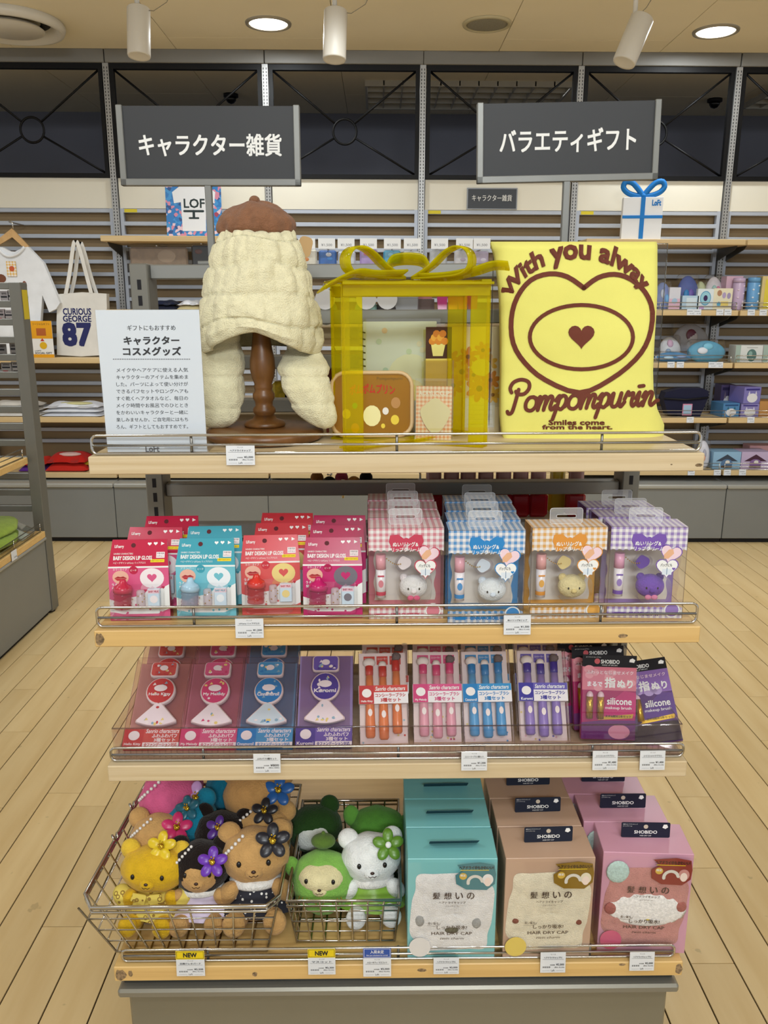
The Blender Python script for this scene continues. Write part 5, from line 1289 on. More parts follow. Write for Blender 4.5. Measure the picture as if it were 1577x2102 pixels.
for i, (o, px, py, lab, lab2) in enumerate(BS):
    p = UZ(px, py, S3Z+0.003)
    o.location = p; o.rotation_euler = (R(-33), 0, R([2, 0, 1, -1][i])); o['label'] = lab; o['group'] = 'brush sets in the tray'; UNIT.append(o)
    q = p.copy(); q.y += 0.032; q.z += 0.002; dup(o, q, (R(-33), 0, R(-1)), lab2, 'brush sets in the tray', True)
def silicone_pack(c1, c2, tube):
    t = thing('silicone_brush_pack', '', 'cosmetic pack')
    w, h = 0.0865, 0.137
    MB().rbox(-w/2, w/2, 0, 0.012, 0, h*0.86, 0.0008, tinted(c2, '#d8a8c8', 0.75, 0.15)).build('box_body', t)
    hd = MB().box(-w/2, w/2, 0.0, 0.001, h*0.86, h, PAPER('#141016')).build('black_header', t)
    mb = MB(); y = -0.0003
    mb.text('SHOBIDO', -w*0.16, w*0.18, h*0.90, h*0.945, y, WHITE, 0.02); mb.disc(-w*0.23, h*0.925, 0.0045, 0.0045, y, PAPER('#c25a60'), 14); mb.text('MAKE UP BRUSH', -w*0.14, w*0.14, h*0.875, h*0.888, y, WHITE)
    mb.flat([(w*0.36, h*0.925), (w*0.45, h*0.918), (w*0.47, h*0.95), (w*0.42, h*0.97), (w*0.37, h*0.955)], y, WHITE); mb.text('メイクシリコンブラシ', -w*0.44, -w*0.16, h*0.965, h*0.98, y, WHITE)
    mb.build('header_print', hd)
    mb = MB()
    mb.rect(-w/2, w/2, h*0.585, h*0.86, y, PAPER(c1))
    rr = random.Random(c1)
    for i in range(8): mb.disc(rr.uniform(-0.42, 0.42)*w, rr.uniform(0.6, 0.84)*h, 0.005+0.004*rr.random(), 0.005+0.003*rr.random(), y*1.1, PAPER('#e79aa6' if c2 != '#5a3a8e' else '#b9a0d6'), 14)
    mb.text('ふわっとなじませメイク', -w*0.42, w*0.44, h*0.775, h*0.815, y*1.4, PAPER('#f7dfe6'), 0.02); mb.text('まるで', -w*0.40, -w*0.13, h*0.63, h*0.685, y*1.4, PAPER('#f6f2f8'), 0.03); mb.text('指', -w*0.08, w*0.11, h*0.62, h*0.735, y*1.4, WHITE, 0.03); mb.text('ぬり', w*0.15, w*0.43, h*0.62, h*0.71, y*1.4, WHITE, 0.03)
    mb.build('upper_print', t); mb = MB()
    mb.flat([(-w*0.18, h*0.27), (w*0.5, h*0.29), (w*0.5, h*0.56), (w*0.28, h*0.585), (w*0.12, h*0.5), (-w*0.05, h*0.42)], y, PAPER(c2)); mb.text('silicone', -w*0.03, w*0.42, h*0.42, h*0.50, y*1.4, WHITE, 0.02); mb.text('makeup brush', -w*0.06, w*0.42, h*0.355, h*0.40, y*1.4, WHITE, 0.01)
    GO = M('#d9b13c', 0.3, 0.6)
    mb.flat([(-w*0.2, h*0.235), (w*0.44, h*0.265), (w*0.46, h*0.315), (-w*0.1, h*0.275)], y*1.6, GO); mb.text('太め&細め2本セット', -w*0.06, w*0.42, h*0.268, h*0.298, y*2, INK, 0.02)
    mb.build('title_print', t); mb = MB()
    mb.flat([(-w/2, 0.001), (w/2, 0.001), (w/2, h*0.24), (-w*0.1, h*0.23), (-w/2, h*0.2)], y, PAPER('#6d2a6e' if c2 != '#5a3a8e' else '#2a2036')); mb.disc(w*0.2, h*0.1, w*0.2, h*0.085, y*1.4, PAPER('#dd8fa6' if c2 != '#5a3a8e' else '#3a3046'), 20)
    mb.build('lower_print', t)
    for x in (-w*0.36, -w*0.16):
        b = MB().cyl((x, -0.004, h*0.26), (x, -0.004, h*0.52), 0.0055, n=14, m=M('#cfa23a', 0.25, 0.8)).build('gold_tube', t)
        MB().ell((x, -0.004, h*0.52), (0.0055, 0.0055, 0.008), GLOSSY('#e9c4cf'), 12, 8).build('silicone_tip', b)
    MB().box(-w/2-0.001, w/2+0.001, -0.0105, -0.010, 0, h*0.84, clear(gloss=0.5)).build('clear_front', t)
    return t
sp = silicone_pack('#d9798c', '#c2286e', 'x'); sv = silicone_pack('#8d6ab8', '#5a3a8e', 'x')
for o, px, py, rot, lab in ((sp, 1248, 1519, (R(-14), R(1), R(-3)), 'pink silicone makeup brush pack with black header, front one in the tray'), (None, 1237, 1505, (R(-16), R(-1), R(1)), 'pink silicone makeup brush pack behind the front one'), (None, 1205, 1492, (R(-18), R(0), R(1)), 'rearmost pink silicone makeup brush pack, mostly hidden'),
                            (sv, 1345, 1526, (R(-40), R(-14), R(-12)), 'violet silicone makeup brush pack leaning at the right end of the tray')):
    p = UZ(px, py, S3Z+0.003)
    if o is not None: o.location = p; o.rotation_euler = rot; o['label'] = lab; o['group'] = 'silicone brush packs'; UNIT.append(o)
    else: p.y += 0.012; dup(sp, p, rot, lab, 'silicone brush packs', True)

# ================================================================== red bottles on the far side shelf
RED = GLOSSY('#a81222'); LIDP = GLOSSY('#b98a88')
def bottle(x, y, zz, body, lid, lab):
    t = thing('nail_bottle', lab, 'bottle', (x, y, zz), group='small bottles on the far side shelf', unit=True)
    MB().rbox(-0.0195, 0.0195, -0.014, 0.014, 0, 0.05, 0.006, body).build('glass', t)
    MB().lathe([(0.014, 0.05), (0.016, 0.054), (0.0155, 0.10), (0.012, 0.104)], 16, m=lid).build('lid', t)
for i, px in enumerate((890, 926, 960, 996, 1032, 1067, 1103)):
    p = UY(px, 1040, 1.63); bottle(p.x, 1.63, 0.9565, RED, LIDP, 'red bottle number %s from the left in the row seen under the top shelf' % ['one', 'two', 'three', 'four', 'five', 'six', 'seven'][i])
p = UY(1180, 1040, 1.63); bottle(p.x, 1.63, 0.9565, RED, LIDP, 'red bottle standing apart right of the yellow one')
p = UY(1142, 1040, 1.66); bottle(p.x, 1.66, 0.9565, GLOSSY('#d0b020'), GLOSSY('#d8c040'), 'yellow bottle in the row of red bottles')

# ================================================================== hair cap boxes on the bottom shelf
BZ = 0.3712
def cap_box(col, cap, trim, sticker, pom, tab, tabtext=True, fold=False):
    t = thing('hair_cap_box', '', 'gift box')
    w, h, d = 0.1385, 0.183, 0.0765
    C = M(col, 0.28, 0, 0.02, 5)
    MB().rbox(-w/2, w/2, 0, d, 0, h, 0.0008, C).build('carton', t)
    # towelling seen through the wavy window
    o = []
    for i in range(72):
        a = 2*PI*i/72; k = 1+0.045*math.sin(6*a+0.5)+0.02*math.sin(4*a)
        cx, sz = math.cos(a), math.sin(a)
        o.append((w*0.455*k*math.copysign(abs(cx)**0.45, cx), 0.087+0.072*k*math.copysign(abs(sz)**0.5, sz)))
    n = len(o); vs, fs = [], []; rings = 14
    for k in range(rings+1):
        f = 1-k/rings
        for (x, zz) in o:
            X, Z = x*f, 0.087+(zz-0.087)*f
            row = (Z-0.02)/0.032
            pf = abs(math.sin((X/w)*PI*7+0.8*int(row+9)))**0.5*0.6+abs(math.sin(PI*row))**0.4*0.5
            vs.append((X, -0.0004-(0.0036*pf*min(1, k/2) if k else 0), Z))
    for k in range(rings):
        for i in range(n): fs.append((k*n+i, k*n+(i+1) % n, (k+1)*n+(i+1) % n, (k+1)*n+i))
    MB().raw(vs, fs, M(cap, 0.95, 0, 0.08, 70, 0.9, 600, sheen=0.3, spec=0.1), True).build('towelling_window', t)
    if pom:
        for (x, zz, rx, rz, cc) in pom: MB().ell((x*w, -0.0030, zz), (rx, 0.0030, rz), M(cc, 0.9, 0, 0.15, 300, 0.5, 500), 14, 8).build('towelling_patch', t)
    INKB = PAPER('#4a3a34'); y = -0.0068
    mb = MB()
    for i, c in enumerate('髪想いの'): x = -w*0.19+i*w*0.127-0.004; mb.text(c, x, x+0.0115, 0.1155, 0.1275, y, INKB, 0.016)
    mb.text('ヘアドライキャップ', -w*0.15, w*0.15, 0.107, 0.1115, y, INKB, 0.01); mb.text('-ツインチャーム-', -w*0.08, w*0.08, 0.1015, 0.1045, y, INKB)
    mb.text('長い髪も', -w*0.27, -w*0.15, 0.069, 0.0735, y, INKB, 0.01); mb.band([(-w*0.28, 0.0675), (-w*0.2, 0.066), (-w*0.14, 0.0685), (-w*0.13, 0.072)], 0.0004, y, INKB)
    mb.text('しっかり吸水!', -w*0.17, w*0.17, 0.060, 0.0675, y, INKB, 0.016); mb.text('HAIR DRY CAP', -w*0.23, w*0.23, 0.0500, 0.0555, y, INKB, 0.012); mb.text('twin charm', -w*0.13, w*0.14, 0.0415, 0.0455, y, INKB, shear=0.3)
    mb.build('front_lettering', t)
    mb = MB(); mb.disc(-w*0.36, 0.026, 0.017, 0.018, -0.0055, PAPER(trim), 22); mb.build('corner_motif', t)
    # die-cut sticker
    so = [(w*0.05, 0.176), (w*0.3, 0.180), (w*0.46, 0.176), (w*0.48, 0.160), (w*0.47, 0.143), (w*0.38, 0.132), (w*0.15, 0.133), (w*0.04, 0.143), (w*0.03, 0.158), (w*0.12, 0.166)]
    MB().prism(so, -0.0066, -0.0058, PAPER(sticker)).build('sticker', t)
    mb = MB(); y = -0.0070
    mb.text('ヘアドライ中もかわいい!', w*0.07, w*0.45, 0.169, 0.1755, y, PAPER('#3a2a20'), 0.03); mb.rect(w*0.08, w*0.40, 0.1672, 0.1682, y, YEL); mb.disc(w*0.115, 0.157, 0.006, 0.006, y, PAPER('#d6b04a'), 14); mb.text('限定', w*0.085, w*0.145, 0.1565, 0.1605, y*1.02, WHITE, 0.02)
    mb.band(arc(w*0.25, 0.146, 0.011, 10, 190, 10), 0.005, y, PAPER('#dcd6cc')); mb.disc(w*0.39, 0.151, 0.0085, 0.010, y, PAPER(cap), 18); mb.disc(w*0.39, 0.147, 0.0055, 0.008, y*1.02, PAPER('#f2ddd0'), 16)
    mb.build('sticker_print', t)
    # hang tab standing on the lid
    ang = R(-4) if not fold else R(48)
    Mt = Matrix.Translation((0.004, d*0.5, h)) @ Euler((ang, 0, R(1.5))).to_matrix().to_4x4()
    tbm = PAPER(tab)
    tb = MB(Mt).prism(rrect(-0.0385, 0.0385, 0.0006, 0.0265, 0.002, 3), -0.0004, 0.0004, tbm).build('hang_tab', t)
    if tabtext:
        mb = MB(Mt); y = -0.0007
        mb.text('SHOBIDO', -0.018, 0.018, 0.0075, 0.013, y, WHITE, 0.02); mb.text('HAIR DRY CAP', -0.009, 0.009, 0.003, 0.005, y, WHITE); mb.disc(0, 0.0195, 0.0036, 0.0036, y, PAPER('#c9bba8'), 14)
        mb.text('髪想いのヘアドライキャップ', -0.036, -0.013, 0.0225, 0.0245, y, WHITE); mb.text('(ツインチャーム)', -0.036, -0.022, 0.0190, 0.0212, y, WHITE)
        mb.flat([(0.026, 0.018), (0.031, 0.016), (0.035, 0.019), (0.033, 0.0235), (0.028, 0.0235)], y, WHITE)
        mb.build('tab_print', tb)
    MB().rect(-w/2-0.0006, w/2+0.0006, 0, h, -0.0085, clear(gloss=0.35, rough=0.05)).build('clear_wrap', t)
    return t
CB = [(cap_box('#7cc0c2', '#e9e6e4', '#e4e0dc', '#4c7f86', [(-0.36, 0.073, 0.0075, 0.010, '#9a9a98'), (0.28, 0.069, 0.0075, 0.010, '#9a9a98'), (0.0, 0.056, 0.011, 0.006, '#5f5a44')], '#123c48', False, True), (0.116, 1.087), -0.5, 'teal'),
      (cap_box('#c2a189', '#e7dcc2', '#e3c860', '#8a6a1e', [(-0.37, 0.072, 0.0055, 0.0045, '#7a3f30'), (0.35, 0.068, 0.005, 0.0045, '#7a3f30')], '#1c2334'), (0.267, 1.087), 0.5, 'beige'),
      (cap_box('#d29bb0', '#c98d86', '#d0607e', '#8c3a30', [(-0.33, 0.15, 0.018, 0.020, '#b9d2cc'), (0.02, 0.082, 0.062, 0.030, '#efebe8'), (-0.38, 0.083, 0.010, 0.011, '#a56058'), (0.40, 0.090, 0.009, 0.010, '#a56058'), (0.04, 0.066, 0.006, 0.003, '#d8c060')], '#1c1f33'), (0.421, 1.096), -3.5, 'pink')]
for o, (x, y), rz, nm in CB:
    o.location = (x, y, BZ); o.rotation_euler = (0, 0, R(rz)); o['label'] = '%s hair dry cap box in the front row of the bottom shelf' % nm; o['group'] = 'hair cap boxes'; UNIT.append(o)
    for k, wd in ((1, 'second'), (2, 'third')):
        dup(o, (x-{'teal': 0.0, 'beige': 0.002, 'pink': 0.012}[nm]*k, y+0.079*k, BZ), (0, 0, R(rz*0.5)), '%s hair dry cap box, %s from the front in its row' % (nm, wd), 'hair cap boxes', True)

# ================================================================== wire baskets
def wire_basket(lab, rim, floor_pts, zr, zf, L, nx, ny, rows, back_h=0.0):
    """rim and floor outlines (front-left, front-right, back-right, back-left)"""
    t = thing('wire_basket', lab, 'basket', L, unit=True)
    Rm = Matrix.Translation(-Vector(L)); r = 0.0020
    rp = [Vector((*p, zr)) for p in rim]; k = len(rp)
    MB(Rm).tube([tuple(p) for p in rp], 0.0034, 8, True, CHROME).build('rim', t)
    MB(Rm).tube([(p.x, p.y, p.z-0.009) for p in rp], 0.0022, 8, True, CHROME).build('rim', t)
    fl = [Vector((*p, zf)) for p in floor_pts]
    mb = MB(Rm)
    MB(Rm).tube([tuple(p) for p in fl], 0.0021, 8, True, CHROME).build('bottom_ring', t)
    # level wires round the sides
    def per(poly, s):
        ln = [(poly[(i+1) % 4]-poly[i]).length for i in range(4)]; s = s*4; i = int(s) % 4; return poly[i].lerp(poly[(i+1) % 4], s-int(s))
    r4 = [Vector((*p, zr)) for p in ((rim[0], rim[1], rim[2], rim[3]) if k == 4 else (Vector((rim[5][0], rim[0][1])), Vector((rim[2][0], rim[1][1])), Vector(rim[3]), Vector(rim[4])))]
    for j in range(1, rows):
        f = j/rows; mb.tube([tuple(a.lerp(b, f)) for a, b in zip(r4, fl)], r*0.85, 6, True, CHROME)
    mb.build('level_wires', t, kind='stuff')
    mb = MB(Rm)
    for side, n in ((0, nx), (1, ny), (2, nx), (3, ny)):
        for i in range(n+1):
            f = i/n; a = r4[side].lerp(r4[(side+1) % 4], f); b = fl[side].lerp(fl[(side+1) % 4], f)
            mb.cyl(a, b, r*0.85, n=6, m=CHROME, caps=False)
    mb.build('upright_wires', t, kind='stuff')
    mb = MB(Rm)
    for i in range(1, nx): f = i/nx; mb.cyl(fl[0].lerp(fl[1], f), fl[3].lerp(fl[2], f), r*0.85, n=6, m=CHROME, caps=False)
    for i in range(1, 5): f = i/5; mb.cyl(fl[0].lerp(fl[3], f), fl[1].lerp(fl[2], f), r*0.85, n=6, m=CHROME, caps=False)
    mb.build('floor_wires', t, kind='stuff')
    for q in ([rp[-1].lerp(rp[-2], 0.45), rp[-1].lerp(rp[-2], 0.75)] if k > 4 else []):
        MB(Rm).tube([(q.x+0.004*math.cos(a), q.y+0.007*math.sin(a), q.z+0.004+0.006*math.sin(2*a)) for a in (2*PI*i/10 for i in range(10))], 0.0022, 6, True, CHROME).build('handle_loop', t)
    return t
wire_basket('large chrome wire basket holding a pile of soft toys', [(-0.447, 1.089), (-0.175, 1.089), (-0.157, 1.113), (-0.150, 1.42), (-0.456, 1.43), (-0.467, 1.12)], [(-0.420, 1.104), (-0.178, 1.104), (-0.172, 1.41), (-0.428, 1.41)], 0.47, 0.3745, (-0.31, 1.26, 0.3722), 9, 10, 4)
wire_basket('small chrome wire basket holding green and white soft toys', [(-0.144, 1.112), (0.036, 1.113), (0.040, 1.385), (-0.143, 1.385)], [(-0.132, 1.122), (0.027, 1.122), (0.030, 1.37), (-0.130, 1.37)], 0.459, 0.3745, (-0.05, 1.25, 0.3722), 7, 9, 4)

# ================================================================== soft toys
GOLDB = M('#d8b23a', 0.25, 0.9)
def satin(c): return M(c, 0.3, 0, 0.06, 60, 0.1, 200, sheen=0.4)
def flower_part(t, c, r, col, core=None, ang=0.0, tilt=-0.5, n=5):
    Mf = Matrix.Translation(c) @ Euler((tilt, 0, 0)).to_matrix().to_4x4()
    f = MB(Mf).ell((0, -0.002, 0), (r*0.2, r*0.12, r*0.2), core or GOLDB, 10, 6).build('flower', t)
    for i in range(n):
        a = ang+2*PI*i/n; MB(Mf @ Matrix.Rotation(-a, 4, 'Y')).ell((r*0.58, 0, 0), (r*0.45, r*0.13, r*0.34), satin(col), 14, 8).build('petal', f)
    if core is None:
        mb = MB(Mf)
        for i in range(9): a = i*2.4; mb.ell((r*0.16*math.cos(a), -r*0.22-0.0006*i, r*0.16*math.sin(a)+r*0.02*i), (0.0014,)*3, GOLDB, 6, 4)
        mb.build('stamen', f, kind='stuff')
def pearls(t, pts, r=0.0026):
    f = MB()
    p = smooth3(pts, 10); acc = 0; last = None; M_ = M('#e9e4e0', 0.2, 0.1, coat=0.5)
    for q in p:
        if last is None or (q-last).length > r*2.05: f.ell(q, (r, r, r), M_, 10, 6); last = q
    f.build('pearl_strand', t, kind='stuff')
def smooth3(pts, k):
    P = [Vector(p) for p in pts]; out = []; n = len(P)
    for i in range(n-1):
        p0, p1, p2, p3 = P[max(0, i-1)], P[i], P[i+1], P[min(n-1, i+2)]
        for j in range(k):
            s = j/k; out.append(0.5*((2*p1)+(p2-p0)*s+(2*p0-5*p1+4*p2-p3)*s*s+(3*p1-p0-3*p2+p3)*s**3))
    out.append(P[-1]); return out
def toy(lab, loc, rot, col, s=1.0, face=None, ear='round', earcol=None, dress=None, dresskind='shirt', fl=None, flpos=(0.022, -0.03, 0.118), limbs=True, pearl=False, bodycol=None, head=(0.047, 0.036, 0.038), muzzle=None, eyes=True, group='soft toys in the large wire basket', hz=0.088, facez=-0.12):
    """plain soft toy animal sitting with its legs forward; faces -y"""
    t = thing('soft_toy', lab, 'soft toy', loc, rot, group=group, unit=True)
    t.scale = (s, s, s)
    P, B = PLUSH(col), PLUSH(bodycol or col)
    nz = lambda d: 0.02*math.sin(9*d.x+3*d.z)+0.015*math.sin(11*d.z-4*d.y)
    hc = Vector((0, 0, hz))
    MB().ell(hc, head, P, 30, 20, disp=nz).build('head', t)
    if face: MB().ell(hc+Vector((0, -head[1]*0.30, head[2]*facez)), (head[0]*(0.74 if facez < 0 else 0.78), head[1]*0.80, head[2]*(0.70 if facez < 0 else 0.5)), PLUSH(face), 26, 16).build('face', t)
    E_ = PLUSH(earcol or col)
    for sx in (-1, 1):
        if ear == 'round': MB().ell(hc+Vector((sx*head[0]*0.74, 0.004, head[2]*0.78)), (0.0165, 0.010, 0.0165), E_, 16, 10).build('ear', t)
        elif ear == 'long': MB().ell(hc+Vector((sx*head[0]*0.5, 0.004, head[2]*1.35)), (0.0155, 0.011, 0.034), E_, 16, 12, (0, R(sx*12), 0)).build('ear', t)
        elif ear == 'side': MB().ell(hc+Vector((sx*head[0]*0.98, 0.0, head[2]*0.45)), (0.014, 0.010, 0.018), E_, 16, 10, (0, R(sx*25), 0)).build('ear', t)
    if eyes:
        hc_ = hc; hc = hc+Vector((0, 0, head[2]*0.34)) if facez > 0 else hc
        fy_ = -head[1]*(1.02 if face else 0.90)
        if face:
            frx, fry, frz = head[0]*(0.74 if facez < 0 else 0.78), head[1]*0.80, head[2]*(0.70 if facez < 0 else 0.5); fcz = hc_.z+head[2]*facez
            fsy = lambda x, z_: -head[1]*0.30-fry*math.sqrt(max(0.05, 1-(x/frx)**2-((z_-fcz)/frz)**2))
            ey = fsy(head[0]*0.40, hc.z+head[2]*0.02)+0.0004; fy_ = fsy(0, hc.z-head[2]*0.30)+0.003
        else: ey = -head[1]*0.925
        for sx in (-1, 1): MB().ell((hc.x+sx*head[0]*0.42, ey, hc.z+head[2]*0.02), (0.0033, 0.0022, 0.0042), GLOSSY('#17110f'), 10, 8).build('eye', t)
        mz = MB().ell(hc+Vector((0, fy_*1.0, -head[2]*0.30)), (0.0125, 0.007, 0.009), PLUSH(muzzle or face or col), 14, 10).build('muzzle', t)
        MB().ell(hc+Vector((0, fy_*1.0-0.0068, -head[2]*0.22)), (0.0034, 0.0018, 0.0024), GLOSSY('#3a2118'), 10, 6).build('nose', mz)
        MB().band([(-0.006, 0), (-0.003, -0.002), (0, -0.0005), (0.003, -0.002), (0.006, 0)], 0.0009, 0, GLOSSY('#3a2118')).build('mouth', mz).location = hc+Vector((0, fy_*1.0-0.0074, -head[2]*0.22-0.0045))
        hc = hc_
    MB().ell((0, 0.004, 0.034), (0.036, 0.029, 0.036), B, 24, 16, disp=nz).build('body', t)
    if limbs:
        for sx in (-1, 1):
            MB().ell((sx*0.037, -0.012, 0.043), (0.013, 0.014, 0.021), B, 16, 10, (R(30), R(-sx*35), 0)).build('arm', t)
            lg = MB().ell((sx*0.024, -0.030, 0.014), (0.0145, 0.023, 0.0135), B, 16, 10, (0, 0, R(sx*12))).build('leg', t)
            MB().ell((sx*0.027, -0.047, 0.0155), (0.0155, 0.009, 0.0165), B, 16, 10).build('foot', lg)
    if dress:
        m = dress
        n = 40; vs, fs = [], []
        zs = [(0.058, 0.024), (0.052, 0.034), (0.042, 0.041), (0.030, 0.045), (0.018, 0.047)] if dresskind == 'shirt' else [(0.056, 0.026), (0.046, 0.034), (0.036, 0.038), (0.028, 0.045), (0.018, 0.053)]
        for zz, r in zs:
            for i in range(n):
                a = 2*PI*i/n; k = 1+(0.05*math.sin(8*a) if zz < 0.03 else 0.01*math.sin(8*a))
                vs.append((r*k*math.cos(a)*1.05, 0.004+r*k*0.86*math.sin(a), zz))
        for k in range(len(zs)-1):
            for i in range(n): fs.append((k*n+i, (k+1)*n+i, (k+1)*n+(i+1) % n, k*n+(i+1) % n))
        MB().raw(vs, fs, m, True).build('garment', t)
        if dresskind == 'shirt':
            for sx in (-1, 1):
                MB().ell((sx*0.046, -0.008, 0.045), (0.021, 0.018, 0.014), m, 16, 10, (R(20), R(-sx*38), 0)).build('sleeve', t)
                MB().prism([(0, 0.061), (sx*0.022, 0.064), (sx*0.026, 0.052), (sx*0.004, 0.046)], -0.0385, -0.0365, m).build('collar', t)
        else:
            MB().tube([(0.030*math.cos(2*PI*i/24), 0.004+0.027*math.sin(2*PI*i/24), 0.055) for i in range(24)], 0.007, 8, True, M('#efece8', 0.95, 0, 0.1, 200, 1.0, 500, sheen=0.4)).build('fur_collar', t)
    if fl:
        cs, core, r, ang = fl if len(fl) == 4 else (*fl, 0.3)
        flower_part(t, flpos, r*1.28, cs, core, ang)
    if pearl: pearls(t, [hc+Vector((-head[0]*0.92, -head[1]*0.35, head[2]*0.12)), hc+Vector((-head[0]*0.78, -head[1]*0.62, head[2]*0.35)), hc+Vector((-head[0]*0.55, -head[1]*0.65, head[2]*0.62)), hc+Vector((-head[0]*0.25, -head[1]*0.45, head[2]*0.93))])
    return t
def spots(bg, fg, scale, lo=0.0, hi=0.32, ringed=True):
    k = ('spots', bg, fg, scale)
    if k in MATS: return MATS[k]
    m, n, l, b = base_mat('spotted_cloth_'+bg.strip('#'))
    tc = n.new('ShaderNodeTexCoord'); v = n.new('ShaderNodeTexVoronoi'); v.inputs['Scale'].default_value = scale
    l.new(tc.outputs['Object'], v.inputs['Vector'])
    r = n.new('ShaderNodeValToRGB'); e = r.color_ramp.elements; r.color_ramp.interpolation = 'CONSTANT'
    e[0].color = (*lin(bg if ringed else fg), 1); e[1].position = 0.2 if ringed else hi; e[1].color = (*lin(fg if ringed else bg), 1)
    if ringed: q = r.color_ramp.elements.new(0.36); q.color = (*lin(bg), 1)
    l.new(v.outputs['Distance'], r.inputs['Fac']); l.new(r.outputs['Color'], b.inputs['Base Color']); b.inputs['Roughness'].default_value = 0.8
    MATS[k] = m; return m
def tp(px, py, Y, dz): p = UY(px, py, Y); return Vector((p.x, p.y, p.z-dz))
FZ = 0.3770
TAN = '#c79c63'; DK = '#211917'
toy('yellow soft toy in a leopard print shirt at the front left of the large basket', (-0.375, 1.165, FZ), (R(-14), 0, R(-4)), '#dcb024', 1.04, dress=spots('#e6cf62', '#9a7a34', 95), fl=('#e2c21e', None, 0.0185), flpos=(0.014, -0.012, 0.128), earcol='#e3bd3c', head=(0.056, 0.040, 0.036))
toy('black hooded soft toy with tan face and lilac skirt in the large basket', (-0.296, 1.165, FZ-0.001), (R(-16), 0, R(2)), DK, 1.05, face=TAN, bodycol=TAN, dress=M('#d8cbe6', 0.7, 0, 0.1, 40), dresskind='skirt', fl=('#6a2fae', None, 0.0185), flpos=(0.024, -0.036, 0.108), pearl=True, head=(0.045, 0.038, 0.042))
toy('tan soft toy in a spotted navy dress with a black flower in the large basket', (-0.204, 1.170, FZ), (R(-16), 0, R(5)), TAN, 1.22, dress=spots('#20202c', '#e8e6e2', 150, ringed=False, hi=0.25), dresskind='skirt', fl=('#1c1c26', None, 0.0185), flpos=(0.026, -0.030, 0.116), pearl=True)
kw = dict(limbs=False, eyes=False)
toy('tan soft toy head with a rose pink flower behind the yellow soft toy', tp(312, 1735, 1.215, 0.10), (R(-20), R(6), R(8)), TAN, 1.1, fl=('#c92a68', None, 0.019), flpos=(0.026, -0.028, 0.11), pearl=True, **kw)
toy('black soft toy half hidden behind the black hooded one, purple flower', tp(438, 1715, 1.225, 0.105), (R(-18), R(4), R(-6)), DK, 1.05, fl=('#4f2585', None, 0.016), flpos=(0.0, -0.034, 0.108), **kw)
toy('turquoise soft toy with a dark teal flower in the middle of the large basket', tp(408, 1700, 1.255, 0.095), (R(-16), R(-14), R(0)), '#1d7f9c', 1.1, fl=('#155e72', None, 0.016), flpos=(0.012, -0.028, 0.116), **kw)
toy('pink long eared soft toy with lilac flower at the left of the large basket', tp(340, 1672, 1.285, 0.09), (R(-14), R(3), R(5)), '#d6618e', 1.2, ear='long', fl=('#c79ad0', None, 0.019), flpos=(0.040, -0.022, 0.098), pearl=True, **kw)
toy('tan soft toy with a blue flower behind the one in the navy dress', tp(518, 1672, 1.275, 0.095), (R(-18), R(0), R(-5)), '#c0925a', 1.3, fl=('#1c5aa0', None, 0.017), flpos=(0.036, -0.026, 0.104), pearl=False, **kw)
toy('tan soft toy with a black flower just behind the front tan one', tp(530, 1718, 1.235, 0.105), (R(-18), R(0), R(-5)), TAN, 1.15, fl=('#191922', None, 0.016), flpos=(0.008, -0.026, 0.124), pearl=True, **kw)
toy('turquoise soft toy with a teal flower at the back of the large basket', tp(452, 1650, 1.34, 0.09), (R(-14), R(12), R(-6)), '#1b7a98', 1.2, fl=('#1a7f8a', None, 0.019), flpos=(0.020, -0.032, 0.108), pearl=False, **kw)
toy('pink soft toy at the very back left of the large basket, half under the shelf', tp(352, 1632, 1.37, 0.10), (R(-10), 0, 0), '#cc5585', 1.2, ear='long', fl=('#b98acb', None, 0.019), flpos=(0.042, -0.024, 0.080), pearl=True, **kw)
toy('tan soft toy with an orange flower at the back right of the large basket', tp(557, 1645, 1.36, 0.095), (R(-14), R(-10), R(4)), '#b98a56', 1.1, fl=('#d98a1e', None, 0.021), flpos=(0.026, -0.030, 0.096), pearl=True, **kw)
G2 = 'soft toys in the small wire basket'
t = toy('round green dome shaped soft toy with a cream face in the small basket', (-0.094, 1.178, FZ+0.002), (R(-14), 0, R(-3)), '#86bb55', 1.0, face='#ecdfae', ear='side', earcol='#7cb24c', limbs=False, group=G2, head=(0.053, 0.045, 0.052), hz=0.056, facez=0.30)
MB().ell((0, 0.006, 0.122), (0.021, 0.019, 0.012), PLUSH('#5d7a34'), 18, 10).ell((0, 0.006, 0.134), (0.004, 0.004, 0.005), PLUSH('#5d7a34'), 8, 6).build('top_tuft', t)
GT = M('#b99a3a', 0.35, 0.6)
mb = MB()
def body_y(x, zz): return -0.0455*math.sqrt(max(0.02, 1-(x/0.053)**2-((zz-0.056)/0.052)**2))-0.0004
def stitch(pts, r=0.0008): return [(x, body_y(x, zz)-0.0006, zz) for x, zz in pts]
for x in (-0.036, -0.030, -0.022, 0.022, 0.030, 0.036): MB().tube(stitch([(x*0.95, 0.046), (x, 0.040), (x*0.98, 0.032)]), 0.0008, 5, m=GT).build('gold_stitch', t)
MB().tube(stitch([(p[0], p[1]) for p in heart_pts(0, 0.038, 0.014, n=20)]), 0.0008, 5, True, GT).build('gold_stitch', t)
toy('white soft toy in a green satin dress with a green flower in the small basket', (-0.010, 1.182, FZ), (R(-14), 0, R(4)), '#f0f1ef', 1.08, dress=satin('#86b23e'), dresskind='skirt', fl=('#5d8a22', M('#f2f2ee', 0.8), 0.019), flpos=(0.026, -0.030, 0.118), group=G2, earcol='#f3f3f1')
toy('dark green soft toy behind the round green one in the small basket', tp(672, 1718, 1.285, 0.09), (R(-16), R(-16), R(0)), '#2b4a20', 1.1, face='#e6eae4', group=G2, muzzle='#8cc25a', **kw)
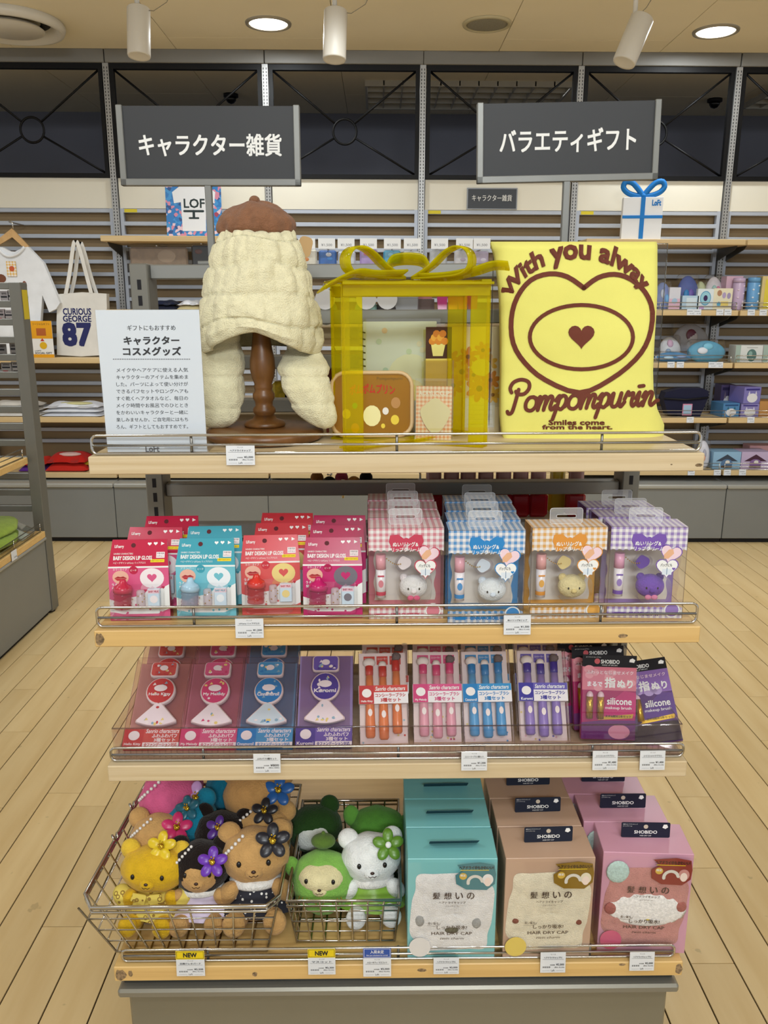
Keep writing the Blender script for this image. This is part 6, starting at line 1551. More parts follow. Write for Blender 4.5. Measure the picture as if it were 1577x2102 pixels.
toy('mid green soft toy behind the white one in the small basket', tp(762, 1728, 1.29, 0.088), (R(-16), R(8), R(0)), '#5d9a3e', 1.12, ear='side', earcol='#6fb04a', group=G2, **kw)

# ================================================================== shelves and goods along the back wall
WSH = wood('#d9bd8c', '#c7a56d', (1.0, 20, 40), 0.45, 0.5)
SHD = 0.34; SF = WY-0.02-SHD            # shelf depth and front line
def wall_shelf(bay, ztop, lab, rail=False, low=False):
    x0 = POSTS[bay]+0.006; x1 = POSTS[bay+1]-0.006
    t = thing('wall_shelf', lab, 'shelf', ((x0+x1)/2, SF+SHD/2, ztop-0.03), group='wooden shelves on the back wall')
    w = (x1-x0)/2
    MB().rbox(-w, w, -SHD/2, SHD/2, 0, 0.03, 0.002, WSH).build('board', t)
    for s in ((-1, 1) if ztop > 0.5 else ()):
        MB(Matrix.Translation((s*(w-0.02), 0, 0))).raw([(a, yy, zz) for a in (-0.002, 0.002) for yy, zz in ((-SHD/2+0.06, 0), (-SHD/2+0.09, -0.02), (SHD/2-0.01, -0.07), (SHD/2-0.01, 0))],
            [(0, 1, 2, 3), (7, 6, 5, 4), (0, 4, 5, 1), (1, 5, 6, 2), (2, 6, 7, 3), (3, 7, 4, 0)], DARKMETAL).build('bracket', t)
    if rail:
        mb = MB()
        for zz in (0.034, 0.052, 0.072): mb.cyl((-w+0.01, -SHD/2+0.012, zz), (w-0.01, -SHD/2+0.012, zz), 0.0024, n=6, m=CHROME)
        for s in (-1, 0, 1): mb.cyl((s*(w-0.01), -SHD/2+0.012, 0.03), (s*(w-0.01), -SHD/2+0.012, 0.073), 0.0024, n=6, m=CHROME)
        mb.build('guard_rail', t)
def zs(px, py): return PY(px, py, SF).z
ZA, ZB, ZC = zs(150, 735), zs(150, 857), zs(150, 971)
Z1, Z2, Z3, Z4, Z5 = zs(1450, 491), zs(1450, 637), zs(1450, 745), zs(1450, 858), zs(1450, 966)
ZT = zs(350, 484)
wall_shelf(0, ZA, 'wooden wall shelf under the white tote bag'); wall_shelf(0, ZB, 'wooden wall shelf with folded white clothes at the left')
wall_shelf(0, ZC, 'low wooden wall shelf with red folded clothes at the left'); wall_shelf(1, ZC, 'low wooden wall shelf behind the left upright of the display')
wall_shelf(1, ZT, 'wooden wall shelf carrying the blue poster'); wall_shelf(1, zs(360, 636), 'wooden wall shelf with dark folded clothes behind the notice card'); wall_shelf(1, ZB, 'wooden wall shelf seen between the flaps of the hat')
for b, nm in ((4, 'right of the yellow shirt'), (5, 'at the right picture edge')):
    for zz, wd in ((Z1, 'top'), (Z2, 'second'), (Z3, 'third'), (Z4, 'fourth'), (Z5, 'bottom')): wall_shelf(b, zz, '%s wooden wall shelf %s' % (wd, nm), wd != 'top')
for b in (2, 3): wall_shelf(b, ZC, 'low wooden wall shelf behind the middle of the display, %s' % ('left part' if b == 2 else 'right part'))

def wb(px0, px1, py0, py1, Y):
    a, b = PY(px0, py0, Y), PY(px1, py1, Y); return a.x, b.x, a.z, b.z
# ---- white shirt on a hanger
Y = 4.90
def P2(px, py, Y, L): p = PY(px, py, Y); return (p.x-L.x, p.z-L.z)
L = PY(27, 470, Y)
t = thing('hanger', 'wooden clothes hanger on a chrome wall hook at the left edge', 'hanger', L)
MB().prism([P2(x, y, Y, L) for x, y in ((25, 469), (60, 506), (55, 513), (26, 487), (-14, 511), (-19, 504))], -0.008, 0.008, wood('#d8ad74', '#b98d54', (8, 8, 8))).build('hanger_body', t)
MB().tube([(0, 0, 0.0), (0, 0, 0.03), (-0.02, 0.0, 0.045), (-0.03, 0.03, 0.04), (-0.03, 0.22, 0.04)], 0.004, 8, m=CHROME).build('wall_hook', t)
WCL = CLOTH('#eef0f4', 0.15)
L = PY(30, 640, Y-0.01)
t = thing('white_shirt', 'white short sleeved shirt hanging on the wooden hanger', 'shirt', L)
out = [(8, 508), (22, 516), (34, 517), (50, 509), (60, 507), (92, 540), (126, 622), (118, 634), (104, 641), (90, 606), (86, 660), (76, 738), (-42, 738), (-46, 610), (-60, 640), (-80, 625), (-42, 545), (-10, 508)]
MB().prism([P2(x, y, Y-0.01, L) for x, y in out], -0.022, 0.012, WCL).build('shirt_body', t)
MB().tube([(*P2(x, y, Y, L)[:1], -0.03, P2(x, y, Y, L)[1]) for x, y in smooth([(0, 508), (14, 523), (28, 527), (44, 521), (56, 508)], 4)], 0.008, 6, m=WCL).build('collar', t)
for (cx, cy, rx_, ry_, c) in ((5, 572, 14, 11, '#7a4a34'), (36, 590, 12, 4, '#3f9a62'), (54, 586, 6, 11, '#8a4f38'), (58, 610, 4, 9, '#48a56a')):
    a = P2(cx, cy, Y-0.01, L); k = 4.7/1680; MB().disc(a[0], a[1], rx_*k*0.8, ry_*k*0.8, -0.0235, PAPER(c), 14).build('printed_patch', t)
a = P2(28, 552, Y-0.01, L); MB().box(a[0]-0.027, a[0]+0.027, -0.03, -0.028, a[1]-0.042, a[1]+0.04, check_cloth('#e9b84a', 60)).disc(a[0]+0.003, a[1]+0.0, 0.015, 0.015, -0.031, PAPER('#d0603a'), 12).build('swing_tag', t)
# ---- tote bag
Y = 4.93; L = PY(170, 728, Y)
t = thing('tote_bag', 'white canvas tote bag with navy lettering and the number 87', 'tote bag', L)
CAN = CLOTH('#ebe8e2', 0.4)
MB().prism([P2(x, y, Y, L) for x, y in ((122, 604), (172, 600), (222, 603), (224, 680), (222, 728), (170, 731), (121, 728), (120, 660))], -0.03, 0.02, CAN).build('bag_body', t)
for yy, pts in ((-0.032, [(139, 604), (147, 560), (156, 498), (165, 505), (180, 560), (191, 602)]), (0.015, [(144, 604), (152, 565), (160, 500), (168, 508), (184, 565), (196, 602)])):
    p2 = [P2(x, y, Y, L) for x, y in smooth(pts, 4)]
    vs, fs = [], []
    for i, (x, zz) in enumerate(p2): vs += [(x-0.011, yy, zz), (x+0.011, yy, zz), (x+0.011, yy+0.004, zz), (x-0.011, yy+0.004, zz)]
    for i in range(len(p2)-1): fs += [(i*4+j, i*4+(j+1) % 4, i*4+4+(j+1) % 4, i*4+4+j) for j in range(4)]
    MB().raw(vs, fs, CAN).build('strap', t)
NAVY = PAPER('#2b2f66'); mb = MB()
def wt(s, x0, x1, y0, y1, yo, m, bold=0.02, **k): a = P2(x0, y1, Y, L); b = P2(x1, y0, Y, L); mb.text(s, a[0], b[0], a[1], b[1], yo, m, bold, **k)
wt('CURIOUS', 134, 190, 633, 646, -0.0308, NAVY, 0.03); wt('GEORGE', 134, 190, 648, 660, -0.0308, NAVY, 0.03); wt('87', 136, 188, 664, 708, -0.0308, NAVY, 0.042)
mb.build('lettering', t)
# ---- orange card
Y = SF+0.03; x0, x1, z0, z1 = wb(69, 105, 733, 659, Y)
t = thing('gift_card_sign', 'small orange and white card standing beside the tote bag', 'card', ((x0+x1)/2, Y, ZA+0.0005)); w = (x1-x0)/2; h = z1-ZA
MB().rbox(-w, w, 0, 0.004, 0, h, 0.001, PAPER('#eeece8')).build('card', t)
mb = MB(); o_ = PAPER('#e8a41c'); mb.rect(-w, w, h*0.52, h, -0.0006, o_); mb.rect(-w, w, 0, h*0.09, -0.0006, o_); mb.text('SOCIAL GIFT', -w*0.8, w*0.8, h*0.10, h*0.15, -0.0008, INK, 0.02); mb.text('LOFT', -w*0.8, -w*0.2, h*0.17, h*0.2, -0.0008, INK, 0.02)
mb.rect(-w*0.5, w*0.4, h*0.6, h*0.8, -0.001, PAPER('#b5602c')); mb.disc(w*0.05, h*0.33, w*0.35, h*0.1, -0.001, PAPER('#e3b31e'), 14); mb.flat([(-w*0.2, h*0.45), (w*0.2, h*0.45), (0, h*0.53)], -0.001, PAPER('#c8382c')); mb.text('ソーシャルギフト', -w*0.8, w*0.8, h*0.88, h*0.95, -0.001, INK)
mb.build('print', t)
# ---- folded clothes
def folded(lab, px0, px1, ztop, col, hgt, Y=None, mark=None, layers=3, name='folded_shirt', depth=0.2):
    Y = Y or SF+0.03; a, b = PY(px0, 860, Y), PY(px1, 860, Y); w = (b.x-a.x)/2
    t = thing(name, lab, 'clothes', ((a.x+b.x)/2, Y+depth/2, ztop+0.0008))
    for k in range(layers):
        vs, fs = [], []; nx, ny = 14, 8; z0 = hgt*k/layers; z1 = hgt*(k+1)/layers; rr = random.Random(px0*3+k); ph = rr.random()*6
        for top in (0, 1):
            for j in range(ny+1):
                for i in range(nx+1):
                    u, v = i/nx*2-1, j/ny*2-1; e = (1-abs(u)**6)*(1-abs(v)**6)
                    vs.append((w*u*(1-0.05*k), depth/2*v*(1-0.04*k), z0+(z1-z0)*(0.12+0.88*e if top else 0.12*(1-e))+(0.006*math.sin(5*u+ph)*math.cos(3*v+ph)*top*(k == layers-1))))
        n1 = (nx+1)*(ny+1)
        for j in range(ny):
            for i in range(nx):
                q = j*(nx+1)+i; fs.append((q, q+nx+1, q+nx+2, q+1)); fs.append((n1+q, n1+q+1, n1+q+nx+2, n1+q+nx+1))
        for i in range(nx): fs.append((i, i+1, n1+i+1, n1+i)); q = ny*(nx+1)+i; fs.append((q, n1+q, n1+q+1, q+1))
        for j in range(ny): q = j*(nx+1); fs.append((q, n1+q, n1+q+nx+1, q+nx+1)); q += nx; fs.append((q, q+nx+1, n1+q+nx+1, n1+q))
        MB().raw(vs, fs, CLOTH(col if isinstance(col, str) else col[k % len(col)], 0.15), True).build('fold', t)
    if mark: MB().ell((w*0.1, -depth*0.2, hgt*0.96), (w*0.55, depth*0.2, hgt*0.12), CLOTH(mark), 16, 8).build('printed_patch', t)
    return t
folded('pile of white folded shirts on the left wall shelf', 84, 208, ZB, ['#dfe3ee', '#eef0f6', '#e6e9f2'], 0.075, mark='#d6d19a')
folded('pile of grey and white folded shirts behind the left rack', -30, 78, ZB, ['#e6e2dc', '#cfc8bd', '#d9d4cc'], 0.08)
folded('red folded shirt with white lettering on the low left shelf', 82, 168, ZC, ['#c22a20', '#b8241c'], 0.10, mark='#d6b2ac', layers=2)
folded('red and violet folded shirt behind the post of the left rack', 26, 80, ZC, ['#5a2a86', '#c8301f'], 0.07, layers=2)
folded('yellow and navy folded shirt on the low left shelf', 142, 206, ZC, ['#24305e', '#c9a52e'], 0.06, Y=SF+0.08, layers=2)
folded('navy folded garment behind the notice card', 322, 372, zs(360, 636), ['#1e2338', '#20263c'], 0.05, layers=2); folded('pale folded garment with a yellow print behind the hat', 376, 418, zs(360, 636), ['#d8c99a', '#e6e8ee'], 0.05, layers=2)
folded('brown paper wrapped clothes pack under the poster shelf', 268, 384, PY(330, 541, SF).z, ['#8a7258', '#a08868'], 0.105, layers=2, name='wrapped_clothes') if False else None
folded('white folded cloth seen through the hat flaps', 480, 530, ZB, ['#e9e4e8', '#f0edf0'], 0.06, layers=2)
# ---- blue poster board
Y = SF+0.06; x0, x1, z0, z1 = wb(343, 452, 482, 379, Y)
t = thing('poster_board', 'blue and pink poster with a white shirt print on the left wall shelf', 'poster', ((x0+x1)/2, Y, ZT+0.0008), (R(-3), 0, 0)); w = (x1-x0)/2; h = z1-ZT+0.02
def bokeh():
    m, n, l, b = base_mat('floral_print'); tc = n.new('ShaderNodeTexCoord'); v = n.new('ShaderNodeTexVoronoi'); v.inputs['Scale'].default_value = 55; l.new(tc.outputs['Object'], v.inputs['Vector'])
    r = n.new('ShaderNodeValToRGB'); r.color_ramp.interpolation = 'CONSTANT'; e = r.color_ramp.elements; e[0].color = (*lin('#2b7cc4'), 1); e[1].position = 0.45; e[1].color = (*lin('#3f95d6'), 1)
    for p, c in ((0.62, '#d88aa4'), (0.72, '#e9c9d4'), (0.8, '#2a4f8c'), (0.9, '#a83f5a')): q = r.color_ramp.elements.new(p); q.color = (*lin(c), 1)
    l.new(v.outputs['Color'], r.inputs['Fac']); l.new(r.outputs['Color'], b.inputs['Base Color']); b.inputs['Roughness'].default_value = 0.4; return m
MB().rbox(-w, w, 0, 0.008, 0, h, 0.001, bokeh()).build('board', t)
mb = MB(); mb.flat([(-w*0.42, h*0.1), (w*0.42, h*0.1), (w*0.45, h*0.62), (w*0.75, h*0.6), (w*0.8, h*0.8), (w*0.35, h*0.97), (-w*0.3, h*0.97), (-w*0.75, h*0.8), (-w*0.7, h*0.6), (-w*0.45, h*0.62)], -0.0006, PAPER('#eef0f4'))
mb.text('LOF', -w*0.34, w*0.40, h*0.52, h*0.68, -0.0009, PAPER('#2c3a3c'), 0.02); mb.band([(-w*0.34, h*0.46), (w*0.34, h*0.46)], 0.012, -0.0009, PAPER('#2c3a3c')); mb.band([(0, h*0.46), (0, h*0.34)], 0.014, -0.0009, PAPER('#2c3a3c')); mb.band([(-w*0.16, h*0.335), (w*0.16, h*0.335)], 0.01, -0.0009, PAPER('#2c3a3c'))
mb.build('print', t)
# wrapped packs hanging on hooks under the poster shelf
def hang_pack(lab, px0, px1, py0, py1, Y, col, cat='pouch', tagy=None, name='hanging_pouch', sheen=True):
    x0, x1, z0, z1 = wb(px0, px1, py1, py0, Y); w = (x1-x0)/2; h = z1-z0
    t = thing(name, lab, cat, ((x0+x1)/2, Y, z0))
    cols = col if isinstance(col, (list, tuple)) else [col]
    b = MB().rbox(-w, w, -0.015, 0.015, 0, h, 0.01, M(cols[0], 0.5, 0, 0.15, 30)).build('pack', t)
    for i, c in enumerate(cols[1:]): rr = random.Random(px0+i); MB().ell((rr.uniform(-0.4, 0.4)*w, -0.0145, h*(0.5+0.42*rr.random())), (w*0.35, 0.003, w*0.22), M(c, 0.5), 12, 6).build('printed_patch', b)
    if sheen: MB().rbox(-w*1.04, w*1.04, -0.018, 0.018, -0.004, h*1.06, 0.01, clear(gloss=0.6, rough=0.12)).build('clear_bag', t)
    MB().cyl((0, -0.05, h*1.04), (0, WY-Y-0.005, h*1.04+0.01), 0.003, n=6, m=CHROME).build('hook', t)
    if tagy:
        zt = PY((px0+px1)/2, tagy, Y-0.08).z-z0; MB().box(-0.047, 0.047, -0.082, -0.08, zt-0.028, zt+0.028, PAPER('#eceef0')).text('¥1,500', -0.03, 0.03, zt-0.016, zt, -0.0825, M('#8a8a90', 0.6), 0.01).build('price_card', t)
hang_pack('brown wrapped clothes pack hanging under the poster shelf', 270, 385, 508, 560, 4.95, ['#8d765c', '#a8927a'], 'clothes pack', name='wrapped_clothes'); hang_pack('black wrapped pack hanging under the poster shelf', 396, 440, 504, 560, 4.95, ['#1d1a1a', '#5a2a1c'], 'clothes pack', name='wrapped_clothes')
for i, (px, cols, wd) in enumerate(((633, ['#e6e2d2', '#d8842e', '#4f9a4a'], 'white pouch with green and orange print'), (673, ['#1f63b4', '#2a7ac8', '#d6d8e4'], 'royal blue pouch'), (712, ['#d3d8e2', '#2f3f7a'], 'white pouch with navy print'), (757, ['#a58ac8', '#d6608a'], 'lilac and pink pouch'),
        (805, ['#3c9cc0', '#7ac0d8'], 'turquoise pouch'), (845, ['#cfd2d0', '#a8b0b0'], 'pale grey pouch'), (900, ['#b9bcc0', '#8a8f96'], 'silver grey pouch'), (950, ['#c6c3c6', '#a89aa8'], 'clear pouch with grey print'), (985, ['#b7a8c0', '#d0c8d4'], 'pale violet pouch'))):
    hang_pack('%s hanging on the back wall above the gift frame' % wd, px-18, px+18, 512+(i % 3)*2, 556, 4.86, cols, tagy=500)
# ---- small wall sign
x0, x1, z0, z1 = wb(958, 1063, 430, 386, WY-0.01); w = (x1-x0)/2; h = z1-z0
t = thing('wall_sign', 'small dark sign reading キャラクター雑貨 on the cream wall panel', 'sign', ((x0+x1)/2, WY-0.012, z0))
MB().rbox(-w, w, 0, 0.007, 0, h, 0.001, M('#8d8f92', 0.4, 0.4)).build('frame', t); MB().box(-w+0.006, w-0.006, -0.001, 0, 0.006, h-0.006, M('#3c4047', 0.5)).build('panel', t)
MB().text('キャラクター雑貨', -w*0.8, w*0.78, h*0.38, h*0.68, -0.004, WHITE, 0.012).build('lettering', t)
# ---- gift shaped board
Y = SF+0.05; x0, x1, z0, z1 = wb(1276, 1362, 488, 405, Y); w = (x1-x0)/2; h = z1-Z1
t = thing('gift_board', 'white gift shaped board with a blue ribbon and bow on the right wall shelf', 'sign', ((x0+x1)/2, Y, Z1+0.0008), (0, 0, R(-6)))
MB().rbox(-w, w, 0, 0.05, 0, h, 0.002, PAPER('#eceef2')).build('board', t)
RB_ = PAPER('#1d7ccc')
MB().box(-w*0.12, w*0.10, -0.002, 0, 0, h, RB_).box(-w-0.001, w+0.001, -0.003, -0.0002, h*0.50, h*0.57, RB_).build('ribbon', t)
for s in (-1, 1): MB().tube([(s*x, 0.02, h+zz) for x, zz in smooth([(0.0, 0.006), (0.03, 0.045), (0.065, 0.078), (0.10, 0.082), (0.112, 0.055), (0.09, 0.028), (0.05, 0.012), (0.0, 0.004)], 3)], 0.015, 8, m=RB_).build('bow_loop', t)
MB().ell((-0.0, 0.02, h+0.008), (0.02, 0.02, 0.016), RB_, 12, 8).build('bow_knot', t)
MB().text('LoFt', w*0.45, w*0.88, h*0.80, h*0.93, -0.001, RB_, 0.05).build('lettering', t)

# ---- goods on the right wall shelves
def carton(lab, px0, px1, pyt, ztop, col, Y=None, d=0.1, art=None, name='carton', cat='box', rz=0, side=None, lift=0.0, txt=None, ref=None):
    Y = Y or SF+0.04; ref = ref or (px0+px1)/2
    a, b = PY(px0, pyt, Y), PY(px1, pyt, Y); w = (b.x-a.x)/2; h = a.z-ztop-lift
    t = thing(name, lab, cat, ((a.x+b.x)/2, Y, ztop+0.0008+lift), (0, 0, R(rz)))
    MB().rbox(-w, w, 0, d, 0, h, 0.0015, M(col, 0.4, 0, 0.03, 10)).build('box', t)
    if art:
        mb = MB()
        for k, (shape, ux, uz, sx, sz, c) in enumerate(art):
            y = -0.0006-0.0003*k
            if shape == 'o': mb.disc(ux*w, uz*h, sx*w, sz*h, y, PAPER(c), 18)
            elif shape == 'r': mb.rect((ux-sx)*w, (ux+sx)*w, (uz-sz)*h, (uz+sz)*h, y, PAPER(c))
            elif shape == 't': mb.flat([((ux-sx)*w, (uz-sz)*h), ((ux+sx)*w, (uz-sz)*h), (ux*w, (uz+sz)*h)], y, PAPER(c))
        mb.build('print', t)
    return t
def bagged(lab, px0, px1, pyt, ztop, cols, Y=None, name='bagged_goods', cat='packed goods', d=0.05, ln=-12):
    Y = Y or SF+0.06; a, b = PY(px0, pyt, Y), PY(px1, pyt, Y); w = (b.x-a.x)/2; h = a.z-ztop
    t = thing(name, lab, cat, ((a.x+b.x)/2, Y, ztop+0.0008), (R(ln), 0, 0))
    bd = MB().ell((0, d*0.2, h*0.47), (w*0.95, d*0.6, h*0.47), M(cols[0], 0.6, 0, 0.12, 25), 18, 12, disp=lambda v: 0.12*(abs(v.x)**3+abs(v.z)**3)).build('contents', t)
    for i, c in enumerate(cols[1:]): rr = random.Random(px0*7+i); MB().ell((rr.uniform(-0.4, 0.4)*w, -d*0.36, h*(0.3+0.4*rr.random())), (w*0.3, 0.008, h*0.16), M(c, 0.5), 12, 6).build('printed_patch', bd)
    MB().rbox(-w, w, -d*0.42, d*0.8, 0, h*1.04, min(0.012, w*0.4), clear(gloss=0.75, rough=0.1)).build('clear_bag', t)
def tumbler(lab, px0, px1, pyt, ztop, col, dots, Y=None):
    Y = Y or SF+0.07; a, b = PY(px0, pyt, Y), PY(px1, pyt, Y); w = (b.x-a.x)/2; h = a.z-ztop
    t = thing('tumbler', lab, 'bottle', ((a.x+b.x)/2, Y, ztop+0.0008))
    MB().lathe([(w*0.9, 0), (w, 0.006), (w, h*0.84), (w*0.96, h*0.85)], 24, m=M(col, 0.35)).build('flask', t)
    MB().lathe([(w*0.98, h*0.86), (w*1.0, h*0.98), (w*0.9, h)], 24, m=M(col, 0.35, 0, 0.02, 5)).build('lid', t)
    mb = MB()
    for i in range(6): mb.ell((w*(0.55 if i % 2 else -0.35), -w*(0.84 if i % 2 else 0.94), h*(0.15+0.12*i)), (w*0.2, 0.003, w*0.14), M(dots, 0.5), 8, 6)
    mb.build('printed_dots', t, kind='stuff')
bagged('clear bagged blue and violet goods beside the yellow shirt', 1350, 1382, 577, Z2, ['#7f93cc', '#c9d2e8', '#6fa6d6'])
carton('small pink and white case in the second right shelf', 1376, 1399, 590, Z2, '#dcdce6', d=0.05, art=[('r', 0, 0.25, 1, 0.25, '#e3bcd0'), ('o', 0, 0.4, 0.5, 0.12, '#a9c6e0')])
bagged('purple and blue bagged pouch standing at the back of the second right shelf', 1398, 1441, 563, Z2, ['#4f66b0', '#7a64b8', '#3a8ac8'], Y=SF+0.16)
carton('pale blue boxed goods on the second right shelf', 1402, 1436, 607, Z2, '#bcd6ea', d=0.06, art=[('r', 0.1, 0.5, 0.6, 0.35, '#dcebf4')])
carton('white square pack with a blue ring on the second right shelf', 1434, 1467, 593, Z2, '#e4eef2', d=0.03, art=[('o', 0, 0.56, 0.68, 0.34, '#5aa0c8'), ('o', 0, 0.56, 0.6, 0.3, '#9fd2e2'), ('o', 0, 0.56, 0.26, 0.14, '#3a2a5a'), ('r', -0.4, 0.12, 0.3, 0.07, '#c8a8d8')])
carton('cream square pack with patterned print on the second right shelf', 1467, 1506, 592, Z2, '#eee6c8', d=0.03, art=[('o', -0.4, 0.78, 0.25, 0.14, '#b98a6a'), ('o', 0.1, 0.68, 0.2, 0.14, '#b9a6cc'), ('o', 0.6, 0.66, 0.2, 0.14, '#a99ac0'), ('o', -0.4, 0.28, 0.2, 0.11, '#68aed0'), ('r', 0.2, 0.3, 0.4, 0.1, '#f2d878')])
bagged('pink and white bagged goods behind the ringed pack', 1455, 1492, 565, Z2, ['#e6dfe4', '#e08aa8', '#a8cfc8'], Y=SF+0.15); bagged('clear bagged pale green goods behind the ringed pack', 1432, 1458, 575, Z2, ['#d4dcb0', '#e8ecd8'], Y=SF+0.17)
carton('tall pink box at the back of the second right shelf', 1493, 1527, 567, Z2, '#dcb6c8', Y=SF+0.1, d=0.08); tumbler('lilac tumbler with printed dots on the second right shelf', 1507, 1531, 571, Z2, '#c8b0d0', '#e2cfe2'); tumbler('sky blue tumbler with white prints on the second right shelf', 1537, 1562, 570, Z2, '#6ba6d8', '#e6eef4')
carton('yellow box with a cream edge at the right end of the second right shelf', 1567, 1600, 567, Z2, '#e0c98a', d=0.08, art=[('r', 0.15, 0.48, 0.75, 0.42, '#e6d24a')])
bagged('clear bagged white soft goods on the third right shelf', 1362, 1405, 686, Z3, ['#d5dae2', '#8fa6c0', '#c8a8c0'], Y=SF+0.12, ln=-25); bagged('grey round cushion with a dark red rim at the back of the third right shelf', 1388, 1462, 662, Z3, ['#8e8f98', '#b2a8a6', '#5a2436'], Y=SF+0.2)
bagged('flat light blue pouch with a white tag on the third right shelf', 1418, 1493, 698, Z3, ['#5aa8cc', '#dfe3ec', '#7cc0dc'], Y=SF+0.05); bagged('flat blue bag lying at the left of the third right shelf', 1348, 1420, 722, Z3, ['#4f90c6', '#a8c8e0', '#8aa0c8'], Y=SF+0.03)
for i, (a, b, wd) in enumerate(((1512, 1568, 'left'), (1569, 1625, 'right'))): carton('white box with a green egg picture, %s one of two on the third right shelf' % wd, a, b, 709, Z3, '#dfe2e0', d=0.1, art=[('o', 0.2, 0.42, 0.36, 0.36, '#5d7d78'), ('o', 0.1, 0.52, 0.14, 0.14, '#8fb0a8'), ('r', 0.2, 0.87, 0.4, 0.02, '#b8bab8'), ('r', -0.82, 0.5, 0.18, 0.5, '#a8bcb2')])
# navy waist bag
Y = SF+0.1; x0, x1, z0, z1 = wb(1354, 1452, 850, 796, Y); w = (x1-x0)/2; h = z1-Z4
t = thing('waist_bag', 'dark navy waist bag with a pink badge on the fourth right shelf', 'bag', ((x0+x1)/2, Y, Z4+0.0008)); NV = CLOTH('#23243a', 0.4)
MB().prism([(-w*0.98, h*0.62), (-w*0.72, 0.01), (w*0.7, 0.0), (w*0.98, h*0.68), (w*0.96, h*0.9), (w*0.7, h), (-w*0.2, h*1.0), (-w*0.9, h*0.86)], -0.04, 0.05, NV).build('bag_body', t)
MB().tube([(-w*0.97, -0.043, h*0.64), (0, -0.046, h*0.60), (w*0.97, -0.043, h*0.68)], 0.006, 6, m=BLACK).build('zip', t)
MB().rbox(-w*0.12, w*0.3, -0.047, -0.041, h*0.04, h*0.45, 0.001, PAPER('#d88fae')).box(-w*0.08, w*0.26, -0.0475, -0.047, h*0.08, h*0.41, PAPER('#a9c6de')).build('badge', t)
BOXART = lambda c, e: [('o', 0.0, 0.34, 0.62, 0.28, '#e6e6ea'), ('t', -0.4, 0.66, 0.14, 0.12, e), ('t', 0.4, 0.66, 0.14, 0.12, e), ('r', 0.0, 0.86, 0.8, 0.05, c)]
carton('blue box with a white print at the left of the stacked boxes, fourth right shelf', 1485, 1521, 828, Z4, '#4f86b8', d=0.14, art=BOXART('#2a4f80', '#2f6a80'), rz=8)
hb = PY(1540, 829, SF+0.04).z-Z4
carton('lower violet box in the stack on the fourth right shelf', 1523, 1560, 829, Z4, '#8f86c0', d=0.13, art=BOXART('#4a3f8a', '#d8d4e6'))
carton('upper violet box in the stack on the fourth right shelf', 1528, 1566, 795, Z4, '#7f78bc', d=0.15, art=BOXART('#3a3280', '#d8d4e6'), lift=hb+0.001, rz=10)
carton('dark violet box standing at the back of the fourth right shelf', 1482, 1512, 790, Z4, '#4f4474', Y=SF+0.2, d=0.1, art=BOXART('#2c2450', '#8a7a8a'))
carton('orange box at the right end of the fourth right shelf', 1561, 1600, 824, Z4, '#c08a4c', d=0.13)
bagged('clear bagged white goods at the left of the bottom right shelf', 1437, 1463, 904, Z5, ['#dcdce6', '#e2a890', '#a8a8b8'])
GEM = lambda c, d: [('t', 0.0, 0.66, 0.8, 0.2, c), ('o', 0.0, 0.33, 0.42, 0.26, d), ('o', 0.05, 0.42, 0.16, 0.1, '#e6e2da'), ('r', 0, 0.15, 0.4, 0.06, '#5a4a3a')]
carton('light blue box with a dark lamp picture on the bottom right shelf', 1466, 1523, 928, Z5, '#8fb8d8', d=0.14, art=GEM('#3c4656', '#5a7aa0')); carton('lilac box with a plum lamp picture on the bottom right shelf', 1524, 1583, 928, Z5, '#c2b0d2', d=0.14, art=GEM('#4a2a3e', '#8a6aa0'))
carton('pink box at the back of the bottom right shelf', 1540, 1600, 915, Z5, '#d8a8b0', Y=SF+0.2, d=0.1)
# small shelf tags
def shelf_tag(px, zz, lab):
    p = PY(px, 800, SF-0.01); t = thing('shelf_tag', lab, 'price tag', (p.x, SF-0.004, zz-0.028), (R(-4), 0, 0), group='small white tags on the right wall shelves')
    MB().rbox(-0.021, 0.021, -0.0015, 0, 0, 0.034, 0.0004, PAPER('#dfe3ea')).build('card', t); MB().text('¥1,320', -0.004, 0.018, 0.007, 0.013, -0.0018, INK).rect(-0.017, 0.012, 0.022, 0.024, -0.0018, INK).build('print', t)
for zz, pxs, nm in ((Z2, (1404, 1418, 1463, 1479, 1526, 1550), 'second'), (Z3, (1374, 1393, 1458, 1473), 'third'), (Z4, (1424, 1550), 'fourth'), (Z5, (1437, 1492, 1513, 1545), 'bottom')):
    for i, px in enumerate(pxs): shelf_tag(px, zz, 'white price tag %s of %d from the left on the %s right wall shelf' % (['one', 'two', 'three', 'four', 'five', 'six'][i], len(pxs), nm))

# ================================================================== rack at the left edge
RK = M('#74736c', 0.42, 0.3, 0.05, 8)
f0_ = PZ(118, 1251, 0.0); RY = f0_.y; RX = f0_.x
t = thing('side_rack', 'grey metal slotted rack at the left picture edge', 'display stand', (RX-0.3, RY, 0))
zt = PY(45, 580, RY).z
MB(Matrix.Translation((0.3, 0, 0))).rbox(-0.048, 0.0, -0.05, 0.02, 0.01, zt, 0.002, RK).build('upright', t)
MB(Matrix.Translation((0.3, 0, 0))).cyl((-0.024, -0.02, 0), (-0.024, -0.02, 0.012), 0.02, n=12, m=BLACK).build('foot', t)
z0r = PY(20, 587, RY).z; dzr = (PY(20, 587, RY).z-PY(20, 874, RY).z)/8
for k in range(14): MB(Matrix.Translation((0.3, 0, 0))).rbox(-0.62, -0.049, -0.02, 0.01, z0r-k*dzr-0.014, z0r-k*dzr+0.014, 0.002, RK).build('crossbar', t)
MB(Matrix.Translation((0.3, 0, 0))).box(0.0003, 0.0012, -0.04, 0.012, zt-0.15, zt-0.03, PAPER('#cdb52e')).build('yellow_label', t)
